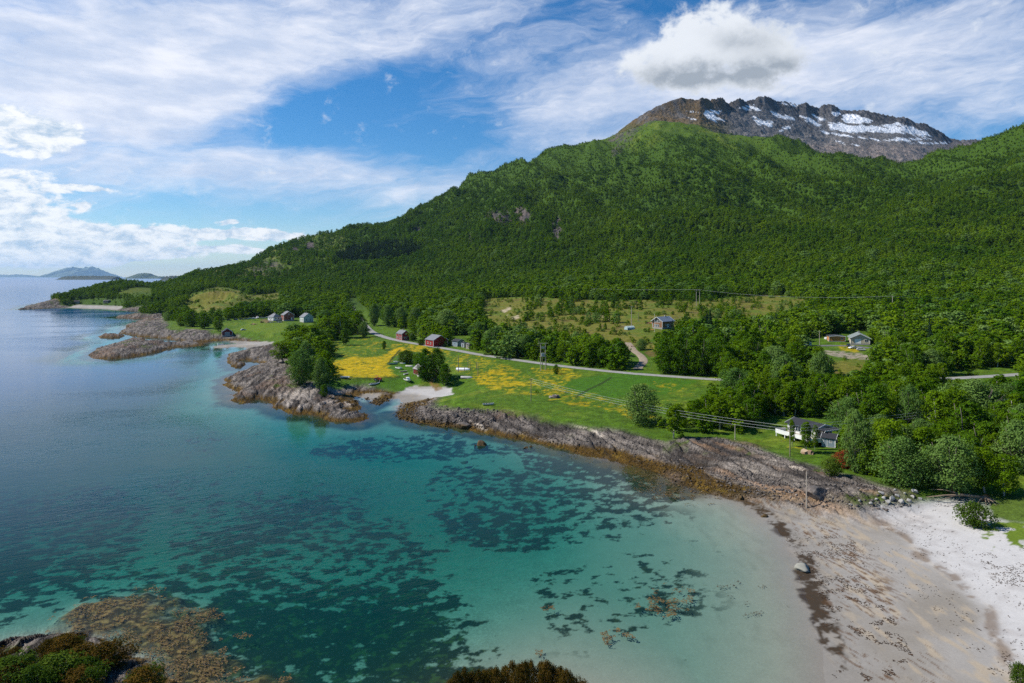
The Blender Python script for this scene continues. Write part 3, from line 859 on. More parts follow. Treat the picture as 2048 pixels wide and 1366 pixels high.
# sea bed: pale sand with kelp
under = sm(z, -0.02, -0.25)
sb = np.tile(np.float32((0.255, 0.235, 0.195)), (N, 1))
sb = lerp(sb, (0.205, 0.19, 0.155), sm(n3 + n6 * 0.7, 0.0, 0.5) * 0.7)
KELP = [([(815, 975), (900, 925), (1080, 945), (1280, 985), (1400, 965), (1455, 1003), (1370, 1025), (1250, 1095), (1160, 1110), (1000, 1120), (900, 1085)], 0.84, 40),
        ([(150, 1140), (560, 1085), (700, 1100), (880, 1130), (970, 1250), (930, 1500), (200, 1500), (100, 1300)], 0.98, 170),
        ([(300, 960), (640, 990), (800, 1040), (900, 1100), (850, 1170), (600, 1180), (350, 1130)], 0.80, 80),
        ([(1050, 1150), (1250, 1080), (1430, 1145), (1410, 1240), (1250, 1275), (1100, 1285), (1075, 1200)], 0.80, 30),
        ([(760, 870), (900, 860), (1050, 890), (1010, 915), (900, 925), (750, 935), (590, 905)], 0.95, 30),
        ([(1000, 875), (1200, 905), (1420, 985), (1400, 1010), (1250, 985), (1050, 935)], 0.85, 14),
        ([(900, 1320), (1180, 1290), (1230, 1400), (1180, 1500), (860, 1500)], 0.9, 25),
        ([(1340, 1180), (1500, 1150), (1580, 1170), (1560, 1230), (1400, 1225)], 0.60, 14),
        ([(-100, 1000), (200, 960), (330, 1010), (250, 1150), (-100, 1300)], 0.8, 60)]
kd = np.full(N, 0.18, np.float32)
uw = np.where((z < 0) & (Y < 330))[0]
for p, w, sw in KELP:
    dd = sdf(p, gpx[uw], gv[uw]) + 18 * n3[uw]
    kd[uw] = np.maximum(kd[uw], w * sm(dd, -sw * 0.5, sw * 0.5))
kn = fbm(X / 3.6, Y / 2.9, 6, 65, 0.62) + 0.55 * n3 + 0.12 * n5
kelp = sm(kn, 0.47 - kd * 0.72, 0.63 - kd * 0.72) * sm(s, -1.5, -5)
kelp = np.where(beach > 0.5, kelp * sm(s, -8, -20), kelp)
kc = lerp(np.tile(np.float32((0.010, 0.014, 0.008)), (N, 1)), (0.034, 0.030, 0.011), sm(n1 + n5 * 0.6, 0.05, 0.5))
bl = soft([(200, 1130), (560, 1080), (960, 1250), (930, 1500), (300, 1500)], 40)
kc = lerp(kc, (0.040, 0.058, 0.012), sm(n1 + n5, 0.1, 0.6) * bl * 0.8)
sb = lerp(sb, kc, kelp * 0.95)
shelf = rock * under
sb = lerp(sb, lerp(np.tile(np.float32((0.075, 0.045, 0.012)), (N, 1)), (0.03, 0.025, 0.012), sm(n1 + n2, -0.1, 0.3)), np.clip(shelf + 0.9 * sm(s, -9, -2) * (1 - beach), 0, 1) * (Y > 120))
sh_c = lerp(np.tile(np.float32((0.045, 0.028, 0.010)), (N, 1)), (0.185, 0.120, 0.040), sm(fbm(X / 1.1, Y / 0.7, 3, 67) + 0.5 * fbm(X / 2.2, Y / 2.2, 4, 29), -0.05, 0.35))
sb = lerp(sb, sh_c, shoal)
C = lerp(C, sb, np.maximum(under, shoal))
# trodden and built-up bits: gravel by the houses, the rubble bank, sand spots
for poly, colr, w in [([(1645, 700), (1690, 702), (1745, 712), (1740, 722), (1690, 716), (1650, 708)], (0.30, 0.24, 0.20), 4),
                      ([(1195, 628), (1215, 640), (1250, 652), (1225, 640)], (0.25, 0.2, 0.11), 4),
                      ([(1000, 622), (1018, 614), (1025, 618), (1008, 626)], (0.42, 0.34, 0.24), 2), ([(1022, 634), (1036, 630), (1040, 636), (1026, 640)], (0.42, 0.34, 0.24), 2),
                      ([(855, 758), (868, 756), (885, 778), (872, 782)], (0.17, 0.10, 0.03), 3),
                      ([(520, 640), (530, 638), (545, 644), (530, 647)], (0.15, 0.09, 0.05), 2)]:
    C = lerp(C, colr, soft(poly, w) * sm(n1, -0.5, 0.1) * 0.85)
C = np.clip(C, 0.004, 0.9)
me = bpy.data.meshes.new("ground")
set_mesh(me, np.stack([X, Y, z], 1), grid_quads(len(ds), len(cols)), smooth=True)
col_attr(me, "albedo", C)
flt_attr(me, "stony", np.clip(rock + cliff, 0, 1))
flt_attr(me, "smoothness", np.clip(sand_w * (1 - rock) + under * 0.7, 0, 1))
gm, b = new_mat("ground_cover")
att = b.n('ShaderNodeAttribute', attribute_name="albedo").outputs['Color']
stony = b.n('ShaderNodeAttribute', attribute_name="stony").outputs['Fac']
smo = b.n('ShaderNodeAttribute', attribute_name="smoothness").outputs['Fac']
pos = b.n('ShaderNodeTexCoord').outputs['Object']
g1 = b.noise(pos, 2.6, 5, 0.7)
g2 = b.noise(pos, 0.35, 5, 0.65)
amt = b.m('MULTIPLY_ADD', smo, -0.85, 1.0)
f = b.m('MULTIPLY_ADD', b.m('SUBTRACT', g1, 0.5), b.m('MULTIPLY', amt, 2.9), 1.0)
rs = b.n('ShaderNodeVectorRotate', rotation_type='Z_AXIS')
b.t.links.new(pos, rs.inputs[0])
rs.inputs['Angle'].default_value = math.radians(60)
stn = b.noise(b.v('MULTIPLY', b.v('ADD', rs.outputs[0], b.v('SCALE', b.noise(pos, 0.25, 3, 0.5, color=True))), (0.16, 2.1, 0.6)), 1.0, 5, 0.65)
f = b.m('MULTIPLY', f, b.m('MULTIPLY_ADD', b.m('MULTIPLY', b.m('SUBTRACT', stn, 0.5), stony), 2.3, 1.0))
f2 = b.m('MULTIPLY_ADD', b.m('SUBTRACT', g2, 0.5), b.m('MULTIPLY', amt, 1.6), 1.0)
f = b.m('MAXIMUM', b.m('MULTIPLY', f, f2), 0.15)
c = b.v('SCALE', att)
b.put(c.node.inputs['Scale'], f)
hgt = b.m('ADD', b.m('ADD', b.m('MULTIPLY', g1, 0.35), b.m('MULTIPLY', b.m('MULTIPLY', stn, stony), 0.8)), b.noise(b.v('MULTIPLY', pos, (1.0, 1.0, 1.6)), 0.9, 6, 0.65))
nrm = bump(b, hgt, b.m('MULTIPLY_ADD', smo, -0.7, 0.8), b.m('MULTIPLY_ADD', stony, 0.7, 0.35))
finish(gm, b, principled(b, c.node.outputs[0], b.m('MULTIPLY_ADD', smo, -0.1, 0.95), 0.12, 0, nrm))
add_obj("ground", me, gm, kind="structure")

# ------------------------------------------------------------------ the sea
wd = [44.0]
while wd[-1] < 45000:
    wd.append(wd[-1] * 1.012 if wd[-1] < 1600 else wd[-1] * 1.08)
wd = np.array(wd)
wc_ = np.concatenate([np.arange(-3000, -400, 100.0), np.arange(-400, 2410, 7.0)])
WX = ((wc_ - CPX) / FPX)[None, :] * wd[:, None]
WY = np.repeat(wd[:, None], len(wc_), 1)
nearm = WY.ravel() < 1700
wz = np.full(WX.size, -30.0)
wz[nearm] = land(WX.ravel()[nearm], WY.ravel()[nearm])
wpx = np.tile(wc_, len(wd))
wz[(~nearm) & (wpx > 620)] = 2.0
dep = np.clip(-wz, 0, 30)
me = bpy.data.meshes.new("sea")
set_mesh(me, np.stack([WX.ravel(), WY.ravel(), np.zeros(WX.size)], 1), grid_quads(len(wd), len(wc_)), smooth=True)
flt_attr(me, "depth", dep)
flt_attr(me, "offing", np.clip(np.hypot(WX, WY).ravel() / 1000.0, 0, 60))
wm, b = new_mat("sea_water")
depth = b.n('ShaderNodeAttribute', attribute_name="depth").outputs['Fac']
off = b.n('ShaderNodeAttribute', attribute_name="offing").outputs['Fac']
pos = b.n('ShaderNodeTexCoord').outputs['Object']
body = b.m('SUBTRACT', 1.0, b.m('POWER', 2.71828, b.m('MULTIPLY', depth, -0.15)))
deepc = b.mix(b.sstep(depth, 1.5, 6.0), (0.001, 0.052, 0.053), (0.001, 0.058, 0.100))
deepc = b.mix(b.sstep(depth, 5.5, 11.0), deepc, (0.002, 0.072, 0.185))
ab = b.n('ShaderNodeCombineXYZ')
for i_, k_ in enumerate((-0.62, -0.085, -0.125)):
    b.put(ab.inputs[i_], b.m('POWER', 2.71828, b.m('MULTIPLY', depth, k_)))
tint = ab.outputs[0]
tr = b.n('ShaderNodeBsdfTransparent')
b.put(tr.inputs[0], tint)
df = b.n('ShaderNodeBsdfDiffuse')
b.put(df.inputs[0], deepc)
mx = b.n('ShaderNodeMixShader')
b.put(mx.inputs[0], body)
b.t.links.new(tr.outputs[0], mx.inputs[1]); b.t.links.new(df.outputs[0], mx.inputs[2])
rw = b.n('ShaderNodeVectorRotate', rotation_type='Z_AXIS')
b.t.links.new(pos, rw.inputs[0])
rw.inputs['Angle'].default_value = math.radians(-28)
w1 = b.noise(b.v('MULTIPLY', rw.outputs[0], (0.13, 0.40, 0.2)), 1.0, 4, 0.6, 1.2)
w2 = b.noise(b.v('MULTIPLY', rw.outputs[0], (0.45, 1.3, 0.5)), 1.0, 3, 0.55, 0.2)
w3 = b.noise(b.v('MULTIPLY', pos, (0.022, 0.05, 0.05)), 1.0, 2, 0.5)
patch = b.noise(b.v('MULTIPLY', pos, (0.006, 0.013, 0.01)), 1.0, 4, 0.6, 0.6)
calm = b.sstep(patch, 0.42, 0.70)
hgt = b.m('ADD', b.m('ADD', b.m('MULTIPLY', w1, 0.42), b.m('MULTIPLY', w2, 0.30)), b.m('MULTIPLY', w3, 0.6))
atten = b.m('DIVIDE', 1.0, b.m('MULTIPLY_ADD', off, 1.6, 1.0))
stg = b.m('MULTIPLY', b.m('MULTIPLY_ADD', calm, 0.75, 0.16), atten)
stg = b.m('MULTIPLY', stg, b.sstep(depth, 0.3, 4.0))
nrm = bump(b, hgt, stg, 0.62)
gl = b.n('ShaderNodeBsdfGlossy')
b.put(gl.inputs['Roughness'], b.m('MULTIPLY_ADD', b.sstep(off, 0.1, 6.0), 0.17, 0.05))
gl.inputs['Color'].default_value = (0.92, 0.94, 1.0, 1)
b.put(gl.inputs['Normal'], nrm)
fr = b.n('ShaderNodeFresnel')
fr.inputs['IOR'].default_value = 1.33
b.put(fr.inputs['Normal'], nrm)
m2 = b.n('ShaderNodeMixShader')
b.put(m2.inputs[0], b.m('MINIMUM', b.m('MULTIPLY', b.m('POWER', fr.outputs[0], 1.5), 1.1), 0.56))
b.t.links.new(mx.outputs[0], m2.inputs[1]); b.t.links.new(gl.outputs[0], m2.inputs[2])
finish(wm, b, m2.outputs[0])
add_obj("sea", me, wm, kind="structure")

# ------------------------------------------------------------------ rocky summit with snow, behind the green shoulder
RP = [(1200, 300), (1232, 268), (1262, 244), (1290, 227), (1312, 214), (1340, 203), (1362, 196), (1376, 199), (1388, 199), (1410, 196), (1420, 201), (1432, 197), (1445, 196), (1453, 207), (1463, 204),
      (1471, 200), (1480, 197), (1492, 204), (1505, 199), (1518, 194), (1530, 192), (1542, 197), (1552, 203), (1575, 204), (1598, 210), (1612, 205), (1624, 212), (1637, 217), (1646, 210),
      (1664, 208), (1678, 217), (1695, 222), (1725, 220), (1758, 227), (1785, 233), (1808, 234), (1830, 244), (1852, 248), (1866, 256), (1885, 266), (1900, 277), (1918, 281), (1945, 279),
      (1970, 281), (1990, 276), (2012, 273), (2030, 268), (2048, 254), (2090, 236), (2200, 240), (2300, 250)]
mpx = np.arange(1190, 2300, 1.6)
rows = np.linspace(0, 1.0, 190)
prof = np.interp(mpx, *zip(*RP))
rd = np.interp(mpx, [1190, 1300, 1400, 1500, 1650, 1800, 1950, 2300], [2330, 2420, 2560, 2900, 3300, 3450, 3700, 4200])
zr_ = CAMH - (prof - HV) * rd / FPX
fd = np.interp(mpx, [1190, 1300, 1400, 1500, 1700, 1900, 2300], [2180, 2180, 2160, 2120, 2150, 2300, 2600])
zf = np.interp(mpx, [1190, 1300, 1400, 1500, 1600, 1740, 1900, 2300], [420, 500, 490, 420, 360, 290, 300, 330])
T = rows[:, None]
prf = (0.16 * T + 0.84 * (0.55 * T ** 1.9 + 0.45 * T))
MD = fd[None, :] + (rd - fd)[None, :] * T
MX = ((mpx - CPX) / FPX)[None, :] * MD
_kk = np.exp(-np.linspace(-2, 2, 141) ** 2); _kk /= _kk.sum()
zs_ = np.convolve(np.pad(zr_, 70, mode='edge'), _kk, mode='valid')
MZ = zf[None, :] + (zs_[None, :] + (zr_ - zs_)[None, :] * sm(T, 0.70, 1.0) - zf[None, :]) * prf
env = np.sin(np.pi * np.clip(T, 0, 1)) ** 0.6 * (1 - 0.75 * sm(T, 0.62, 0.95))
rg = 0.45 + 0.8 * fbm((MX + 0.3 * MD) / 260.0, MD / 170.0, 5, 71)
rg2 = ridged((MX + 0.25 * MD) / 75.0, MD / 46.0, 5, 72)
MZ = MZ + env * (36 * (rg - 0.45) + 13 * (rg2 - 0.45)) + 3.5 * ridged(MX / 14, MD / 20, 3, 73) + sm(T, 0.8, 1.0) * sm(mpx, 1340, 1400)[None, :] * 9.0 * (ridged(MX / 30, MD / 60, 4, 74) - 0.55)
back_d = rd[None, :] + np.array([[60.0], [180.0]])
back_z = np.stack([zr_ - 45, zr_ - 190])
AX = np.vstack([MX, ((mpx - CPX) / FPX)[None, :] * back_d]); AD = np.vstack([MD, back_d]); AZ = np.vstack([MZ, back_z])
x_, y_, z_ = AX.ravel(), AD.ravel(), AZ.ravel()
p_ = CPX + FPX * x_ / y_; v_ = HV + FPX * (CAMH - z_) / y_
k1 = fbm(x_ / 30, y_ / 50, 4, 75); k2 = fbm(x_ / 90, y_ / 90, 4, 76); k3 = fbm((x_ + 0.25 * y_) / 70.0, (y_ - 0.15 * x_) / 26.0, 4, 77); k4 = fbm(x_ / 9, y_ / 14, 3, 79)
M = lerp(np.tile(np.float32((0.150, 0.142, 0.138)), (len(x_), 1)), (0.270, 0.250, 0.235), sm(k1 + k2, -0.2, 0.5))
M = lerp(M, (0.03, 0.031, 0.036), sm(k2 + 0.6 * k1 + 0.5 * k4, 0.12, 0.5) * 0.85)
M = lerp(M, (0.030, 0.031, 0.036), sm(v_, np.interp(p_, mpx, prof) + 34, np.interp(p_, mpx, prof) + 10) * sm(k1, -0.4, 0.1) * 0.75)
tail = sm(p_, 1490, 1400)
M = lerp(M, (0.150, 0.098, 0.042), tail * sm(k2 + 0.5 * k1, -0.5, 0.1) * 0.9)
M = lerp(M, (0.07, 0.085, 0.02), tail * sm(v_, 238, 256) * 0.6)
M = lerp(M, (0.270, 0.215, 0.185), sm(v_, 275, 300) * sm(k1, -0.5, 0.1) * 0.7)
SN = [((1720, 236), 46, 12, 1.0), ((1790, 252), 80, 14, 0.66), ((1740, 265), 110, 14, 0.50), ((1650, 240), 60, 10, 0.55), ((1565, 250), 40, 8, 0.6), ((1510, 218), 26, 7, 0.85), ((1430, 236), 26, 7, 0.75), ((1530, 243), 40, 7, 0.5),
      ((1800, 275), 90, 14, 0.36), ((1450, 225), 18, 4, 0.7), ((1385, 233), 14, 4, 0.7), ((1580, 210), 24, 3, 0.8), ((1680, 226), 14, 5, 0.9), ((1600, 262), 40, 8, 0.42), ((1600, 232), 40, 7, 0.45), ((1480, 212), 10, 3, 0.6)]
sn = np.zeros(len(x_), np.float32)
for (a, c_), rx, ry, w in SN:
    sn = np.maximum(sn, w * np.exp(-((p_ - a) / rx) ** 2 - ((v_ - c_) / ry) ** 2))
SNOWP = [([(420, 145), (450, 142), (475, 160), (440, 155)], 1), ([(500, 150), (530, 155), (560, 180), (600, 195), (560, 196), (520, 185), (505, 170)], 1), ([(530, 145), (585, 150), (575, 160), (545, 158)], 1), ([(420, 182), (465, 186), (460, 193), (430, 190)], 1),
         ([(675, 132), (745, 125), (780, 145), (770, 155), (720, 150)], 1), ([(735, 180), (780, 195), (830, 203), (840, 225), (800, 228), (755, 205)], 1), ([(830, 150), (870, 165), (940, 182), (935, 190), (880, 182), (840, 165)], 1), ([(865, 112), (930, 115), (965, 130), (930, 128)], 1),
         ([(870, 240), (930, 215), (920, 228), (885, 243)], 1), ([(965, 175), (1030, 195), (1080, 220), (1060, 222), (1000, 200)], 1), ([(1025, 165), (1100, 195), (1110, 205), (1060, 190)], 1), ([(1120, 155), (1160, 150), (1170, 160), (1150, 172), (1125, 168)], 1),
         ([(1170, 170), (1220, 165), (1260, 178), (1310, 192), (1330, 205), (1270, 205), (1200, 208), (1170, 190)], 1.2), ([(1100, 205), (1180, 212), (1300, 222), (1440, 205), (1500, 225), (1580, 250), (1600, 275), (1500, 262), (1350, 255), (1200, 255), (1110, 240)], 0.45),
         ([(1060, 235), (1200, 265), (1350, 285), (1500, 275), (1600, 285), (1500, 300), (1300, 292), (1080, 262)], -0.1), ([(1480, 298), (1700, 298), (1690, 312), (1500, 310)], -0.3), ([(1140, 295), (1250, 315), (1240, 325), (1150, 310)], -0.4)]
snow = np.zeros(len(x_), np.float32)
for pl, w_ in SNOWP:
    q_ = sdf([(1200 + a / 2.415, 160 + c_ / 2.415) for a, c_ in pl], p_, v_) / 3.0
    snow = np.maximum(snow, sm(np.minimum(q_, 1.0) + w_ * 0.6 + 2.6 * k3 + 0.8 * k4, 0.35, 0.75) * (q_ > -1.2))
M = lerp(M, (0.86, 0.88, 0.92), snow)
me = bpy.data.meshes.new("mountain")
set_mesh(me, np.stack([x_, y_, z_], 1), grid_quads(AX.shape[0], AX.shape[1]), smooth=False)
col_attr(me, "albedo", np.clip(M, 0.01, 0.95))
mm, b = new_mat("summit_rock")
att = b.n('ShaderNodeAttribute', attribute_name="albedo").outputs['Color']
pos = b.n('ShaderNodeTexCoord').outputs['Object']
g1 = b.noise(pos, 0.12, 6, 0.7)
c = b.v('SCALE', att)
b.put(c.node.inputs['Scale'], b.m('MULTIPLY_ADD', g1, 0.9, 0.55))
finish(mm, b, principled(b, c.node.outputs[0], 0.9, 0.15, 0, bump(b, g1, 0.9, 6.0)))
add_obj("mountain", me, mm, kind="structure")


# ------------------------------------------------------------------ islands out at sea
def island(name, prof, dist, depthm, seed, colr, label):
    px = np.linspace(prof[0][0], prof[-1][0], 120)
    top = np.maximum(CAMH - (np.interp(px, *zip(*prof)) - HV) * dist / FPX, 0)
    t = np.linspace(-1, 1, 25)
    dd = dist + t[:, None] * depthm * (0.25 + 0.75 * np.clip(top / top.max(), 0, 1)[None, :])
    xx = ((px - CPX) / FPX)[None, :] * dist + np.zeros_like(dd)
    zz = top[None, :] * (1 - np.abs(t[:, None]) ** 1.1) - 2
    sc_ = top.max()
    zz = zz + (1 - np.abs(t[:, None])) * sc_ * 0.5 * (ridged(xx / sc_ * 1.6, dd / sc_ * 1.1, 5, seed) - 0.55) * np.clip(top / sc_, 0, 1)[None, :]
    me = bpy.data.meshes.new(name)
    set_mesh(me, np.stack([xx.ravel(), dd.ravel(), zz.ravel()], 1), grid_quads(*dd.shape), smooth=False)
    m, b = new_mat(name + "_rock")
    pos = b.n('ShaderNodeTexCoord').outputs['Object']
    n = b.noise(pos, 6.0 / sc_, 5, 0.65)
    c = b.mix(b.sstep(n, 0.4, 0.65), colr, tuple(min(1, k * 1.9) for k in colr))
    finish(m, b, principled(b, c, 0.95, 0.1))
    o = add_obj(name, me, m, kind="structure")
    return o


island("island", [(99, 553), (104, 551), (115, 545), (128, 540), (140, 536.5), (147, 534), (152, 534.5), (156, 537.5), (163, 538), (172, 534.8), (180, 534), (187, 535), (193, 540), (200, 547), (206, 553)], 40000, 3200, 81, (0.07, 0.085, 0.05), '')
island("island", [(262, 553), (270, 550), (280, 547), (292, 546), (300, 547.5), (307, 551.5), (322, 552.6), (330, 553)], 16000, 700, 82, (0.05, 0.065, 0.03), '')
island("island", [(128, 553), (140, 551.9), (180, 551.6), (220, 551.9), (235, 553)], 10500, 250, 83, (0.045, 0.05, 0.035), '')
island("island", [(330, 553), (340, 552), (352, 551.4), (362, 552), (372, 553)], 8000, 160, 84, (0.045, 0.05, 0.035), '')
island("island", [(-60, 552), (-10, 549), (20, 550), (35, 548.5), (55, 550), (75, 553)], 46000, 2500, 85, (0.07, 0.08, 0.06), '')


# ------------------------------------------------------------------ road, track, drive
def ribbon(name, line, width, mat, lift=0.05, wob=0.25):
    p = np.array(line)
    t = np.gradient(p[:, :2], axis=0)
    t /= np.linalg.norm(t, axis=1)[:, None] + 1e-9
    nrm = np.stack([-t[:, 1], t[:, 0]], 1)
    us = np.array([-1.0, -0.82, -0.4, 0.0, 0.4, 0.82, 1.0])
    zz = np.array([-0.10, 0.0, 0.03, 0.05, 0.03, 0.0, -0.10])
    vs = []
    for i in range(len(p)):
        w = width / 2 * (1 + 0.0 * wob)
        for u, dz in zip(us, zz):
            j = u + (wob * 0.3 * math.sin(i * 1.7 + u * 5) * 0.25 if abs(u) > 0.9 else 0)
            vs.append((p[i, 0] + nrm[i, 0] * w * j, p[i, 1] + nrm[i, 1] * w * j, p[i, 2] + lift + dz))
    me = bpy.data.meshes.new(name)
    set_mesh(me, vs, grid_quads(len(p), len(us))[:, ::-1], smooth=True)
    return add_obj(name, me, mat, kind="structure")


def gravel(name, c1, c2, scale=0.7):
    m, b = new_mat(name)
    pos = b.n('ShaderNodeTexCoord').outputs['Object']
    n = b.noise(pos, scale, 6, 0.7)
    n2 = b.noise(pos, 6.0, 3, 0.7)
    c = b.mix(b.sstep(b.m('ADD', b.m('MULTIPLY', n, 0.7), b.m('MULTIPLY', n2, 0.3)), 0.35, 0.65), c1, c2)
    return finish(m, b, principled(b, c, 0.92, 0.2, 0, bump(b, n2, 0.4, 0.03)))


ribbon("road", _r0, 5.6, gravel("worn_asphalt", (0.20, 0.195, 0.185), (0.31, 0.30, 0.285)))
ribbon("gravel_track", _r1[3:], 4.2, gravel("track_gravel", (0.20, 0.15, 0.10), (0.34, 0.28, 0.21)), 0.07)
ribbon("driveway", _r2, 6.0, gravel("drive_asphalt", (0.10, 0.10, 0.105), (0.15, 0.145, 0.145)), 0.06)

# ------------------------------------------------------------------ trees
def leaf_mat(name, dark, light, vary=0.5, trans=0.28):
    m, b = new_mat(name)
    inf = b.n('ShaderNodeObjectInfo')
    pos = b.n('ShaderNodeNewGeometry').outputs['Position']
    big = b.noise(pos, 0.0075, 4, 0.65)  # broad leaf-tone patches; this colour also stands in for cloud and slope shade
    clump = b.noise(pos, 0.8, 2, 0.6)
    t = b.m('ADD', b.m('MULTIPLY', inf.outputs['Random'], vary), b.m('MULTIPLY', b.m('SUBTRACT', b.sstep(big, 0.3, 0.7), 0.25), 0.6))
    t = b.m('ADD', t, b.m('MULTIPLY', b.m('SUBTRACT', clump, 0.5), 0.9), clamp=True)
    c = b.mix(t, dark, light)
    d = b.n('ShaderNodeBsdfDiffuse'); b.put(d.inputs[0], c)
    tl = b.n('ShaderNodeBsdfTranslucent'); b.put(tl.inputs[0], b.mix(0.5, c, (0.10, 0.16, 0.01)))
    mx = b.n('ShaderNodeMixShader')
    mx.inputs[0].default_value = trans
    b.t.links.new(d.outputs[0], mx.inputs[1]); b.t.links.new(tl.outputs[0], mx.inputs[2])
    return finish(m, b, mx.outputs[0])


LEAF = {
    'birch': leaf_mat("birch_leaves", (0.050, 0.120, 0.004), (0.180, 0.275, 0.010), 0.5, 0.36),
    'willow': leaf_mat("willow_leaves", (0.070, 0.150, 0.026), (0.200, 0.295, 0.075), 0.5, 0.28),
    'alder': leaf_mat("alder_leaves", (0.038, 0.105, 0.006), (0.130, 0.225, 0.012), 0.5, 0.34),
    'spruce': leaf_mat("spruce_needles", (0.011, 0.028, 0.010), (0.024, 0.048, 0.017), 0.5, 0.05),
    'bush': leaf_mat("bush_leaves", (0.035, 0.075, 0.009), (0.11, 0.16, 0.02), 0.5, 0.34),
    'brown_bush': leaf_mat("browning_leaves", (0.040, 0.028, 0.007), (0.150, 0.085, 0.016), 0.5, 0.2),
    'red_bush': leaf_mat("red_leaves", (0.06, 0.035, 0.014), (0.24, 0.045, 0.018), 0.5, 0.2),
}
BARK = {'birch': plain("birch_bark", (0.40, 0.37, 0.33), 0.85, 0.2, 0.35, 2.0), 'willow': plain("grey_bark", (0.15, 0.125, 0.10), 0.9, 0.15, 0.3)}


def crown_mesh(name, seed, h, r, z0, clumps, per, leaf, shape='oval', mat=None):
    rg = np.random.default_rng(seed)
    V = []
    lob = rg.uniform(0, 6.28, 4)
    for i in range(clumps):
        t = (i + rg.uniform(0.1, 0.9)) / clumps
        if shape == 'round':
            env = math.sqrt(max(0.0, 1 - (2 * t - 0.92) ** 2 * 0.95))
        elif shape == 'column':
            env = (1 - t) ** 0.55 * (0.55 + 0.45 * min(1, t * 5))
        else:
            env = math.sin(math.pi * min(1, (t * 0.80 + 0.14))) ** 0.55
        a = i * 2.39996 + rg.uniform(-0.7, 0.7)
        rad = r * env * (0.80 + 0.22 * math.sin(2 * a + lob[0]) + 0.14 * math.sin(3 * a + lob[1] + 4 * t)) * rg.uniform(0.45, 0.98)
        c = np.array([rad * math.cos(a), rad * math.sin(a), z0 + (h - z0) * t * 0.97 + rg.uniform(-0.03, 0.03) * h])
        rc = r * rg.uniform(0.26, 0.46) * (0.75 + 0.35 * env)
        dirs = rg.normal(size=(per, 3)); dirs /= np.linalg.norm(dirs, axis=1)[:, None]
        dirs[:, 2] = np.where(dirs[:, 2] < -0.35, -dirs[:, 2], dirs[:, 2])
        cen = c + dirs * rc * rg.uniform(0.55, 1.05, (per, 1)) * np.array([1, 1, 0.8])
        nn = dirs + rg.normal(size=(per, 3)) * 0.45 + np.array([0, 0, 0.25]); nn /= np.linalg.norm(nn, axis=1)[:, None]
        u = np.cross(nn, rg.normal(size=(per, 3))); u /= np.linalg.norm(u, axis=1)[:, None] + 1e-9
        w = np.cross(nn, u)
        sz = leaf * rg.uniform(0.6, 1.3, (per, 1))
        V.append(np.stack([cen - u * sz, cen - w * sz * 0.62 + nn * sz * 0.12, cen + u * sz, cen + w * sz * 0.62 + nn * sz * 0.12], 1))
    V = np.concatenate(V).reshape(-1, 3)
    V[:, 2] = np.maximum(V[:, 2], 0.05)
    me = bpy.data.meshes.new(name)
    set_mesh(me, V, np.arange(len(V)).reshape(-1, 4))
    me.materials.append(mat)
    return me


def spruce_mesh(name, seed, h, r, layers, per, mat):
    rg = np.random.default_rng(seed)
    V = []
    for i in range(layers):
        t = i / (layers - 1)
        rad = r * (1 - t) ** 0.85 + 0.06 * r
        z = 0.06 * h + (h * 0.94) * t
        for k in range(max(4, int(per * (1 - 0.6 * t)))):
            a = rg.uniform(0, 6.283)
            L_ = rad * rg.uniform(0.7, 1.1)
            wd_ = 0.16 * rad + 0.18
            d = np.array([math.cos(a), math.sin(a), 0]); q = np.array([-d[1], d[0], 0])
            z1 = z + rg.uniform(-0.03, 0.03) * h
            V.append([np.array([0, 0, z1 + 0.05 * h]), d * L_ * 0.6 + q * wd_ + [0, 0, z1], d * L_ + [0, 0, z1 - 0.22 * L_], d * L_ * 0.6 - q * wd_ + [0, 0, z1 - 0.02 * h]])
    V = np.array(V).reshape(-1, 3)
    me = bpy.data.meshes.new(name)
    set_mesh(me, V, np.arange(len(V)).reshape(-1, 4))
    me.materials.append(mat)
    return me


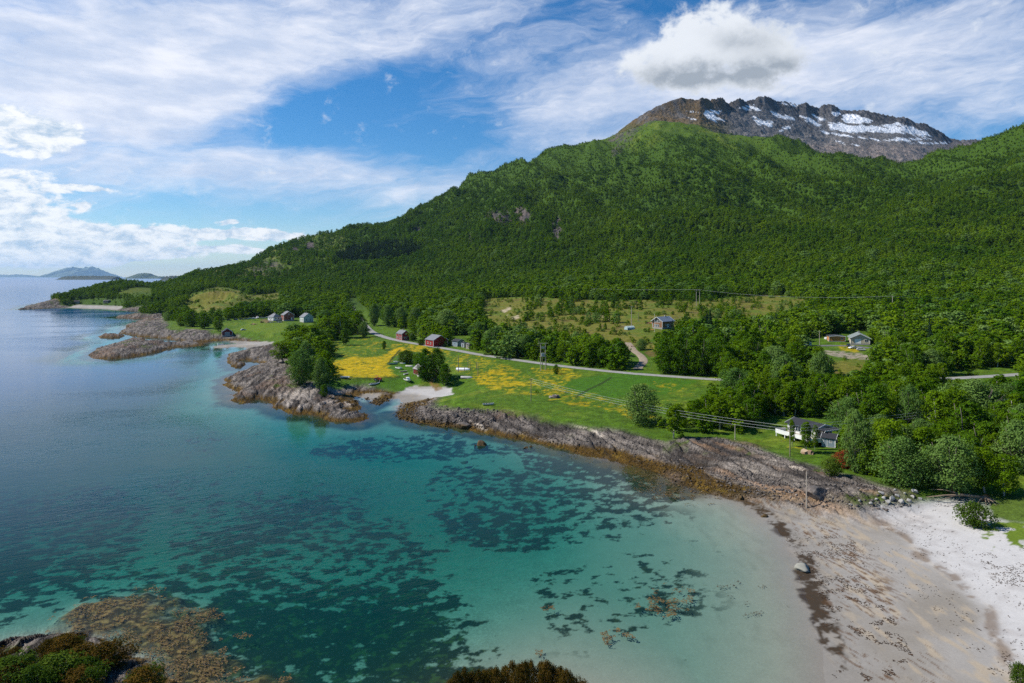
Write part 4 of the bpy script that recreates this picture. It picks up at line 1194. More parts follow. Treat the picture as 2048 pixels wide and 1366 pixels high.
class MB:
    """collects boxes, bars and tubes into one mesh"""
    def __init__(s):
        s.v = []; s.f = []

    def add(s, vs, fs):
        o = len(s.v)
        s.v += [tuple(map(float, q)) for q in vs]
        s.f += [tuple(i + o for i in f) for f in fs]
        return s

    def box(s, x0, x1, y0, y1, z0, z1):
        return s.add([(x0, y0, z0), (x1, y0, z0), (x1, y1, z0), (x0, y1, z0), (x0, y0, z1), (x1, y0, z1), (x1, y1, z1), (x0, y1, z1)],
                     [(3, 2, 1, 0), (4, 5, 6, 7), (0, 1, 5, 4), (1, 2, 6, 5), (2, 3, 7, 6), (3, 0, 4, 7)])

    def tube(s, pts, rad, n=6, cap=True):
        pts = [Vector(p) for p in pts]
        rings = []
        for i, p in enumerate(pts):
            t = (pts[min(i + 1, len(pts) - 1)] - pts[max(i - 1, 0)]).normalized()
            u = t.orthogonal().normalized() if i == 0 else (rings_u - t * rings_u.dot(t)).normalized()
            rings_u = u
            w = t.cross(u)
            r = rad[i] if isinstance(rad, (list, tuple)) else rad
            rings.append([p + (u * math.cos(2 * math.pi * k / n) + w * math.sin(2 * math.pi * k / n)) * r for k in range(n)])
        vs = [q for rr in rings for q in rr]
        fs = []
        for i in range(len(pts) - 1):
            for k in range(n):
                a = i * n + k; b_ = i * n + (k + 1) % n
                fs.append((a, b_, b_ + n, a + n))
        if cap:
            fs.append(tuple(range(n - 1, -1, -1)))
            fs.append(tuple(range((len(pts) - 1) * n, len(pts) * n)))
        return s.add(vs, fs)

    def prism(s, prof, x0, x1, axis='x'):
        """a closed (u, z) outline extruded along x (or along y)"""
        n = len(prof)
        P0 = [(x0, u, z) if axis == 'x' else (u, x0, z) for u, z in prof]
        P1 = [(x1, u, z) if axis == 'x' else (u, x1, z) for u, z in prof]
        fs = [tuple(range(n))[::-1], tuple(range(n, 2 * n))] + [(i, (i + 1) % n, n + (i + 1) % n, n + i) for i in range(n)]
        return s.add(P0 + P1, fs)

    def build(s, name, mat, parent=None, loc=None, smooth=False, bevel=0, **props):
        me = bpy.data.meshes.new(name)
        me.from_pydata(s.v, [], s.f)
        me.update()
        if smooth:
            for p in me.polygons:
                p.use_smooth = True
        o = add_obj(name, me, mat, parent, **props)
        if loc is not None:
            o.location = loc
        if bevel:
            md = o.modifiers.new("bevel", 'BEVEL')
            md.width = bevel; md.segments = 2
        return o


def trunk_mesh(name, seed, h, r, z0, mat, lean=0.1, stems=1):
    rg = random.Random(seed)
    mb = MB()
    for sidx in range(stems):
        a0 = rg.uniform(0, 6.28)
        off = 0.0 if stems == 1 else 0.05 * h
        pts = []; rad = []
        R0 = h * 0.022 / (1 if stems == 1 else 1.25)
        bx, by = off * math.cos(a0), off * math.sin(a0)
        ln = lean * (1 if stems == 1 else 2.6)
        for i in range(6):
            t = i / 5
            pts.append((bx + ln * h * t * math.cos(a0) + rg.uniform(-1, 1) * 0.012 * h, by + ln * h * t * math.sin(a0) + rg.uniform(-1, 1) * 0.012 * h, -0.25 + (h * 0.9 + 0.25) * t))
            rad.append(R0 * (1 - 0.85 * t) + 0.012)
        mb.tube(pts, rad, 6)
        for k in range(5 if stems == 1 else 3):
            t = rg.uniform(0.28, 0.72); i = int(t * 5); p = Vector(pts[i])
            a = rg.uniform(0, 6.28)
            d = Vector((math.cos(a), math.sin(a), rg.uniform(0.5, 1.0)))
            ln_ = r * rg.uniform(0.5, 0.9)
            mb.tube([p, p + d * ln_ * 0.5, p + d * ln_ + Vector((0, 0, 0.1 * ln_))], [rad[i] * 0.55, rad[i] * 0.35, 0.012], 5)
    me = bpy.data.meshes.new(name)
    me.from_pydata(mb.v, [], mb.f)
    for p in me.polygons:
        p.use_smooth = True
    me.materials.append(mat)
    return me


# every kind is modelled at a nominal height of 10 m and scaled to the tree
KIND = {}
KIND['birch'] = [(crown_mesh("birch_crown", 100 + i, 10, [2.7, 3.1, 2.4, 3.4][i], [1.9, 1.5, 2.3, 1.2][i], 48, 84, 0.21, 'oval', LEAF['birch']), trunk_mesh("birch_trunk", 200 + i, 10, 2.6, 2, BARK['birch'])) for i in range(4)]
KIND['alder'] = [(crown_mesh("alder_crown", 120 + i, 10, [3.3, 3.8, 3.0][i], [0.8, 0.5, 1.0][i], 48, 88, 0.22, 'round', LEAF['alder']), trunk_mesh("alder_trunk", 220 + i, 10, 3, 2, BARK['willow'], 0.1, 2)) for i in range(3)]
KIND['willow'] = [(crown_mesh("willow_crown", 140 + i, 10, [4.9, 5.5, 4.4][i], [0.5, 0.3, 0.8][i], 74, 110, 0.20, 'round', LEAF['willow']), trunk_mesh("willow_trunk", 240 + i, 10, 4.4, 2, BARK['willow'], 0.1, 4)) for i in range(3)]
KIND['spruce'] = [(spruce_mesh("spruce_crown", 160 + i, 10, [2.1, 1.8][i], 20, 26, LEAF['spruce']), trunk_mesh("spruce_trunk", 260 + i, 10, 0.6, 2, BARK['willow'], 0.01)) for i in range(2)]
KIND['bush'] = [(crown_mesh("bush_crown", 170 + i, 10, 7.5, 0.0, 70, 46, 0.42, 'round', LEAF['bush']), trunk_mesh("bush_stem", 270 + i, 10, 5, 1, BARK['willow'], 0.12, 5)) for i in range(2)]
KIND['brown_bush'] = [(crown_mesh("bush_crown", 180 + i, 10, 7.5, 0.0, 80, 60, 0.33, 'round', LEAF['brown_bush']), trunk_mesh("bush_stem", 280 + i, 10, 5, 1, BARK['willow'], 0.12, 5)) for i in range(2)]
KIND['red_bush'] = [(crown_mesh("bush_crown", 190, 10, 6.5, 0.0, 50, 46, 0.42, 'round', LEAF['red_bush']), trunk_mesh("bush_stem", 290, 10, 5, 1, BARK['willow'], 0.12, 5))]
# lighter crowns for the distant trees
LOW = {}
LOW['birch'] = [crown_mesh("far_birch_crown", 300 + i, 10, [2.9, 3.3, 3.7, 3.1][i], 0.3, 20, 18, 0.55, ['oval', 'oval', 'round', 'column'][i], LEAF['birch']) for i in range(4)]
LOW['alder'] = [crown_mesh("far_alder_crown", 320 + i, 10, [3.4, 3.9][i], 0.2, 20, 18, 0.56, 'round', LEAF['alder']) for i in range(2)]
LOW['willow'] = [crown_mesh("far_willow_crown", 340, 10, 4.8, 0.1, 26, 20, 0.56, 'round', LEAF['willow'])]
LOW['spruce'] = [spruce_mesh("far_spruce_crown", 360, 10, 1.9, 12, 10, LEAF['spruce'])]
CATEGORY = {'birch': 'tree', 'alder': 'tree', 'willow': 'tree', 'spruce': 'tree', 'bush': 'bush', 'brown_bush': 'bush', 'red_bush': 'bush'}
NAME = {'birch': 'birch_tree', 'alder': 'leafy_tree', 'willow': 'willow_tree', 'spruce': 'spruce_tree', 'bush': 'bush', 'brown_bush': 'bush', 'red_bush': 'bush'}
NOMR = {'birch': 2.9, 'alder': 3.4, 'willow': 4.9, 'spruce': 2.0, 'bush': 7.5, 'brown_bush': 7.5, 'red_bush': 6.5}
TREES = []      # (root object, kind, px, v_base, v_top, distance, label or None)


def plant(kind, x, y, z, h, width=None, label=None, group=None, rot=None, low=False):
    k = random.randrange(len(KIND[kind]))
    cm, tm = KIND[kind][k]
    if low:
        cm = random.choice(LOW[kind])
    root = bpy.data.objects.new(NAME[kind], None)
    COL.objects.link(root)
    root.empty_display_size = 0.5
    root.location = (x, y, z - 0.05)
    sxy = (width / 2 / NOMR[kind]) if width else h / 10 * random.uniform(0.9, 1.15)
    root.scale = (sxy, sxy, h / 10)
    root.rotation_euler = (0, 0, random.uniform(0, 6.28) if rot is None else rot)
    add_child('crown', cm, root)
    add_child('trunk', tm, root)
    root['category'] = CATEGORY[kind]
    if group:
        root['group'] = group
    px, vb = proj(x, y, z)
    TREES.append([root, kind, px, vb, HV + FPX * (CAMH - z - h) / y, y, label])
    return root


def add_child(name, me, parent):
    o = bpy.data.objects.new(name, me)
    COL.objects.link(o)
    o.parent = parent
    return o


HAND = [   # picture column, foot, top, width (all in picture px), kind, label
    (1283, 846, 764, 86, 'willow', 'big rounded grey-green tree standing alone in the meadow by the shore'),
    (1806, 972, 868, 104, 'willow', 'rounded pale tree right of the red-leaved bush, over the white boulders'),
    (1905, 984, 864, 116, 'willow', 'largest rounded tree above the fallen tree at the beach end'),
    (1762, 938, 852, 70, 'willow', 'tall pale tree beside the dark shed of the white cabin'),
    (2036, 945, 832, 96, 'willow', 'big pale round tree at the frame edge above the beach grass'),
    (1712, 945, 812, 58, 'willow', 'tall narrow pale tree directly behind the red-leaved bush'),
    (1732, 948, 868, 50, 'alder', 'dark leafy tree right behind the red-leaved bush'),
    (1968, 985, 888, 56, 'birch', 'open birch with bare pale stems above the fallen tree roots'),
    (2008, 992, 902, 60, 'birch', 'birch with leaning stems at the grass edge near the frame'),
    (1612, 905, 838, 30, 'birch', 'birch with thin white trunk in front of the white cabin deck corner'),
    (1584, 893, 834, 18, 'birch', 'slim birch just right of the wire pole before the white deck'),
    (1630, 899, 846, 13, 'birch', 'small white-stemmed birch before the open end of the cabin deck'),
    (1690, 936, 897, 46, 'red_bush', 'red-leaved bush below the shed of the white cabin'),
    (1664, 950, 914, 44, 'bush', 'dense green bush left of the red-leaved bush'),
    (600, 768, 694, 66, 'willow', 'broad olive-green tree on the rocky headland'),
    (641, 780, 712, 40, 'willow', 'grey-green tree beside the buttercup plot at the headland'),
    (648, 792, 762, 22, 'alder', 'small dark tree at the foot of the headland willow'),
    (566, 725, 680, 46, 'birch', 'leftmost tree of the headland grove, at the rock edge'),
    (612, 742, 680, 50, 'willow', 'middle tree of the headland grove'),
    (590, 704, 660, 58, 'birch', 'bushy tree behind the headland grove beside the lawn'),
    (622, 694, 648, 56, 'birch', 'tall tree in front of the pale gabled house'),
    (652, 676, 632, 40, 'birch', 'birch right of the pale gabled house'),
    (684, 676, 622, 44, 'birch', 'birch by the grey house near the road bend'),
    (716, 668, 618, 36, 'birch', 'birch left of the road bend'),
    (638, 706, 674, 20, 'alder', 'narrow dark tree at the upper meadow edge'),
    (690, 690, 652, 26, 'alder', 'dark tree at the top of the upper meadow'),
    (728, 674, 640, 26, 'willow', 'grey willow beside the road bend in the upper meadow'),
    (768, 700, 679, 13, 'alder', 'small lone tree with bare trunk in the upper meadow'),
    (384, 653, 618, 42, 'alder', 'dark tree at the left end of the lawn by the boathouse'),
    (408, 657, 624, 32, 'alder', 'dark tree between the lawn end and the red boathouse'),
    (436, 662, 630, 28, 'alder', 'dark tree beside the dark red boathouse'),
    (362, 652, 632, 20, 'bush', 'low bush at the far left of the lawn'),
    (850, 760, 694, 42, 'alder', 'dark tree behind the old red boat shed'),
    (874, 756, 692, 42, 'alder', 'tallest dark tree of the grove by the boat shed'),
    (890, 770, 722, 36, 'alder', 'leafy tree at the right end of the boat shed grove'),
    (812, 727, 700, 44, 'bush', 'wide olive bush above the stored boats'),
    (838, 730, 704, 26, 'alder', 'small tree between the olive bush and the boat shed grove'),
    (893, 668, 616, 66, 'willow', 'broad willow behind the red barn'),
    (956, 694, 640, 46, 'willow', 'tall pale willow right of the grey-blue shed'),
    (975, 694, 650, 44, 'alder', 'dark tree right of the pale shed willow'),
    (1052, 714, 666, 46, 'willow', 'silvery round willow left of the transformer poles'),
    (1012, 700, 655, 40, 'alder', 'leafy tree between the two pale willows above the road'),
    (748, 652, 604, 32, 'willow', 'first tall willow of the row along the verge grass'),
    (775, 654, 608, 30, 'willow', 'second willow of the row along the verge grass'),
    (802, 654, 612, 27, 'willow', 'third willow of the row, behind the red house'),
    (830, 655, 612, 32, 'willow', 'fourth willow of the row, above the red house annex'),
    (826, 682, 652, 22, 'alder', 'dark garden tree beside the red house'),
    (842, 690, 678, 20, 'bush', 'dark round bush left of the red barn by the road'),
    (1092, 716, 672, 36, 'alder', 'dark tree just behind the transformer poles'),
    (1128, 724, 680, 34, 'birch', 'birch by the road right of the transformer poles'),
    (1172, 728, 674, 38, 'birch', 'tall birch halfway between transformer poles and gravel track'),
    (1208, 732, 690, 42, 'alder', 'dense tree left of the gravel track'),
    (1243, 732, 680, 42, 'alder', 'dark tree at the gravel track mouth'),
    (1283, 700, 676, 26, 'willow', 'silvery bush-like willow above the gravel track'),
    (1328, 746, 672, 52, 'alder', 'dark tree right of the gravel track'),
    (1362, 749, 660, 48, 'alder', 'tall dark tree above the road, second from the gravel track'),
    (1398, 751, 662, 48, 'alder', 'tall dark tree above the road, third from the gravel track'),
    (1434, 753, 652, 48, 'alder', 'tall dark tree above the road, fourth from the gravel track'),
    (1570, 792, 704, 66, 'willow', 'big pale domed willow left of the rubble bank'),
    (1642, 782, 698, 54, 'willow', 'big pale domed willow directly below the caravan'),
    (1820, 874, 762, 54, 'willow', 'pale tall willow above the wires on the right'),
    (1706, 882, 812, 44, 'willow', 'pale willow behind the white cabin roof'),
    (1112, 748, 728, 16, 'alder', 'small roadside tree with dark stump right of the transformer poles'),
]
for px, vb, vt, w, kind, lab in HAND:
    x, y, z = ground(px, vb)
    plant(kind, x, y, z, (vb - vt) * y / FPX * 0.90, w * y / FPX * 0.93, lab)

# thickets on the two points below the camera
rb = random.Random(41)
EDGE = [(-60, 1300), (0, 1294), (60, 1274), (150, 1264), (200, 1276), (240, 1302), (300, 1338), (345, 1366), (400, 1400)]
for i in range(34):
    px = rb.uniform(-40, 345)
    d = rb.uniform(73.5, 87)
    zt_max = CAMH - (np.interp(px, *zip(*EDGE)) + rb.uniform(0, 14) - HV) * d / FPX
    x = (px - CPX) * d / FPX
    z0 = max(zat(x, d), 0.2)
    h = min(zt_max - z0, rb.uniform(1.6, 3.4))
    if h < 0.7:
        continue
    brown = (d > 81 and rb.random() < 0.75) or rb.random() < 0.2
    plant('brown_bush' if brown else 'bush', x, d, z0, h, h * rb.uniform(1.3, 2.1), "rusty brown shrub in the thicket at the bottom left corner" if brown else "green shrub in the thicket at the bottom left corner", "brown shrubs of the corner thicket" if brown else "green shrubs of the corner thicket")
EDGE2 = [(880, 1366), (920, 1342), (970, 1334), (1010, 1330), (1050, 1322), (1085, 1324), (1110, 1334), (1150, 1348), (1180, 1368)]
for i in range(20):
    px = 890 + 280 * (i + rb.uniform(0.1, 0.9)) / 20
    d = rb.uniform(75.5, 80)
    zt_max = CAMH - (np.interp(px, *zip(*EDGE2)) + rb.uniform(0, 12) - HV) * d / FPX
    x = (px - CPX) * d / FPX
    z0 = max(zat(x, d), 0.1)
    h = zt_max - z0
    if h > 0.6:
        plant('brown_bush', x, d, z0, h, rb.uniform(1.6, 3.2), "golden brown shrub in the row cut by the bottom frame edge", "golden brown shrubs at the bottom edge")
for (px, d, h, w, lab) in ((2040, 79, 3.0, 2.4, 'green bush tip at the bottom right beach corner'), (1985, 74, 2.2, 2.0, 'low green sprig at the bottom edge of the white sand')):
    x = (px - CPX) * d / FPX
    plant('bush', x, d, max(zat(x, d), 0.3), h, w, lab)

# ---- scatter the woods
CLEAR = [
    [(896, 672), (950, 672), (950, 706), (896, 706)],
    [(325, 650), (335, 640), (400, 650), (440, 640), (520, 634), (640, 636), (640, 648), (585, 655), (575, 690), (440, 690), (330, 672)],
    [(640, 792), (660, 740), (650, 700), (660, 680), (700, 672), (738, 655), (760, 672), (860, 690), (960, 708), (1100, 727), (1250, 742), (1425, 752), (1430, 775), (1400, 800), (1340, 812), (1290, 868), (1340, 880), (1200, 900), (900, 850), (740, 830)],
    [(692, 596), (712, 596), (745, 628), (790, 656), (840, 664), (850, 690), (800, 688), (745, 668), (720, 640)],
    [(1260, 738), (1440, 750), (1440, 772), (1260, 756)],
    [(965, 598), (1040, 593), (1180, 600), (1390, 598), (1560, 590), (1610, 600), (1600, 618), (1480, 640), (1385, 640), (1300, 670), (1265, 690), (1180, 668), (1050, 662), (990, 648), (960, 625)],
    [(1245, 690), (1300, 700), (1325, 700), (1325, 720), (1290, 748), (1250, 748)], [(1240, 640), (1300, 640), (1300, 668), (1240, 668)],
    [(1602, 682), (1650, 670), (1690, 660), (1748, 664), (1745, 700), (1735, 722), (1655, 715), (1640, 700), (1602, 697)],
    [(1655, 715), (1745, 725), (1740, 745), (1680, 745)],
    [(1470, 872), (1520, 852), (1545, 838), (1690, 830), (1690, 900), (1660, 940), (1560, 925), (1440, 890)],
    [(1360, 868), (1470, 868), (1560, 900), (1660, 935), (1760, 975), (1860, 992), (1910, 1000), (2100, 990), (2100, 1400), (1300, 1400)],
    [(370, 608), (385, 588), (420, 576), (445, 574), (480, 582), (500, 590), (560, 585), (562, 598), (480, 606), (440, 621), (385, 626)],
    [(230, 588), (262, 575), (305, 575), (302, 590)], [(1880, 742), (2000, 738), (2060, 742), (2060, 758), (1880, 768)],
    [(120, 608), (250, 608), (250, 620), (100, 620)], [(150, 596), (230, 598), (260, 606), (150, 610)],
]
SPARSE = [[(470, 545), (500, 522), (530, 505), (600, 473), (660, 464), (700, 480), (690, 505), (640, 530), (540, 550)], [(600, 590), (680, 575), (800, 570), (900, 566), (960, 572), (860, 582), (700, 590)], [(465, 560), (490, 540), (540, 520), (590, 545), (560, 558)], [(380, 560), (400, 545), (430, 537), (455, 545), (450, 556)], [(1640, 585), (1680, 585), (1680, 600), (1640, 600)],
          [(1785, 735), (1880, 742), (1880, 770), (1785, 772)], [(1500, 592), (1640, 600), (1600, 640), (1480, 645)]]
SPRUCE_WOOD = [(668, 520), (690, 500), (735, 487), (800, 482), (845, 492), (835, 512), (790, 520), (740, 527), (690, 528)]
rg_ = np.random.default_rng(77)
cand = []
for (y0, y1, sp) in ((140, 480, 4.4), (480, 820, 4.9), (820, 1300, 5.8), (1300, 2320, 5.6)):
    xs = np.arange(-0.80 * y1, 0.84 * y1, sp); ys = np.arange(y0, y1, sp)
    gx_, gy_ = np.meshgrid(xs, ys)
    gx_ = gx_ + rg_.uniform(-0.48, 0.48, gx_.shape) * sp; gy_ = gy_ + rg_.uniform(-0.48, 0.48, gy_.shape) * sp
    k = np.abs(gx_ / gy_) < 0.83
    cand.append(np.stack([gx_[k], gy_[k]], 1))
cand = np.concatenate(cand)
LDX = 0
LD = land(cand[:, 0], cand[:, 1], True)
cx_, cy_, cz_ = cand[:, 0], cand[:, 1], LD['z']
cpx, cvb = proj(cx_, cy_, cz_)
nA = fbm(cx_ / 60, cy_ / 60, 3, 91); nB = fbm(cx_ / 25, cy_ / 25, 3, 92); nC = fbm(cx_ / 140, cy_ / 140, 3, 93)
hgt_ = np.clip(rg_.normal(8.0, 2.3, len(cand)), 3.6, 13.5) * (1 + 0.25 * nA)
hgt_ *= 1 - 0.55 * sm(LD['tz'], 90, 430)
hgt_ *= np.where(cpx < 480, 0.8, 1.0)
cvt = HV + FPX * (CAMH - cz_ - hgt_ * 0.85) / cy_
keep = (LD['s'] > np.where(cpx > 1440, 9, 14)) & (LD['rock'] < 0.35) & (LD['beach'] < 0.2)
jx = (cvb - HV) * 0.10 * fbm(cx_ / 30, cy_ / 30, 3, 97); jy = jx * 0.35
grove = np.zeros(len(cand), bool)
for poly in CLEAR:
    for t in (0.0, 0.5, 1.0):
        ins_ = pin(poly, cpx + jx, cvb * (1 - t) + cvt * t + jy)
        if poly is CLEAR[5]:
            gr_ = ins_ & (nB + 0.4 * nA > 0.20) & ~((np.abs(cpx - 1320) < 45) & (cvb > 640)) & (cpx > 1040)
            grove |= gr_
            ins_ &= ~gr_
        keep &= ~ins_
hgt_ = np.where(grove, hgt_ * 0.6, hgt_)
for poly in SPARSE:
    keep &= ~(pin(poly, cpx, cvb) & (rg_.uniform(0, 1, len(cand)) < 0.66))
for (qx, qv), rx, ry in CLIFFS:
    keep &= ~((((cpx - qx) / rx) ** 2 + ((cvb - qv) / ry) ** 2 < 0.40 + 0.7 * nB) & (rg_.uniform(0, 1, len(cand)) < 0.85))
keep &= rg_.uniform(0, 1, len(cand)) > np.where(cy_ > 800, 0.05, 0.10) + 0.6 * sm(nB + nA * 0.5, 0.42, 0.62) * (cy_ < 1300)
keep &= rg_.uniform(0, 1, len(cand)) > sm(LD['tz'] + 40 * nC, 415, 490) * sm(cpx, 1120, 1200) * sm(cpx, 1640, 1500) * 0.93
keep &= rg_.uniform(0, 1, len(cand)) > sm(LD['tz'] + 25 * nC, 525, 560) * sm(cpx, 1200, 1300)
# nothing grows on the roads, in the houses or through the hand-placed trees
for line, wdt in ((_r0, 4.6), (_r1, 3.6), (_r2, 5.0)):
    q = np.array(line)[:, :2]
    k = np.where(cy_ < 760)[0]
    dd = np.min(np.hypot(cx_[k][:, None] - q[None, ::2, 0], cy_[k][:, None] - q[None, ::2, 1]), axis=1)
    keep[k] &= dd > wdt
for t in TREES:
    p = t[0].location
    keep &= np.hypot(cx_ - p.x, cy_ - p.y) > max(1.6, t[0].scale[0] * NOMR[t[1]] * 0.75)
# a wood edge by the road keeps the road in view where the photograph shows it
for (a, b_) in (((1890, 762), (2012, 748)), ((1440, 758), (1465, 760))):
    for t in (0.35, 0.7, 1.0):
        vv = cvb * (1 - t) + cvt * t
        rv = np.interp(cpx, [a[0], b_[0]], [a[1], b_[1]])
        keep &= ~((cpx > a[0]) & (cpx < b_[0]) & (np.abs(vv - rv) < 7) & (cvb > rv))
# hidden behind ground
runmin = np.minimum.accumulate(gv.reshape(len(ds), len(cols)), axis=0)
ci = np.clip(((cpx - cols[0]) / 2.2).astype(int), 0, len(cols) - 1); ri = np.clip(np.searchsorted(ds, cy_) - 1, 0, len(ds) - 1)
keep &= HV + FPX * (CAMH - cz_ - hgt_) / cy_ < runmin[ri, ci] + 1.0
I = np.where(keep)[0]
u_ = rg_.uniform(0, 1, len(cand))
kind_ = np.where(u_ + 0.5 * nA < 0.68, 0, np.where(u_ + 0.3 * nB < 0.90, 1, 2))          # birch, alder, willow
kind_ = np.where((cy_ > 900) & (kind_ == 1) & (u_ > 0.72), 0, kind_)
kind_ = np.where((cy_ > 1200) & (cpx + 120 * nC < 1060) & (kind_ == 0) & (rg_.uniform(0, 1, len(cand)) < 0.65), 1, kind_)  # darker alder replaces birch on the left hillside, standing in for cloud shadow
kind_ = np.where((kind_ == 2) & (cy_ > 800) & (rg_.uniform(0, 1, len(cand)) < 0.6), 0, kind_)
sw = pin(SPRUCE_WOOD, cpx, cvb)
kind_ = np.where(sw & (rg_.uniform(0, 1, len(cand)) < 0.93), 3, kind_)
kind_ = np.where((rg_.uniform(0, 1, len(cand)) < 0.02) & (cy_ < 1000) & (kind_ == 1), 3, kind_)
hgt_ = np.where(kind_ == 3, hgt_ * 1.45, hgt_)
KN = ['birch', 'alder', 'willow', 'spruce']
app = hgt_[I] / cy_[I]
infr = (cpx[I] > -10) & (cpx[I] < 2058) & (cvb[I] < 1380)
order = I[np.argsort(-np.where(infr, app, 0))]
n_ind = 296 - len([t for t in TREES if CATEGORY[t[1]] == 'tree'])
ind = order[:n_ind]
farm = set(ind.tolist())
for q, i in enumerate(ind):
    plant(KN[kind_[i]], cx_[i], cy_[i], cz_[i], hgt_[i], None, None)
rest = np.array([i for i in I if i not in farm])
# a few low crowns stand as things of their own so that the woods can borrow their shapes
LOWOBJ = {}
smallest = sorted([t for t in TREES if t[6] is None], key=lambda t: -t[5])
for kn in KN:
    LOWOBJ[kn] = []
    pool = [t for t in smallest if t[1] == kn]
    for j, cm in enumerate(LOW[kn]):
        if j < len(pool):
            cr = [c for c in pool[j][0].children if c.name.startswith('crown')][0]
            cr.data = cm
        else:
            i = rest[np.where(kind_[rest] == KN.index(kn))[0][j]] if (kind_[rest] == KN.index(kn)).any() else rest[j]
            r = plant(kn, cx_[i], cy_[i], cz_[i], hgt_[i], None, None)
            cr = r.children[0]
            cr.data = cm
            rest = rest[rest != i]
        LOWOBJ[kn].append(cr)
SHAPES = []
off_ = {}
for kn in KN:
    off_[kn] = len(SHAPES)
    SHAPES += LOWOBJ[kn]


def woods(name, x, y, z, h, shape_idx, wide, label, category, group_tree):
    me = bpy.data.meshes.new(name)
    me.vertices.add(len(x))
    me.vertices.foreach_set('co', np.stack([x, y, z], 1).astype(np.float32).ravel())
    n = len(x)
    a = me.attributes.new("kind", 'INT', 'POINT'); a.data.foreach_set('value', np.asarray(shape_idx, np.int32))
    a = me.attributes.new("turn", 'FLOAT_VECTOR', 'POINT')
    a.data.foreach_set('vector', np.stack([rg_.normal(0, 0.05, n), rg_.normal(0, 0.05, n), rg_.uniform(0, 6.283, n)], 1).astype(np.float32).ravel())
    a = me.attributes.new("size", 'FLOAT_VECTOR', 'POINT')
    sxy = h / 10 * wide * rg_.uniform(0.85, 1.25, n)
    a.data.foreach_set('vector', np.stack([sxy, sxy, h / 10], 1).astype(np.float32).ravel())
    o = add_obj(name, me, None, None, kind="stuff", label=label, category=category)
    ng = bpy.data.node_groups.new(name + "_planting", 'GeometryNodeTree')
    ng.interface.new_socket("Geometry", in_out='INPUT', socket_type='NodeSocketGeometry')
    ng.interface.new_socket("Geometry", in_out='OUTPUT', socket_type='NodeSocketGeometry')
    b = NB(ng)
    gi = b.n('NodeGroupInput'); go = b.n('NodeGroupOutput')
    jn = b.n('GeometryNodeJoinGeometry')
    ak = b.n('GeometryNodeInputNamedAttribute', data_type='INT'); ak.inputs['Name'].default_value = "kind"
    at = b.n('GeometryNodeInputNamedAttribute', data_type='FLOAT_VECTOR'); at.inputs['Name'].default_value = "turn"
    as_ = b.n('GeometryNodeInputNamedAttribute', data_type='FLOAT_VECTOR'); as_.inputs['Name'].default_value = "size"
    e2r = b.n('FunctionNodeEulerToRotation')
    ng.links.new(at.outputs['Attribute'], e2r.inputs[0])
    for k in sorted(set(np.asarray(shape_idx).tolist())):
        cmpn = b.n('FunctionNodeCompare', data_type='INT', operation='EQUAL')
        ng.links.new(ak.outputs['Attribute'], cmpn.inputs[2])
        cmpn.inputs[3].default_value = k
        oi = b.n('GeometryNodeObjectInfo', transform_space='ORIGINAL')
        oi.inputs['Object'].default_value = SHAPES[k]
        oi.inputs['As Instance'].default_value = False
        ip = b.n('GeometryNodeInstanceOnPoints')
        ng.links.new(gi.outputs[0], ip.inputs['Points'])
        ng.links.new(cmpn.outputs[0], ip.inputs['Selection'])
        ng.links.new(oi.outputs['Geometry'], ip.inputs['Instance'])
        ng.links.new(e2r.outputs[0], ip.inputs['Rotation'])
        ng.links.new(as_.outputs['Attribute'], ip.inputs['Scale'])
        ng.links.new(ip.outputs[0], jn.inputs[0])
    ng.links.new(jn.outputs[0], go.inputs[0])
    md = o.modifiers.new("planting", 'NODES')
    md.node_group = ng
    return o


nlow = np.array([len(LOWOBJ[k]) for k in KN]); obase = np.array([off_[k] for k in KN])
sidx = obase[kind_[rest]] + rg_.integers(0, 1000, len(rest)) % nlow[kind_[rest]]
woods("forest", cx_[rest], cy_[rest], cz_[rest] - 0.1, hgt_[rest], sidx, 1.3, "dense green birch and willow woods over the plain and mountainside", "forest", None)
print("forest", len(rest), "candidates", len(cand), "individual", len(TREES))

# low scrub on the heath, at the wood edges and along the shore
m_ = 26000
sxx = rg_.uniform(-1, 1, m_); 
sy_ = np.sqrt(rg_.uniform(150 ** 2, 1150 ** 2, m_)); sx_ = sxx * 0.8 * sy_
LS = land(sx_, sy_, True)
spx, svb = proj(sx_, sy_, LS['z'])
inh = np.zeros(m_, bool)
for p in HEATH:
    inh |= pin(p, spx, svb)
infield = np.zeros(m_, bool)
for p in CLEAR[:3] + [CLEAR[3], CLEAR[4], CLEAR[10], CLEAR[6], CLEAR[8]] + [f_[0] for f_ in FLOW]:
    infield |= pin(p, spx, svb)
nS = fbm(sx_ / 16, sy_ / 16, 3, 95)
kp = (LS['s'] > 10) & (LS['beach'] < 0.1) & (LS['rock'] < 0.5)
kp &= np.where(inh, nS > 0.06, np.where(infield, (nS > 0.50) & (LS['s'] < 60), rg_.uniform(0, 1, m_) < 0.6))
for line, wdt in ((_r0, 4.0), (_r1, 3.2), (_r2, 4.5)):
    q = np.array(line)[:, :2]
    k = np.where(kp & (sy_ < 760))[0]
    dd = np.min(np.hypot(sx_[k][:, None] - q[None, ::2, 0], sy_[k][:, None] - q[None, ::2, 1]), axis=1)
    kp[k] &= dd > wdt
k = np.where(kp)[0]
sh = rg_.uniform(0.9, 3.0, len(k)) * np.where(infield[k], 0.4, 1.0) * np.where(inh[k], 0.7 + 1.3 * np.clip(nS[k], 0, 0.6), 1.0)
ss = np.where(rg_.uniform(0, 1, len(k)) < 0.75, off_['birch'] + rg_.integers(0, 3, len(k)), np.where(rg_.uniform(0, 1, len(k)) < 0.6, off_['alder'], off_['willow']))
woods("scrub", sx_[k], sy_[k], LS['z'][k] - 0.1, sh, ss, 2.0, "low scrub on the heath and at the wood edges", "scrub", None)

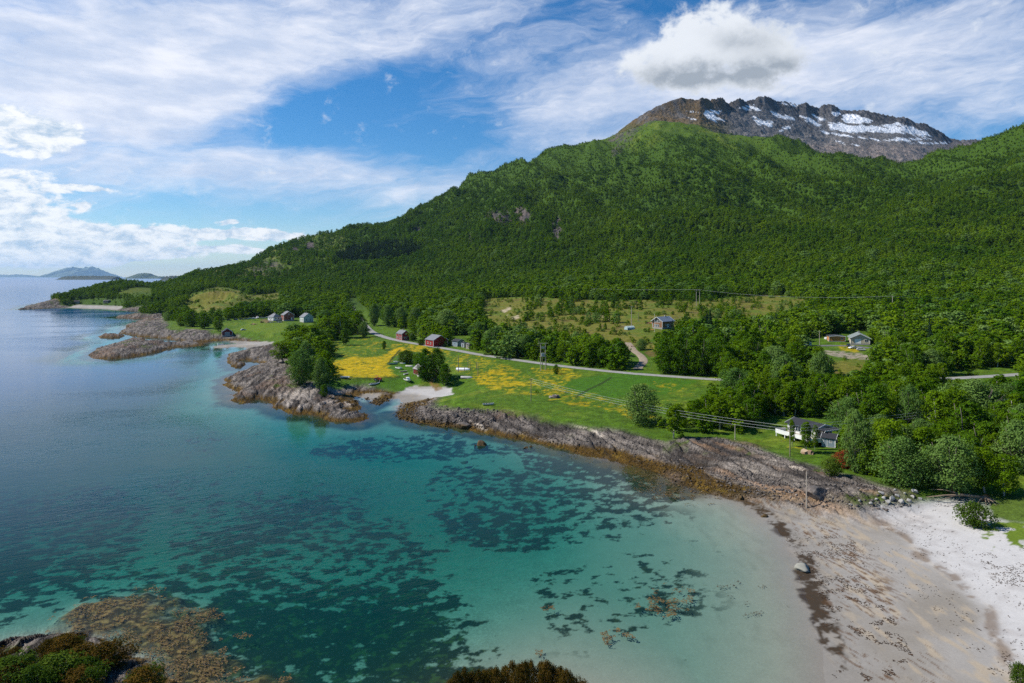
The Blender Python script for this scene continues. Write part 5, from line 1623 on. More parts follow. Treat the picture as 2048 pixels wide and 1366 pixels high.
# ------------------------------------------------------------------ buildings and other things
def empty(name, loc, rz, label, cat, group=None):
    o = bpy.data.objects.new(name, None)
    COL.objects.link(o)
    o.empty_display_size = 0.5
    o.location = loc
    o.rotation_euler = (0, 0, rz)
    o['label'] = label
    o['category'] = cat
    if group:
        o['group'] = group
    return o


WHITE = boards("white_boards", (0.72, 0.72, 0.70))
WTRIM = plain("white_trim", (0.75, 0.75, 0.73), 0.6)
GLASS = glass()
STONE = plain("foundation_stone", (0.30, 0.28, 0.26), 0.9)
STEEL = plain("grey_steel", (0.32, 0.33, 0.34), 0.4, 0.5, 0.1, 2, 0.6)
POLEW = plain("pole_wood", (0.20, 0.165, 0.13), 0.9, 0.1, 0.3, 3)
PALEW = plain("pale_timber", (0.42, 0.36, 0.29), 0.85, 0.1, 0.3, 3)
RUBBER = plain("tyre_rubber", (0.02, 0.02, 0.022), 0.85)


def house(name, label, cat, px, v, yaw, L, W_, hw, hr, wall, roof, over=0.4, base=0.5, wins=(), doors=(), trim=WTRIM, chimney=None, group=None, pos=None, corners=True, hip=0.0, bargem=None):
    """ridge along local X; sides: S (-Y), N (+Y), E (+X gable), W (-X gable)"""
    if pos is None:
        x, y, z = ground(px, v)
    else:
        x, y, z = pos
    o = empty(name, (x, y, z), yaw, label, cat, group)
    l2, w2 = L / 2, W_ / 2
    MB().box(-l2 - 0.02, l2 + 0.02, -w2 - 0.02, w2 + 0.02, -1.5, base).build("foundation", STONE, o)
    mb = MB()
    hh = base + hw
    if hip:
        mb.box(-l2, l2, -w2, w2, base, hh)
    else:
        mb.prism([(-w2, base), (w2, base), (w2, hh), (0, hh + hr - 0.04), (-w2, hh)], -l2, l2)
    mb.build("wall", wall, o)
    # roof
    th = 0.14
    ex, ey = l2 + over, w2 + over
    drop = hr / w2 * over
    if hip:
        rx = l2 * (1 - hip)
        vs = [(-ex, -ey, hh - drop), (ex, -ey, hh - drop), (ex, ey, hh - drop), (-ex, ey, hh - drop), (-rx, 0, hh + hr), (rx, 0, hh + hr)]
        vs += [(a, b_, c - th) for a, b_, c in vs[:4]]
        rf = MB().add(vs, [(0, 1, 5, 4), (2, 3, 4, 5), (1, 2, 5), (3, 0, 4), (9, 8, 7, 6), (0, 6, 7, 1), (1, 7, 8, 2), (2, 8, 9, 3), (3, 9, 6, 0)])
    else:
        pr = [(-ey, hh - drop), (0, hh + hr), (ey, hh - drop), (ey, hh - drop + th), (0, hh + hr + th), (-ey, hh - drop + th)]
        rf = MB().prism(pr, -ex, ex)
    rf = rf.build("roof", roof, o)
    if not hip:
        for sx in (-1, 1):
            q = MB()
            xx = sx * (ex + 0.012)
            x0, x1 = sorted((xx, xx + sx * 0.05))
            for sy in (-1, 1):
                q.prism([(sy * (ey + 0.02), hh - drop - 0.1), (0, hh + hr - 0.1), (0, hh + hr + th + 0.05), (sy * (ey + 0.02), hh - drop + th + 0.05)][::sy], x0, x1)
            q.build("barge_board", bargem or trim, o)
    if corners:
        for sx in (-1, 1):
            for sy in (-1, 1):
                MB().box(sx * l2 - 0.1, sx * l2 + 0.1, sy * w2 - 0.1, sy * w2 + 0.1, base, hh - 0.03).build("corner_board", trim, o)
    if chimney:
        cx, cw = chimney
        MB().box(cx - cw / 2, cx + cw / 2, -cw / 2, cw / 2, hh + hr - 0.4, hh + hr + 0.9).box(cx - cw / 2 - 0.06, cx + cw / 2 + 0.06, -cw / 2 - 0.06, cw / 2 + 0.06, hh + hr + 0.9, hh + hr + 1.0).build("chimney", STONE, rf)

    def frame_on(side, u, zc, w, h, nm, fm, pm, bars=1):
        t = 0.05
        mb = MB(); pn = MB()
        for k in range(4):
            a, b_, c, d_ = [(-w / 2 - 0.1, -w / 2, -h / 2 - 0.1, h / 2 + 0.1), (w / 2, w / 2 + 0.1, -h / 2 - 0.1, h / 2 + 0.1), (-w / 2, w / 2, -h / 2 - 0.1, -h / 2), (-w / 2, w / 2, h / 2, h / 2 + 0.1)][k]
            mb.box(a, b_, -t, 0.03, c, d_)
        for k in range(bars):
            q = -w / 2 + w * (k + 1) / (bars + 1)
            mb.box(q - 0.035, q + 0.035, -t, 0.03, -h / 2, h / 2)
        pn.box(-w / 2, w / 2, -0.015, 0.02, -h / 2, h / 2)
        f = mb.build(nm, fm, o)
        if side == 'S':
            f.location = (u, -w2, zc)
        elif side == 'N':
            f.location = (u, w2, zc); f.rotation_euler = (0, 0, math.pi)
        elif side == 'E':
            f.location = (l2, u, zc); f.rotation_euler = (0, 0, math.pi / 2)
        else:
            f.location = (-l2, u, zc); f.rotation_euler = (0, 0, -math.pi / 2)
        pn.build("pane" if nm == "window" else "panel", pm, f)
    for (side, u, zc, w, h, *bars) in wins:
        frame_on(side, u, base + zc, w, h, "window", trim, GLASS, bars[0] if bars else 1)
    for (side, u, w, h, m) in doors:
        frame_on(side, u, base + h / 2, w, h, "door", trim, m, 0)
    return o


R = math.radians
RED = boards("red_boards", (0.25, 0.020, 0.016))
DRED = boards("old_red_boards", (0.16, 0.022, 0.020))
GREYB = boards("grey_blue_boards", (0.21, 0.27, 0.31))
PALEG = boards("pale_green_boards", (0.50, 0.53, 0.48))
DARKB = boards("dark_boards", (0.075, 0.075, 0.078))
BROWNW = boards("brown_log", (0.24, 0.12, 0.06), 0.22, False)
ORANGEW = boards("orange_boards", (0.46, 0.20, 0.055), 0.15, False)
CREAM = boards("cream_boards", (0.55, 0.46, 0.32), 0.15, False)
GREYP = boards("weathered_boards", (0.33, 0.29, 0.26))
SLATE = corrugated("grey_roof", (0.15, 0.155, 0.17), rough=0.75)
BLUER = corrugated("blue_grey_roof", (0.16, 0.19, 0.24))
BLACKR = corrugated("black_roof", (0.022, 0.023, 0.028), rough=0.85)
GREENR = corrugated("green_grey_roof", (0.19, 0.22, 0.20))
RUST = corrugated("rusty_roof", (0.26, 0.24, 0.24))

# red house and red barn by the road
YB = R(-53)
house("red_house", "small red house with white corner boards beside the road bend", "house", 806, 680, YB, 8.2, 6.0, 4.2, 2.1, RED, SLATE, 0.3, 0.5,
      [('S', -2.2, 1.4, 1.0, 1.3), ('S', 0.2, 1.4, 1.0, 1.3), ('S', 2.4, 1.4, 1.0, 1.3), ('S', -1.2, 3.2, 0.7, 0.6), ('S', 1.4, 3.2, 0.7, 0.6), ('E', -1.0, 1.5, 0.9, 1.2), ('E', 0.6, 1.5, 0.9, 1.2), ('E', 0, 3.9, 0.8, 0.9)],
      [('N', 0, 0.9, 2.0, DRED)], chimney=(0.5, 0.6))
ax, ay, az = ground(820, 678)
house("red_annex", "low dark red annex beside the small red house", "shed", 0, 0, YB, 4.2, 3.2, 2.5, 0.8, DRED, SLATE, 0.25, 0.3, [('E', 0, 1.2, 0.8, 0.9)], pos=(ax + 0.5, ay + 1.5, az))
house("red_barn", "larger red barn with grey roof and two white windows by the road", "barn", 873, 692, YB, 10.0, 10.4, 3.9, 2.8, RED, SLATE, 0.35, 0.4,
      [('S', -1.8, 1.8, 1.2, 1.1), ('S', 1.6, 1.8, 1.2, 1.1)], [('N', 1, 2.6, 2.6, DRED)])
house("blue_shed", "grey-blue shed with dark roof right of the red barn", "shed", 917, 692, R(-50), 5.4, 5.6, 3.0, 1.1, GREYB, BLACKR, 0.4, 0.3, [('S', 0, 1.5, 0.8, 0.8)], [('E', -1, 1.0, 2.0, GREYB)], trim=plain("pale_blue_trim", (0.5, 0.56, 0.6)))
house("small_shed", "small shed with white gable edge against the grey-blue shed", "shed", 930, 694, R(-55), 3.2, 3.2, 2.4, 0.5, GREYB, BLACKR, 0.15, 0.2, [], [('S', 0, 1.2, 1.9, DARKB)])
house("weathered_shed", "weathered pale shed half hidden by the tall willow", "shed", 939, 697, R(-50), 3.0, 3.0, 2.5, 0.5, GREYP, GREYP and RUST, 0.15, 0.2, [('S', 0, 1.5, 0.6, 0.6)], trim=PALEW)
# timber house on the bench
house("timber_house", "brown timber house with blue-grey roof and glazed white gable", "house", 1326, 656, R(221), 12.5, 8.0, 4.4, 2.5, BROWNW, BLUER, 0.9, 0.8,
      [('E', -2.1, 1.2, 1.1, 1.6), ('E', -0.7, 1.2, 1.1, 1.6), ('E', 0.8, 1.2, 1.1, 1.6), ('E', -1.7, 4.0, 1.0, 1.5), ('E', -0.5, 4.4, 1.0, 2.0), ('E', 0.7, 4.4, 1.0, 2.0), ('E', 1.8, 4.0, 1.0, 1.5), ('N', -2, 1.5, 1.3, 1.2), ('N', 2, 1.5, 1.3, 1.2)],
      [('N', 0, 1.0, 2.0, WTRIM)], chimney=(-2, 0.7))
# bungalow with garage
house("bungalow", "cream bungalow with garage door under a broad white gable", "house", 1718, 686, R(-112), 13.0, 9.5, 3.0, 2.3, CREAM, GREENR, 0.7, 0.4,
      [('E', 3.1, 1.5, 1.6, 1.3), ('S', -3.5, 1.5, 1.4, 1.2), ('S', 0, 1.5, 1.4, 1.2)], [('E', -1.2, 2.8, 2.3, WTRIM)], chimney=(-1, 0.8))
house("orange_annex", "orange boarded annex with flat white roof edge left of the bungalow", "shed", 1672, 682, R(-105), 6.5, 8.5, 2.6, 0.45, ORANGEW, BLACKR, 0.35, 0.3, [('E', 2.5, 1.4, 1.0, 1.0)], [])
# the houses at the lawn
house("white_house", "small white house with grey hipped roof at the lawn edge", "house", 549, 641, R(-40), 9.5, 8.0, 3.3, 2.9, WHITE, SLATE, 0.35, 0.5, [('S', -2.4, 1.6, 1.2, 1.3), ('S', 2.2, 1.6, 1.2, 1.3), ('E', -1.5, 1.6, 1.2, 1.3), ('E', 1.5, 1.6, 1.2, 1.3)], [('S', 0, 1.0, 2.0, DARKB)], hip=0.55, chimney=(0, 0.7))
house("rusty_red_house", "red-brown house with white plinth and metal lean-to right of the white house", "house", 575, 641, R(-55), 9.0, 9.5, 4.6, 3.2, boards("rust_boards", (0.26, 0.09, 0.06)), SLATE, 0.35, 0.9, [('S', -2, 1.7, 1.1, 1.3), ('S', 2, 1.7, 1.1, 1.3), ('E', 0, 5.2, 1.0, 1.0)], [('E', 2.5, 1.0, 2.0, WTRIM)], chimney=(1, 0.7))
house("pale_gabled_house", "pale grey-green gabled house behind the headland grove", "house", 613, 644, R(-52), 9.5, 9.0, 4.4, 3.3, PALEG, SLATE, 0.35, 0.5, [('S', -2, 1.7, 1.1, 1.3), ('S', 2, 1.7, 1.1, 1.3), ('E', -1.8, 1.7, 1.1, 1.3), ('E', 1.8, 1.7, 1.1, 1.3), ('E', 0, 4.9, 1.0, 1.0)], [], chimney=(0, 0.7))
house("grey_house", "dark grey house half hidden by birches near the road", "house", 659, 634, R(-48), 9.0, 8.0, 3.6, 3.0, boards("grey_boards", (0.17, 0.16, 0.16)), BLUER, 0.35, 0.5, [('S', 0, 1.6, 1.2, 1.2), ('E', 0, 1.6, 1.2, 1.2)], [])
house("boathouse", "dark red boathouse with black roof at the cove beach", "boathouse", 454, 669, R(-64), 8.2, 7.6, 2.6, 2.6, DRED, BLACKR, 0.35, 0.2, [], [('E', 0, 3.4, 2.3, boards("door_grey", (0.30, 0.31, 0.30)))])
house("boat_shed", "old dark red boat shed with grey roof beside the dark grove", "boathouse", 841, 748, R(-57), 5.2, 4.8, 2.4, 1.8, DRED, RUST, 0.3, 0.2, [], [('E', 0, 1.8, 2.0, DARKB)], trim=plain("grey_trim", (0.3, 0.29, 0.28)))
house("far_cabin", "tiny cabin at the foot of the far green knoll", "cabin", 152, 606, R(20), 9, 6, 2.4, 1.8, GREYP, BLACKR, 0.3, 0.3, [('S', 0, 1.4, 1.2, 1.0)], [])
house("far_cabin", "tiny cabin among trees below the far buttercup field", "cabin", 214, 605, R(-15), 9, 6, 2.4, 1.8, DARKB, BLACKR, 0.3, 0.3, [('S', 0, 1.4, 1.2, 1.0)], [])

# the white cabin with its deck
cxx, cyy, czz = ground(1618, 884)
YC = R(-66)
cab = house("white_cabin", "white cabin with dark shallow roof and raised white-panelled deck near the shore", "cabin", 0, 0, YC, 9.5, 6.2, 2.5, 1.0, WHITE, BLACKR, 0.6, 1.3,
            [('S', -3.4, 1.3, 1.7, 1.4), ('S', -1.2, 1.3, 1.7, 1.4), ('S', 0.9, 1.3, 1.6, 1.4), ('E', 1.6, 1.4, 1.0, 1.2), ('E', -1.8, 1.2, 1.0, 1.7)], [('S', 2.6, 1.9, 2.0, GLASS), ('E', 0.0, 1.0, 2.0, GLASS)], pos=(cxx + 2.2, cyy + 4.6, czz))
DECK = boards("deck_boards", (0.45, 0.37, 0.27), 0.14)
dk = MB().box(-5.6, 7.9, -6.9, -3.12, 1.08, 1.22).box(4.77, 7.9, -3.12, 2.6, 1.08, 1.22).build("deck", DECK, cab)
rl = MB()
rl.box(-5.6, 7.9, -6.98, -6.9, 1.0, 2.15).box(7.9, 7.98, -6.98, 2.6, 1.0, 2.15).box(-5.68, -5.6, -6.98, -3.12, 1.0, 2.15)
rl.build("railing", WHITE, dk)
for (a, b_) in ((7.8, -6.8), (7.8, -3.4), (7.8, 0.2), (7.8, 2.5), (4.5, -6.8), (1.0, -6.8), (-2.4, -6.8), (-5.5, -6.8)):
    MB().box(a - 0.09, a + 0.09, b_ - 0.09, b_ + 0.09, -1.6, 1.08).build("post", WTRIM, dk)
for (a, b_) in ((7.7, -3.0), (7.7, 2.5)):
    MB().box(a - 0.07, a + 0.07, b_ - 0.07, b_ + 0.07, 1.22, 3.85).build("porch_post", WTRIM, cab)
MB().box(5.32, 8.1, -3.3, 2.8, 3.85, 3.97).build("porch_roof", BLACKR, cab)
MB().box(8.11, 8.17, -3.32, 2.82, 3.75, 4.02).build("fascia", WTRIM, cab)
sx_c, sy_c, sz_c = ground(1662, 893)
house("dark_shed", "small grey-blue shed with black roof beside the white cabin", "shed", 0, 0, R(-38), 3.2, 3.2, 2.3, 0.9, GREYB, BLACKR, 0.3, 0.2, [('S', 0.5, 1.4, 0.5, 0.6)], [('S', -0.8, 0.8, 1.8, GREYB)], pos=(sx_c, sy_c + 0.5, sz_c))

# greenhouse pen and flagpole at the timber house
gx0, gy0, gz0 = ground(1259, 659)
gh = empty("greenhouse", (gx0, gy0, gz0), R(35), "pale netted greenhouse below the timber house pole", "greenhouse")
PALEN = plain("pale_netting", (0.36, 0.47, 0.46), 0.5, 0.4, 0.5, 1.2)
mb = MB()
for i in range(6):
    u = -3.4 + i * 1.36
    mb.tube([(u, -1.6, 0), (u, -1.5, 1.5), (u, 0, 2.5), (u, 1.5, 1.5), (u, 1.6, 0)], 0.05, 5)
mb.build("frame", WTRIM, gh)
MB().prism([(-1.55, 0.05), (1.55, 0.05), (1.45, 1.5), (0, 2.42), (-1.45, 1.5)], -3.4, 3.4).build("cover", PALEN, gh)
fx, fy, fz = ground(1309, 664)
fp = empty("flagpole", (fx, fy, fz), 0, "white flagpole in front of the timber house gable", "flagpole")
MB().tube([(0, 0, -0.3), (0, 0, 11.5)], [0.10, 0.06], 8).build("pole", WTRIM, fp)
MB().add(*(lambda u, w: ([(math.cos(a) * 0.14 * math.sin(b2), math.sin(a) * 0.14 * math.sin(b2), 11.6 + 0.14 * math.cos(b2)) for b2 in np.linspace(0.01, math.pi, 5) for a in np.linspace(0, 2 * math.pi, 7)[:-1]], [(i * 6 + k, i * 6 + (k + 1) % 6, (i + 1) * 6 + (k + 1) % 6, (i + 1) * 6 + k) for i in range(4) for k in range(6)]))(0, 0)).build("finial", WTRIM, fp)
tdx, tdy, tdz = ground(1304, 661)
td = empty("garden_table", (tdx, tdy, tdz), R(-30), "orange-brown picnic table on the timber house terrace", "table")
OR = plain("stained_timber", (0.45, 0.18, 0.06), 0.7)
MB().box(-1.6, 1.6, -0.5, 0.5, 0.72, 0.8).build("tabletop", OR, td)
for sy in (-1, 1):
    MB().box(-1.6, 1.6, sy * 0.95 - 0.16, sy * 0.95 + 0.16, 0.42, 0.48).build("bench", OR, td)
for sx in (-1, 1):
    MB().box(sx * 1.2 - 0.06, sx * 1.2 + 0.06, -0.95, 0.95, 0.36, 0.42).tube([(sx * 1.2, -0.9, -0.1), (sx * 1.2, -0.3, 0.72)], 0.06, 4).tube([(sx * 1.2, 0.9, -0.1), (sx * 1.2, 0.3, 0.72)], 0.06, 4).build("trestle", OR, td)
tx_, ty_, tz_ = ground(1269, 694)
sg = empty("log_bench", (tx_, ty_, tz_), R(15), "reddish timber bench at the top of the gravel track", "bench")
MB().box(-2.4, 2.4, -0.3, 0.3, 0.55, 0.7).build("seat", plain("red_brown_timber", (0.3, 0.10, 0.05)), sg)
for sx in (-1, 1):
    MB().box(sx * 1.8 - 0.15, sx * 1.8 + 0.15, -0.25, 0.25, -0.2, 0.55).build("leg", POLEW, sg)


# ---- vehicles
def wheel(parent, x, y, r, w):
    t = MB(); n = 14
    ring = [(math.cos(2 * math.pi * k / n), math.sin(2 * math.pi * k / n)) for k in range(n)]
    vs = []
    for (yy, rr) in ((-w / 2, r * 0.62), (-w / 2, r * 0.94), (-w * 0.3, r), (w * 0.3, r), (w / 2, r * 0.94), (w / 2, r * 0.62)):
        vs += [(a * rr, yy, c * rr) for a, c in ring]
    fs = [(i * n + k, i * n + (k + 1) % n, (i + 1) * n + (k + 1) % n, (i + 1) * n + k) for i in range(5) for k in range(n)]
    o = t.add(vs, fs).build("wheel", RUBBER, parent, (x, y, r), True)
    h = MB()
    h.add([(a * r * 0.62, s_ * w * 0.42, c * r * 0.62) for s_ in (-1, 1) for a, c in ring], [tuple(range(n))[::-1], tuple(range(n, 2 * n))])
    h.build("rim", STEEL, o)


def car(label, px, v, yaw, color, kind='estate', group=None, pos=None):
    x, y, z = pos or ground(px, v)
    o = empty("parked_car" if kind != 'van' else "parked_van", (x, y, z), yaw, label, "car" if kind != 'van' else "van", group)
    cm = plain("car_paint_%d%d%d" % tuple(int(k * 100) for k in color), color, 0.3, 0.5, 0.05, 1.5)
    if kind == 'van':
        prof = [(-2.4, 0.35), (2.35, 0.35), (2.45, 0.7), (2.35, 1.05), (1.75, 1.25), (1.25, 2.05), (1.0, 2.15), (-2.3, 2.15), (-2.42, 1.9), (-2.45, 0.6)]
        gprof = [(1.72, 1.27), (1.24, 2.0), (0.25, 2.0), (0.25, 1.27)]
        gl2 = [(-2.2, 1.3), (-2.2, 1.9), (0.1, 1.9), (0.1, 1.3)]
        wd = 0.95
    else:
        prof = [(-2.15, 0.35), (2.1, 0.33), (2.18, 0.6), (2.05, 0.85), (1.05, 0.98), (0.35, 1.42), (-1.3, 1.46), (-1.95, 1.02), (-2.18, 0.95), (-2.22, 0.55)]
        gprof = [(0.98, 0.99), (0.33, 1.38), (-0.35, 1.40), (-0.35, 0.99)]
        gl2 = [(-1.75, 1.0), (-1.27, 1.38), (-0.45, 1.40), (-0.45, 1.0)]
        wd = 0.86
    b_ = MB().prism([(a, c) for a, c in prof], -wd, wd, 'y')
    b_.build("body", cm, o, bevel=0.06)
    for gp in (gprof, gl2):
        MB().prism(gp, -wd - 0.015, wd + 0.015, 'y').build("window", GLASS, o)
    # windscreen
    a, c = gprof[0], gprof[1]
    MB().add([(a[0] + 0.02, -wd * 0.86, a[1] + 0.02), (a[0] + 0.02, wd * 0.86, a[1] + 0.02), (c[0] + 0.05, wd * 0.8, c[1] + 0.03), (c[0] + 0.05, -wd * 0.8, c[1] + 0.03),
              (a[0] - 0.05, -wd * 0.86, a[1]), (a[0] - 0.05, wd * 0.86, a[1]), (c[0] - 0.02, wd * 0.8, c[1]), (c[0] - 0.02, -wd * 0.8, c[1])],
             [(0, 1, 2, 3), (7, 6, 5, 4), (0, 4, 5, 1), (1, 5, 6, 2), (2, 6, 7, 3), (3, 7, 4, 0)]).build("windscreen", GLASS, o)
    for sx in (1.4, -1.35):
        for sy in (-1, 1):
            wheel(o, sx, sy * (wd - 0.06), 0.33, 0.22)
    for sy in (-1, 1):
        MB().box(prof[2][0] - 0.1, prof[2][0] + 0.02, sy * (wd - 0.28) - 0.15, sy * (wd - 0.28) + 0.15, 0.6, 0.74).build("headlight", plain("lamp_glass", (0.7, 0.72, 0.72), 0.15, 0.6), o)
    return o


G1 = "vehicles in a row behind the lawn"
car("dark green car at the left end of the row behind the lawn", 458, 641, R(8), (0.03, 0.05, 0.045), group=G1)
car("dark grey car, second from the left in the row behind the lawn", 472, 640.5, R(-6), (0.06, 0.065, 0.07), group=G1)
car("dark blue car, third from the left in the row behind the lawn", 483, 639.5, R(5), (0.04, 0.055, 0.09), group=G1)
car("grey-blue car, fourth from the left in the row behind the lawn", 493, 639, R(0), (0.10, 0.13, 0.16), group=G1)
car("pale green car in the middle of the row behind the lawn", 501, 638, R(12), (0.30, 0.38, 0.33), group=G1)
car("white car beside the white van behind the lawn", 508, 637.5, R(-5), (0.72, 0.72, 0.72), group=G1)
car("white van, tallest in the row behind the lawn", 515, 637, R(-60), (0.78, 0.74, 0.76), 'van', group=G1)
car("pale car with grey roof between the van and the white house", 525, 637, R(10), (0.36, 0.40, 0.36), group=G1)
car("silver car by the wall of the white house", 535, 636, R(-4), (0.45, 0.50, 0.44), group=G1)
car("silver car on the lawn beside the boathouse", 487, 661, R(35), (0.42, 0.47, 0.50))
car("black car in front of the bungalow garage door", 1697, 693, R(-112), (0.015, 0.017, 0.02))
car("white car low beside the bungalow drive", 1705, 697.5, R(-165), (0.75, 0.75, 0.76))
car("silver car under the trees right of the bungalow drive", 1722, 701, R(-25), (0.45, 0.47, 0.47))

# caravan by the trees
x, y, z = ground(1613, 692)
cv = empty("caravan", (x, y, z), R(-25), "blue and white caravan at the edge of the trees", "caravan")
MB().prism([(-2.5, 0.5), (2.4, 0.5), (2.75, 1.3), (2.35, 2.35), (-2.3, 2.45), (-2.7, 1.6)], -1.1, 1.1, 'y').build("body", plain("caravan_paint", (0.50, 0.58, 0.66), 0.45, 0.4, 0.12), cv, bevel=0.1)
for u in (-1.3, 0.5):
    MB().box(u - 0.45, u + 0.45, -1.125, -1.05, 1.35, 1.95).build("window", GLASS, cv)
MB().box(1.2, 1.75, -1.12, -1.06, 0.6, 2.1).build("door", WTRIM, cv)
for sy in (-1, 1):
    wheel(cv, 0, sy * 1.0, 0.34, 0.2)
MB().tube([(2.5, 0.3, 0.5), (4.0, 0, 0.5)], 0.05, 5).tube([(2.5, -0.3, 0.5), (4.0, 0, 0.5)], 0.05, 5).build("drawbar", STEEL, cv)

# tractor on the lawn
x, y, z = ground(756, 762)
tr_ = empty("tractor", (x, y, z), R(-20), "red tractor behind the white boat on the mown shore grass", "tractor")
TRED = plain("tractor_red", (0.42, 0.055, 0.03), 0.45, 0.4)
MB().box(0.1, 1.7, -0.36, 0.36, 0.75, 1.45).box(1.7, 1.78, -0.3, 0.3, 0.8, 1.35).build("bonnet", TRED, tr_, bevel=0.08)
MB().box(-1.1, 0.1, -0.3, 0.3, 0.55, 0.95).build("chassis", STEEL, tr_)
MB().box(-1.2, 0.1, -0.62, 0.62, 2.15, 2.28).build("cab_roof", TRED, tr_, bevel=0.04)
mb = MB()
for a in (-1.12, 0.02):
    for c in (-0.56, 0.56):
        mb.tube([(a, c, 0.95), (a, c, 2.16)], 0.045, 5)
mb.build("cab_frame", STEEL, tr_)
MB().box(-0.85, -0.4, -0.25, 0.25, 0.95, 1.1).box(-0.92, -0.82, -0.25, 0.25, 1.1, 1.5).build("seat", RUBBER, tr_)
MB().tube([(1.2, 0.2, 1.45), (1.2, 0.2, 2.2)], 0.045, 6).build("exhaust", STEEL, tr_)
for sy in (-1, 1):
    wheel(tr_, -0.75, sy * 0.75, 0.72, 0.42)
    wheel(tr_, 1.3, sy * 0.6, 0.42, 0.26)
    MB().prism([(-1.55, 0.9), (-1.3, 1.45), (-0.75, 1.6), (-0.2, 1.45), (-0.2, 1.38), (-0.75, 1.5), (-1.25, 1.38), (-1.48, 0.88)], sy * 0.76 - 0.22, sy * 0.76 + 0.22, 'y').build("mudguard", TRED, tr_)


# ---- boats
def boat(label, px, v, yaw, Lb, color, inside=(0.45, 0.44, 0.42), motor=False, group="boats laid up on the shore grass", upside=False, cabin=False, pos=None):
    x, y, z = pos or ground(px, v)
    o = empty("rowing_boat" if not cabin else "cabin_boat", (x, y, z), yaw, label, "boat", group)
    Bm, Hm = Lb * 0.19, Lb * 0.145
    st = np.linspace(0, 1, 13)
    outer = []; inner = []
    for t in st:
        w = Bm * (min(1.0, 0.72 + 1.2 * t) if t < 0.25 else (1.0 if t < 0.5 else math.sqrt(max(0.0, 1 - ((t - 0.5) / 0.5) ** 2.2)) + 0.015))
        sh = Hm * (1 + 0.45 * max(0, (t - 0.4) / 0.6) ** 2)
        kz = 0.0 if t < 0.75 else Hm * 0.7 * ((t - 0.75) / 0.25) ** 2
        X0 = Lb * (t - 0.5)
        outer.append([(X0, s_ * w * q, kz + (sh - kz) * hz) for s_, q, hz in ((-1, 1, 1), (-1, 0.92, 0.5), (-1, 0.6, 0.14), (0, 0, 0), (1, 0.6, 0.14), (1, 0.92, 0.5), (1, 1, 1))])
        inner.append([(X0 * 0.965, s_ * w * 0.9 * q, max(kz + 0.06, kz + (sh - kz) * hz) if hz < 1 else sh) for s_, q, hz in ((-1, 1, 1), (-1, 0.9, 0.55), (-1, 0.55, 0.26), (0, 0, 0.22), (1, 0.55, 0.26), (1, 0.9, 0.55), (1, 1, 1))])
    fo = [(i * 7 + k, (i + 1) * 7 + k, (i + 1) * 7 + k + 1, i * 7 + k + 1) for i in range(12) for k in range(6)]
    mo = MB().add([q for r_ in outer for q in r_], fo + [tuple(range(7))])
    n0 = 13 * 7
    rim = []
    vs = [q for r_ in outer for q in r_] + [q for r_ in inner for q in r_]
    for i in range(12):
        rim.append((i * 7, n0 + i * 7, n0 + (i + 1) * 7, (i + 1) * 7))
        rim.append((i * 7 + 6, (i + 1) * 7 + 6, n0 + (i + 1) * 7 + 6, n0 + i * 7 + 6))
    rim.append(tuple([0, 6, n0 + 6, n0])[::-1])
    mo = MB().add(vs, fo + [tuple(range(7))] + rim)
    hm_ = plain("boat_paint_%d%d%d" % tuple(int(k * 100) for k in color), color, 0.45, 0.4, 0.12, 2.0)
    hull = mo.build("hull", hm_, o, smooth=False)
    fi = [(i * 7 + k, i * 7 + k + 1, (i + 1) * 7 + k + 1, (i + 1) * 7 + k) for i in range(12) for k in range(6)]
    MB().add([q for r_ in inner for q in r_], fi + [tuple(range(7))[::-1]]).build("interior", plain("boat_inside_%d" % int(inside[0] * 100), inside, 0.7), o)
    for t in (0.22, 0.45, 0.66):
        w = Bm * 0.86 * (1 if t < 0.6 else 0.85)
        MB().box(Lb * (t - 0.5) - 0.13, Lb * (t - 0.5) + 0.13, -w, w, Hm * 0.68, Hm * 0.68 + 0.05).build("thwart", PALEW, o)
    if motor:
        MB().box(-Lb / 2 - 0.28, -Lb / 2 - 0.02, -0.16, 0.16, Hm * 0.8, Hm * 0.8 + 0.55).box(-Lb / 2 - 0.2, -Lb / 2 - 0.08, -0.06, 0.06, -0.05, Hm * 0.8).build("outboard_motor", RUBBER, o, bevel=0.03)
    if cabin:
        MB().prism([(0.0, Hm * 0.9), (Lb * 0.22, Hm * 0.95), (Lb * 0.14, Hm * 1.9), (-0.1, Hm * 2.0)], -Bm * 0.62, Bm * 0.62, 'y').build("wheelhouse", WTRIM, o, bevel=0.05)
        MB().prism([(0.12, Hm * 1.3), (Lb * 0.16, Hm * 1.3), (Lb * 0.13, Hm * 1.75), (0.05, Hm * 1.78)], -Bm * 0.63, Bm * 0.63, 'y').build("window", GLASS, o)
    if upside:
        o.rotation_euler = (math.pi, 0, yaw)
        o.location.z += Hm * 1.05
    return o


boat("white open boat with dark interior on the mown shore grass", 749, 769, R(40), 5.0, (0.78, 0.78, 0.78), (0.08, 0.09, 0.10), True)
boat("white boat with rounded bow and dark interior, nearest below the other stored boats", 798, 738, R(-55), 5.6, (0.80, 0.80, 0.79), (0.12, 0.12, 0.13))
boat("blue-green boat at the left of the stored boats", 787, 729, R(15), 4.6, (0.10, 0.26, 0.24), (0.25, 0.30, 0.30))
boat("white boat with grey inside right of the blue-green boat", 796, 725, R(-25), 4.8, (0.74, 0.74, 0.73), (0.35, 0.35, 0.35))
boat("slim white boat between the stored boats and the olive bush", 806, 728, R(-50), 4.4, (0.78, 0.78, 0.77), (0.5, 0.5, 0.48))
boat("grey boat topmost of the stored boats", 803, 719, R(-15), 4.6, (0.34, 0.34, 0.36), (0.2, 0.2, 0.2))
boat("dark blue boat under the olive bush", 818, 725, R(8), 4.6, (0.06, 0.12, 0.22), (0.3, 0.33, 0.38))
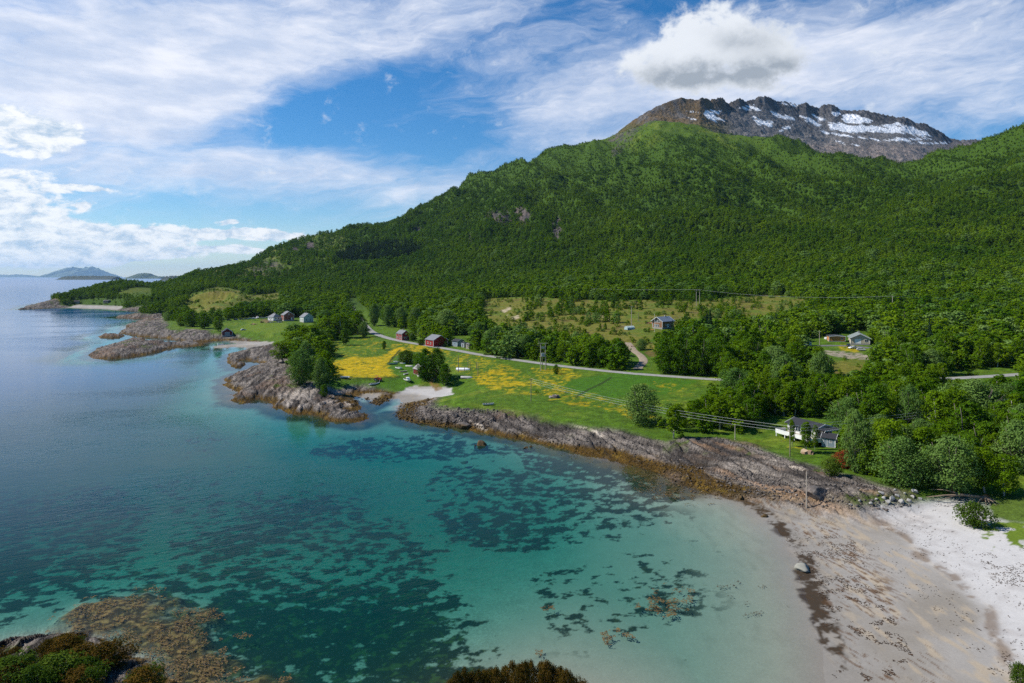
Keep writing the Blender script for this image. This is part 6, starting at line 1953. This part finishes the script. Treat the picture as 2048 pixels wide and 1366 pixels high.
boat("pale upturned dinghy right of the dark blue boat", 819, 733, R(-10), 4.0, (0.50, 0.46, 0.40), upside=True)
boat("white cabin boat standing on the grass above the small sand beach", 815, 762, R(-60), 6.2, (0.70, 0.68, 0.63), cabin=True)
boat("small white dinghy above the cabin boat", 812, 749, R(60), 3.2, (0.78, 0.77, 0.74))
boat("small tan boat above the white dinghy", 807, 744, R(20), 3.4, (0.50, 0.32, 0.22))
boat("round pale boat with white rim in front of the old boat shed", 846, 753, R(30), 5.0, (0.56, 0.54, 0.48), (0.14, 0.13, 0.12))
boat("white upturned boat among bare poles in the flower meadow", 927, 740, R(-8), 7.0, (0.78, 0.78, 0.80), upside=True)
boat("grey upturned skiff in the meadow below the bare poles", 934, 756, R(-12), 5.6, (0.40, 0.38, 0.36), upside=True)
boat("grey dinghy on the shore grass above the rubble", 977, 810, R(5), 4.0, (0.55, 0.57, 0.58), (0.2, 0.2, 0.2))
bx_, by_ = P(441, 689.5)
boat("white motor boat afloat in the cove by the boathouse", 0, 0, R(170), 5.5, (0.80, 0.82, 0.84), (0.5, 0.52, 0.54), True, None, False, False, (bx_, by_, -0.25))

# trailer with white boat-shaped load at the plot edge
x, y, z = ground(690, 757)
tl_ = empty("boat_trailer", (x, y, z), R(-5), "low white trailer at the edge of the buttercup plot", "trailer")
MB().box(-1.9, 1.9, -0.8, 0.8, 0.45, 0.62).build("bed", plain("trailer_white", (0.66, 0.66, 0.64)), tl_)
MB().box(-1.9, 1.9, -0.84, -0.8, 0.62, 0.95).box(-1.9, 1.9, 0.8, 0.84, 0.62, 0.95).box(-1.94, -1.9, -0.8, 0.8, 0.62, 0.95).build("side_board", plain("trailer_white", (0.66, 0.66, 0.64)), tl_)
MB().tube([(1.9, 0, 0.5), (3.2, 0, 0.45)], 0.05, 5).build("drawbar", STEEL, tl_)
for sy in (-1, 1):
    wheel(tl_, -0.2, sy * 0.95, 0.33, 0.2)


# heaps beside the lawn
def heap(label, px, v, n, w, colors, cat="heap", name="scrap_heap"):
    x, y, z = ground(px, v)
    o = empty(name, (x, y, z), 0, label, cat)
    rr = random.Random(int(px))
    for k in range(n):
        a = rr.uniform(-w, w)
        c = plain("scrap_%d%d%d" % tuple(int(q * 50) for q in colors[k % len(colors)]), colors[k % len(colors)])
        s1, s2, s3 = rr.uniform(0.3, 1.3), rr.uniform(0.3, 0.8), rr.uniform(0.3, 1.0)
        q = MB().prism([(-s2, -0.1), (s2, -0.1), (s2 * 0.8, s3), (-s2 * 0.6, s3 * 1.2)], -s1, s1).build("scrap", c, o, (a, rr.uniform(-1, 1), 0))
        q.rotation_euler = (rr.uniform(-0.2, 0.2), rr.uniform(-0.2, 0.2), rr.uniform(0, 3))


heap("rusty machine parts in front of the white house", 532, 645, 9, 5, [(0.16, 0.06, 0.03), (0.06, 0.05, 0.05), (0.3, 0.26, 0.24)])
heap("dark and white boat gear heap in front of the red-brown house", 550, 645, 10, 5.5, [(0.05, 0.05, 0.06), (0.5, 0.5, 0.5), (0.22, 0.22, 0.24)])
heap("pale bundles at the lawn end by the red-brown house", 563, 645, 5, 2, [(0.5, 0.46, 0.42), (0.3, 0.14, 0.08)])
heap("brown timber pile on the lawn below the white van", 506, 649, 7, 5, [(0.24, 0.14, 0.09), (0.30, 0.19, 0.12)])
heap("orange-brown woodpile behind the terrace of the timber house", 1299, 647, 6, 2.0, [(0.5, 0.27, 0.16), (0.42, 0.2, 0.1)], "woodpile", "woodpile")
heap("dark timber stack beside the bungalow annex", 1657, 678, 5, 1.5, [(0.07, 0.07, 0.07), (0.5, 0.5, 0.5)])
heap("grey brushwood heap in the meadow right of the wire pole", 1110, 795, 9, 1.8, [(0.22, 0.19, 0.17), (0.12, 0.10, 0.09)], "brushwood", "brushwood_heap")
heap("brown plank pile on the grass below the cabin deck", 1614, 908, 5, 0.9, [(0.34, 0.22, 0.13), (0.24, 0.16, 0.1), (0.4, 0.3, 0.2)], "planks", "plank_pile")


# ---- poles and wires
def pole(label, px, v, vtop, group=None, arms=(), wood=POLEW, r=0.14, name="utility_pole"):
    x, y, z = ground(px, v)
    h = (v - vtop) * y / FPX
    o = empty(name, (x, y, z), 0, label, "pole", group)
    MB().tube([(0, 0, -0.6), (0, 0, h)], [r * 1.15, r * 0.8], 8).build("pole", wood, o)
    for (dz, w, yaw) in arms:
        a = MB().box(-w / 2, w / 2, -0.07, 0.07, h - dz - 0.08, h - dz + 0.08).build("crossarm", wood, o)
        a.rotation_euler = (0, 0, yaw)
        for u in (-0.9, 0.0, 0.9):
            q = MB().tube([(u * w / 2, 0, h - dz + 0.08), (u * w / 2, 0, h - dz + 0.3)], [0.06, 0.045], 6).build("insulator", plain("insulator_glass", (0.4, 0.36, 0.33), 0.3, 0.5), a)
    return Vector((x, y, z + h))


WIREM = plain("wire_aluminium", (0.46, 0.48, 0.46), 0.5, 0.4, 0.05, 1, 0.2)


def wire(a, b_, sag, label, group, r=0.030):
    a, b_ = Vector(a), Vector(b_)
    pts = []
    for i in range(25):
        t = i / 24
        p = a.lerp(b_, t)
        p.z -= sag * 4 * t * (1 - t)
        pts.append(p)
    mb = MB().tube([p - a for p in pts], r, 4)
    o = mb.build("power_line", WIREM, None, a)
    o['label'] = label; o['category'] = "wire"; o['group'] = group
    return o


pA = pole("slim wire pole at the left end of the shore line in the meadow", 1062, 803, 757, arms=[(0.35, 1.3, R(30))], r=0.13)
pB = pole("slim wire pole on the grass just before the white cabin deck", 1580, 913, 852, arms=[(0.4, 1.6, R(20))], r=0.13)
ex_, ey_ = Q(2120, 205)
pC = Vector((ex_, ey_, zat(ex_, ey_) + 9.0))
o = empty("utility_pole", (ex_, ey_, pC.z - 9.0), 0, "wire pole among the trees at the right end of the shore line", "pole")
MB().tube([(0, 0, -0.6), (0, 0, 9.0)], [0.16, 0.11], 8).build("pole", POLEW, o)
for k, (oz, nm) in enumerate(((0.0, "top"), (-0.75, "middle"), (-1.5, "bottom"))):
    off = Vector((0, 0, oz))
    wire(pA + off, pB + off, 1.6, "%s wire of the span from the meadow pole to the white cabin pole" % nm, "shore line wires")
    wire(pB + off, pC + off, 1.0, "%s wire of the span from the white cabin pole to the right frame edge" % nm, "shore line wires")
pole("bare weathered post rising from the beach boulders below the cabin", 1613, 1016, 943, name="beach_post", wood=PALEW, r=0.12)
pole("old fence post in shade right of the round meadow tree", 1312, 846, 832, name="fence_post", wood=PALEW, r=0.09)
pole("pale post by the shore left of the fence line", 1355, 862, 838, name="fence_post", wood=PALEW, r=0.10)
pole("pale leaning post above the pink shore rocks", 1470, 880, 850, name="fence_post", wood=PALEW, r=0.11)
for px, v, vt, lb in ((917, 744, 712, "tallest bare pole left of the upturned white boat"), (940, 741, 722, "thin bare pole right of the upturned white boat"), (936, 736, 718, "short bare pole behind the upturned white boat"),
                      (953, 738, 724, "bare pole behind the pole with the white board"), (956, 752, 724, "bare pole with a brace farthest right in the flower meadow"), (929, 742, 733, "stub pole in front of the upturned white boat")):
    pole(lb, px, v, vt, "bare poles in the flower meadow", name="net_pole", wood=POLEW, r=0.16)
# transformer on an H frame
x, y, z = ground(1086, 741)
tf = empty("transformer_frame", (x, y, z), R(12), "tall H-frame transformer poles beside the road", "pole")
hh = 55 * y / FPX
for sx in (-1, 1):
    MB().tube([(sx * 1.15, 0, -0.6), (sx * 1.15, 0, hh)], [0.19, 0.14], 8).build("pole", PALEW, tf)
    MB().tube([(sx * 0.4, 2.6, -0.6), (sx * 0.4, 2.6, hh * 0.55)], [0.16, 0.13], 8).build("back_pole", POLEW, tf)
MB().box(-2.2, 2.2, -0.12, 0.12, hh - 0.3, hh - 0.06).build("crossarm", PALEW, tf)
MB().box(-1.5, 1.5, -0.35, 0.45, hh * 0.50, hh * 0.50 + 0.2).build("platform", PALEW, tf)
MB().box(-0.75, 0.75, -0.4, 0.5, hh * 0.50 + 0.2, hh * 0.5 + 1.7).build("transformer", plain("transformer_grey", (0.30, 0.33, 0.36), 0.5), tf, bevel=0.05)
MB().box(-0.9, 0.9, -0.15, 0.15, hh * 0.8, hh * 0.8 + 0.9).build("switch_box", STEEL, tf)
MB().tube([(2.6, 2.0, -0.5), (1.25, 0.3, hh * 0.6)], 0.12, 6).build("stay_pole", POLEW, tf)
# the line along the mountain foot
pD = pole("T-shaped pole below the heath beside the greenhouse", 1263, 655, 612, arms=[(0.4, 3.4, R(10))], wood=PALEW, r=0.22)
pole("thin dark pole between the T-shaped pole and the timber house", 1277, 642, 626, r=0.16)
x, y, z = ground(1396, 613)
hf = empty("h_frame_pole", (x, y, z), R(5), "twin-legged H pole on the heath before the wood", "pole")
hh = 34 * y / FPX
for sx in (-1, 1):
    MB().tube([(sx * 1.5, 0, -0.6), (sx * 1.5, 0, hh)], [0.24, 0.18], 8).build("pole", PALEW, hf)
MB().box(-3.0, 3.0, -0.12, 0.12, hh - 0.9, hh - 0.65).build("crossarm", PALEW, hf)
pH = Vector((x, y, z + hh))
pE = pole("slim pole rising from the woods above the bungalow", 1785, 632, 592, arms=[(0.3, 2.4, R(-10))], wood=PALEW, r=0.2)
xl, yl = Q(1090, 780)
pL = Vector((xl, yl, CAMH - (573 - HV) * 780 / FPX))
xr, yr = Q(2140, 520)
pR_ = Vector((xr, yr, CAMH - (600 - HV) * 520 / FPX))
for a, b_, nm, sg_ in ((pL, pH, "wire left of the H pole along the heath", 1.5), (pH, pE, "wire between the H pole and the pole above the bungalow", 3.5), (pE, pR_, "wire right of the pole above the bungalow", 1.5)):
    wire(a, b_, sg_, nm, "mountain foot wires", 0.045)
for a, nm, gp in ((pL, "pole among the trees at the left end of the heath wire", None), (pR_, "pole among the trees beyond the right end of the woods wire", None)):
    zg = zat(a.x, a.y)
    o = empty("utility_pole", (a.x, a.y, zg), 0, nm, "pole")
    MB().tube([(0, 0, -0.6), (0, 0, a.z - zg)], [0.2, 0.15], 8).build("pole", PALEW, o)
pole("service pole with short arms left of the bungalow annex", 1639, 690, 661, arms=[(0.6, 2.2, R(20))], wood=PALEW, r=0.16)
pole("white marker pole in front of the caravan", 1614, 697, 680, wood=WTRIM, r=0.09)

# ---- the fallen tree at the end of the beach
x, y, z = ground(1968, 1004)
ft = empty("fallen_tree", (x, y, z), 0, "uprooted tree lying on the beach bank with torn roots and bare trunk", "tree")
DEADW = plain("dead_wood", (0.20, 0.15, 0.11), 0.9, 0.1, 0.35, 3)
m1 = (FPX / y)
MB().tube([(0.2, 0, 0.9), (-3.5, 0.8, 1.2), (-7.5, 1.2, 1.0), (-11, 1.6, 0.5)], [0.28, 0.24, 0.16, 0.06], 8).tube([(-3.5, 0.8, 1.2), (-6.5, 2.6, 1.7), (-9, 3.4, 1.6)], [0.14, 0.1, 0.04], 6).tube([(-5, 1, 1.1), (-8, -0.2, 0.8), (-10, -0.6, 0.4)], [0.12, 0.08, 0.03], 6).build("trunk", DEADW, ft, smooth=True)
rr = random.Random(3)
for k in range(13):
    a = rr.uniform(-2.6, 0.5)
    ln = rr.uniform(1.6, 4.2)
    d = Vector((math.cos(a) * 0.9 - 0.25, math.sin(a), 0)).normalized()
    MB().tube([(0.1, 0, 0.9), Vector((0.1, 0, 0.75)) + d * ln * 0.45, Vector((0.1, 0, -0.2 - 0.12 * ln)) + d * ln], [0.15, 0.09, 0.03], 6).build("root", DEADW, ft, smooth=True)
MB().add([(1.1 * math.cos(a) * q + 0.3, 0.35 * math.sin(b2 * 1.5) * q, 0.6 + 1.0 * math.sin(a) * q) for b2, q in ((0, 1), (1, 0.8), (2, 0.4)) for a in np.linspace(0, 6.283, 11)[:-1]], [(i * 10 + k, i * 10 + (k + 1) % 10, (i + 1) * 10 + (k + 1) % 10, (i + 1) * 10 + k) for i in range(2) for k in range(10)] + [tuple(range(20, 30))]).build("root_plate", plain("torn_earth", (0.20, 0.12, 0.07), 0.95), ft)
x, y, z = ground(1948, 1052)
plant('bush', x, y, z, 4.2, 6.4, "leafy green bush hanging over the sand below the fallen tree")

# ------------------------------------------------------------------ boulders, rubble, seaweed
def rock_shape(seed, sub=2, flat=0.7, rough=0.35):
    import bmesh
    bm = bmesh.new()
    bmesh.ops.create_icosphere(bm, subdivisions=sub, radius=1.0)
    v = np.array([q.co[:] for q in bm.verts])
    f = np.array([[q.index for q in p.verts] for p in bm.faces])
    bm.free()
    rg = np.random.default_rng(seed)
    for _ in range(9):
        d = rg.normal(size=3); d /= np.linalg.norm(d)
        c = rg.uniform(0.30, 0.75)
        k = np.maximum(v @ d - c, 0)
        v = v - k[:, None] * d * 0.95
    v = v + 0.06 * rough * rg.normal(size=v.shape)
    v[:, 2] *= flat
    return v, f


m, b = new_mat("boulder_stone")
pos = b.n('ShaderNodeTexCoord').outputs['Object']
gp = b.n('ShaderNodeNewGeometry').outputs['Position']
inf = b.n('ShaderNodeObjectInfo').outputs['Random']
n1_ = b.noise(gp, 1.1, 6, 0.7)
n2_ = b.noise(gp, 0.28, 3, 0.6)
att = b.n('ShaderNodeAttribute', attribute_name="tone").outputs['Fac']
base = b.mix(b.sstep(n2_, 0.35, 0.65), (0.085, 0.078, 0.074), (0.165, 0.130, 0.108))
base = b.mix(b.m('MULTIPLY', b.sstep(n1_, 0.45, 0.75), 0.7), base, (0.24, 0.215, 0.195))
sep = b.n('ShaderNodeSeparateXYZ'); b.t.links.new(gp, sep.inputs[0])
base = b.mix(b.m('MULTIPLY', b.sstep(b.m('MULTIPLY_ADD', n2_, -1.6, b.m('MULTIPLY_ADD', sep.outputs[2], 1.0, 0.0)), 0.75, 0.0), 0.85), base, (0.085, 0.050, 0.010))
sc_ = b.v('SCALE', base)
b.put(sc_.node.inputs['Scale'], b.m('ADD', b.m('MULTIPLY_ADD', n1_, 1.0, 0.35), att))
BOULD = finish(m, b, principled(b, sc_.node.outputs[0], 0.9, 0.2, 0, bump(b, n1_, 0.7, 0.12)))


def boulder(label, px, v, wpx, hpx, seed, yaw=0, dz=0.3, group=None, mat=None, pos=None, asp=1.0):
    x, y, z = pos or ground(px, v)
    if z <= 0.02 and pos is None:
        x, y = P(px, v); z = min(0.0, zat(x, y)) * 0.3
    vv, ff = rock_shape(seed, 3, 1.0, 0.5)
    w = wpx / 2 * y / FPX; h = hpx * y / FPX / 1.3
    vv = vv * np.array([w, w * asp, h])
    me = bpy.data.meshes.new("boulder")
    set_mesh(me, vv, None, ff)
    flt_attr(me, "tone", np.zeros(len(vv)))
    o = add_obj("boulder", me, mat or BOULD, None, label=label, category="boulder")
    o.location = (x, y, z + h * (dz - 0.1)); o.rotation_euler = (0, 0, yaw)
    if group:
        o['group'] = group
    return o


boulder("large grey block among the rubble behind the bare beach post", 1632, 990, 46, 26, 401, 0.3)
FLATM = plain("sea_worn_rock", (0.24, 0.235, 0.20), 0.9, 0.2, 0.35, 1.2)
boulder("flat pale sea-worn rock standing alone on the wet sand", 1608, 1138, 50, 11, 402, 0.9, 0.25, None, FLATM, None, 0.7)
boulder("dark rounded boulder standing in the shallow water offshore", 966, 890, 24, 18, 403, 1.0)
boulder("small brown stone left of the dark offshore boulder", 951, 891, 10, 6, 404, 0.2)
boulder("dark flat boulder at the water's edge below the weedy rubble", 927, 855, 34, 14, 405, 0.6)
boulder("low dark boulder in the water right of the offshore boulder", 1051, 896, 16, 9, 406, 0.6)
boulder("small dark stone beside the low dark boulder", 1063, 894, 9, 6, 407, 0.1)
boulder("golden weed-topped stone on the sand below the rubble", 1530, 1034, 16, 8, 408, 0.5)
boulder("weedy brown stone in the shallows beside the rubble", 1483, 998, 14, 7, 409, 0.5)
boulder("flat grey boulder barely breaking the water in the bay", 930, 921, 20, 4, 410, 0.2, 0.0)
rr = random.Random(12)
white = plain("white_boulder_stone", (0.34, 0.325, 0.30), 0.85, 0.2, 0.25, 1.5)
wl_spots = [(1762, 988, 13), (1783, 1000, 15), (1793, 992, 12), (1775, 1006, 11), (1800, 1004, 14), (1818, 1002, 11), (1808, 988, 12), (1830, 985, 14), (1826, 995, 10), (1752, 1000, 9), (1768, 997, 9), (1789, 982, 9), (1840, 998, 9), (1741, 1008, 10), (1720, 1004, 9), (1700, 1010, 9)]
for i, (px, v, w) in enumerate(wl_spots):
    nth = ["first", "second", "third", "fourth", "fifth", "sixth", "seventh", "eighth", "ninth", "tenth", "eleventh", "twelfth", "thirteenth", "fourteenth", "fifteenth", "sixteenth"]
    rank = sorted(q[0] for q in wl_spots).index(px)
    boulder("whitish boulder, %s from the left in the pale heap under the rounded trees" % nth[rank], px, v, w, w * 0.6, 420 + i, rr.uniform(0, 3), 0.3, "pale boulders at the beach head", white)
# rubble: thousands of stones in the shore band
cnt = 30000
zones = [([(785, 830), (800, 805), (860, 806), (960, 815), (1000, 825), (980, 858), (900, 856), (800, 845)], 2600, 0.16, 0.62),
         ([(990, 850), (1010, 822), (1100, 850), (1200, 875), (1290, 890), (1300, 945), (1180, 910), (1060, 885)], 500, 0.13, 0.5),
         ([(1270, 922), (1340, 915), (1440, 935), (1560, 958), (1610, 985), (1500, 998), (1380, 985), (1300, 958)], 2600, 0.10, 0.42),
         ([(1540, 960), (1640, 960), (1760, 985), (1860, 985), (1850, 1022), (1720, 1020), (1600, 1010), (1540, 1000)], 1000, 0.10, 0.50),
         ([(700, 800), (770, 790), (785, 800), (740, 815)], 400, 0.2, 0.8),
         ([(1650, 700), (1690, 702), (1745, 712), (1735, 722), (1690, 716), (1655, 708)], 420, 0.2, 0.7)]
protos = [rock_shape(500 + i, 1, 0.7, 1.2) for i in range(10)]
AV, AF, AT = [], [], []
o_ = 0
rg2_ = np.random.default_rng(9)
for poly, n, s0, s1 in zones:
    p = np.array(poly, float)
    qx = rg2_.uniform(p[:, 0].min(), p[:, 0].max(), n * 4); qv = rg2_.uniform(p[:, 1].min(), p[:, 1].max(), n * 4)
    kk = pin(poly, qx, qv)
    qx, qv = qx[kk][:n], qv[kk][:n]
    # picture position -> ground by walking the sheet's rows
    gz = np.zeros(len(qx)) + 1.2
    for _ in range(4):
        dd = (CAMH - gz) * FPX / (qv - HV)
        xx = (qx - CPX) * dd / FPX
        gz = 0.5 * gz + 0.5 * np.clip(land(xx, dd), -0.5, 20)
    gz = land(xx, dd)
    lm = land(xx, dd, True)
    ok = (gz > -0.35) & (lm['s'] < 70) & ((lm['rock'] > 0.25) | (lm['s'] < 3) | (dd > 330))
    for x_0, y_0, z_0 in zip(xx[ok], dd[ok], gz[ok]):
        v_, f_ = protos[rg2_.integers(0, 10)]
        s_ = s0 + (s1 - s0) * rg2_.uniform(0, 1) ** 3.2
        a = rg2_.uniform(0, 6.28); ca, sa = math.cos(a), math.sin(a)
        q = v_ * s_ * rg2_.uniform(0.7, 1.3, 3)
        AV.append(np.stack([q[:, 0] * ca - q[:, 1] * sa + x_0, q[:, 0] * sa + q[:, 1] * ca + y_0, q[:, 2] + z_0 + 0.12 * s_], 1))
        AF.append(f_ + o_); o_ += len(v_)
        AT.append(np.full(len(v_), rg2_.choice([-0.25, -0.12, 0.0, 0.15, 0.45], p=[0.3, 0.25, 0.2, 0.15, 0.1])))
me = bpy.data.meshes.new("shore_rubble")
set_mesh(me, np.concatenate(AV), None, np.concatenate(AF))
flt_attr(me, "tone", np.concatenate(AT))
add_obj("shore_rubble", me, BOULD, None, kind="stuff", label="loose stones heaped along the rocky shoreline", category="rubble")

# seaweed: floating mats of golden weed and stranded wrack
def flakes(name, label, zones_, mat, zfun, size, lift):
    V = []
    for poly, n, thr in zones_:
        p = np.array(poly, float)
        qx = rg2_.uniform(p[:, 0].min(), p[:, 0].max(), n * 5); qv = rg2_.uniform(p[:, 1].min(), p[:, 1].max(), n * 5)
        kk = pin(poly, qx, qv)
        qx, qv = qx[kk], qv[kk]
        dd = CAMH * FPX / (qv - HV); xx = (qx - CPX) * dd / FPX
        nn = fbm(xx / 2.4, dd / 2.4, 4, 131) + 0.6 * fbm(xx / 9, dd / 9, 2, 133)
        kk = nn > thr
        xx, dd = xx[kk][:n], dd[kk][:n]
        zz = zfun(xx, dd)
        for x_0, y_0, z_0 in zip(xx, dd, zz):
            a = rg2_.uniform(0, 6.28); L_ = size * rg2_.uniform(0.5, 1.6); w_ = L_ * rg2_.uniform(0.25, 0.55)
            ca, sa = math.cos(a), math.sin(a)
            t1, t2 = rg2_.uniform(0.2, 1.0, 2) * lift
            V.append([(x_0 - ca * L_, y_0 - sa * L_, z_0 + 0.012), (x_0 + sa * w_, y_0 - ca * w_, z_0 + t1), (x_0 + ca * L_, y_0 + sa * L_, z_0 + 0.012 + t2 * 0.5), (x_0 - sa * w_, y_0 + ca * w_, z_0 + t2)])
    V = np.array(V).reshape(-1, 3)
    me = bpy.data.meshes.new(name)
    set_mesh(me, V, np.arange(len(V)).reshape(-1, 4))
    add_obj(name, me, mat, None, kind="stuff", label=label, category="seaweed")


m, b = new_mat("golden_weed")
gp = b.n('ShaderNodeNewGeometry').outputs['Position']
c = b.mix(b.sstep(b.noise(gp, 1.6, 4, 0.7), 0.35, 0.65), (0.050, 0.030, 0.009), (0.175, 0.112, 0.034))
GOLD = finish(m, b, principled(b, c, 0.6, 0.3))
m, b = new_mat("stranded_wrack")
gp = b.n('ShaderNodeNewGeometry').outputs['Position']
c = b.mix(b.sstep(b.noise(gp, 2.2, 4, 0.7), 0.4, 0.65), (0.022, 0.015, 0.010), (0.085, 0.042, 0.018))
WRACK = finish(m, b, principled(b, c, 0.8, 0.2))
flakes("floating_seaweed", "golden seaweed floating in mats at the surface",
       [([(60, 1275), (110, 1225), (170, 1195), (300, 1168), (350, 1180), (350, 1215), (440, 1215), (455, 1240), (430, 1265), (470, 1300), (470, 1330), (580, 1345), (600, 1400), (330, 1400), (280, 1310), (200, 1270)], 5000, 0.02),
        ([(465, 1272), (480, 1262), (510, 1270), (485, 1280)], 60, -0.9),
        ([(1225, 925), (1300, 945), (1330, 960), (1345, 990), (1310, 1000), (1270, 980)], 1200, 0.0),
        ([(1330, 960), (1480, 990), (1445, 1005), (1380, 1015), (1330, 990)], 1300, 0.0),
        ([(960, 868), (1080, 890), (1180, 915), (1290, 945), (1250, 945), (1150, 920), (1050, 900), (960, 880)], 1500, 0.08),
        ([(800, 842), (930, 860), (980, 872), (900, 872), (810, 858)], 500, 0.2),
        ([(1280, 1190), (1330, 1165), (1390, 1180), (1380, 1225), (1300, 1240), (1270, 1215)], 900, 0.06), ([(1200, 1265), (1240, 1255), (1280, 1275), (1250, 1290), (1210, 1290)], 260, 0.05),
        ([(1080, 1215), (1110, 1208), (1112, 1218), (1085, 1222)], 60, -0.9), ([(1070, 1300), (1085, 1300), (1085, 1312), (1070, 1312)], 40, -0.9)],
       GOLD, lambda x, y: np.zeros(len(x)) + 0.0, 0.14, 0.06)
flakes("beach_wrack", "dark scraps of stranded seaweed scattered over the sand",
       [([(1640, 1140), (1700, 1090), (1800, 1060), (1900, 1080), (1960, 1150), (2048, 1220), (2048, 1366), (1990, 1366), (1850, 1230), (1740, 1130)], 900, 0.12),
        ([(1560, 1060), (1700, 1060), (1720, 1120), (1760, 1180), (1770, 1230), (1640, 1200), (1590, 1110)], 1600, 0.12),
        ([(1640, 1210), (1780, 1230), (1850, 1366), (1660, 1366)], 1500, 0.22),
        ([(1950, 1128), (2048, 1120), (2048, 1200), (1990, 1185)], 500, 0.1),
        ([(1760, 1002), (1880, 1012), (1960, 1020), (1930, 1040), (1800, 1030)], 500, 0.05),
        ([(1400, 1150), (1560, 1160), (1600, 1220), (1480, 1240)], 500, 0.3)],
       WRACK, lambda x, y: np.maximum(land(x, y), 0.0) + 0.0, 0.13, 0.05)

# ------------------------------------------------------------------ labels of the trees, each told apart by what it stands by
LMARK = [("the red barn", 873, 691), ("the small red house", 806, 680), ("the boathouse", 454, 669), ("the white house", 549, 641), ("the pale gabled house", 613, 644), ("the timber house", 1324, 656), ("the bungalow", 1718, 686),
         ("the caravan", 1613, 692), ("the white cabin", 1610, 893), ("the dark cabin shed", 1662, 893), ("the gravel track", 1280, 728), ("the transformer poles", 1086, 741), ("the fallen tree", 1968, 1004), ("the round meadow tree", 1283, 846),
         ("the rubble bank", 1690, 712), ("the road", 1600, 765), ("the old boat shed", 841, 748), ("the red-leaved bush", 1690, 936), ("the right stretch of road", 1950, 754), ("the cabin wire pole", 1580, 913)]
KW = {'birch': ["light green birch", "slender light green birch", "bushy light green birch"], 'alder': ["dark leafy tree", "slim dark leafy tree", "broad dark leafy tree"], 'willow': ["pale willow", "slim pale willow", "broad pale willow"], 'spruce': ["dark spruce"] * 3,
      'bush': ["green bush"] * 3, 'brown_bush': ["brown bush"] * 3, 'red_bush': ["red bush"] * 3}
NTH = ["nearest", "second nearest", "third nearest", "fourth nearest", "fifth nearest", "sixth nearest", "seventh nearest", "eighth nearest", "ninth nearest", "tenth nearest"] + ["%dth nearest" % i for i in range(11, 21)]
NTH += ["%d%s nearest" % (i, {1: "st", 2: "nd", 3: "rd"}.get(i % 10, "th")) for i in range(21, 90)]
buckets = {}
used = set()
for t in TREES:
    root, kind, px, vb, vt, d, lab = t
    if lab:
        root['label'] = lab
        used.add(lab)
        continue
    nm, lx, lv = min(LMARK, key=lambda q: math.hypot((q[1] - px) * 0.7, (q[2] - vb) * 1.6))
    dx_, dv_ = px - lx, vb - lv
    rel = ("right of" if dx_ > 0 else "left of") if abs(dx_) > 1.4 * abs(dv_) else ("behind" if dv_ < 0 else "in front of")
    buckets.setdefault((nm, rel, kind), []).append((math.hypot(dx_, dv_), root))
for (nm, rel, kind), lst in buckets.items():
    lst.sort(key=lambda q: q[0])
    plural = {'birch': "birches", 'alder': "dark leafy trees", 'willow': "willows", 'spruce': "spruces"}.get(kind, "bushes")
    for i, (_, root) in enumerate(lst):
        w = KW[kind][0]
        root['label'] = ("%s %s %s" % (w, rel, nm)) if len(lst) == 1 else ("%s %s %s, %s one" % (w, rel, nm, NTH[i]))
        root['group'] = "%s %s %s" % (plural, rel, nm)

# ------------------------------------------------------------------ the air
me = bpy.data.meshes.new("haze")
R_ = 52000.0
set_mesh(me, [(x, y, q) for q in (-17.5, 900.0) for (x, y) in ((-R_, -400), (R_, -400), (R_, R_), (-R_, R_))],
         [(3, 2, 1, 0), (4, 5, 6, 7), (0, 1, 5, 4), (1, 2, 6, 5), (2, 3, 7, 6), (3, 0, 4, 7)])
hm = bpy.data.materials.new("air")
hm.use_nodes = True
hm.node_tree.nodes.clear()
pv = hm.node_tree.nodes.new('ShaderNodeVolumePrincipled')
pv.inputs['Color'].default_value = (0.42, 0.68, 1.0, 1)
pv.inputs['Density'].default_value = 1.7e-5
pv.inputs['Anisotropy'].default_value = 0.3
oo = hm.node_tree.nodes.new('ShaderNodeOutputMaterial')
hm.node_tree.links.new(pv.outputs[0], oo.inputs['Volume'])
add_obj("haze", me, hm, kind="stuff", label="pale blue haze in the distance", category="haze")
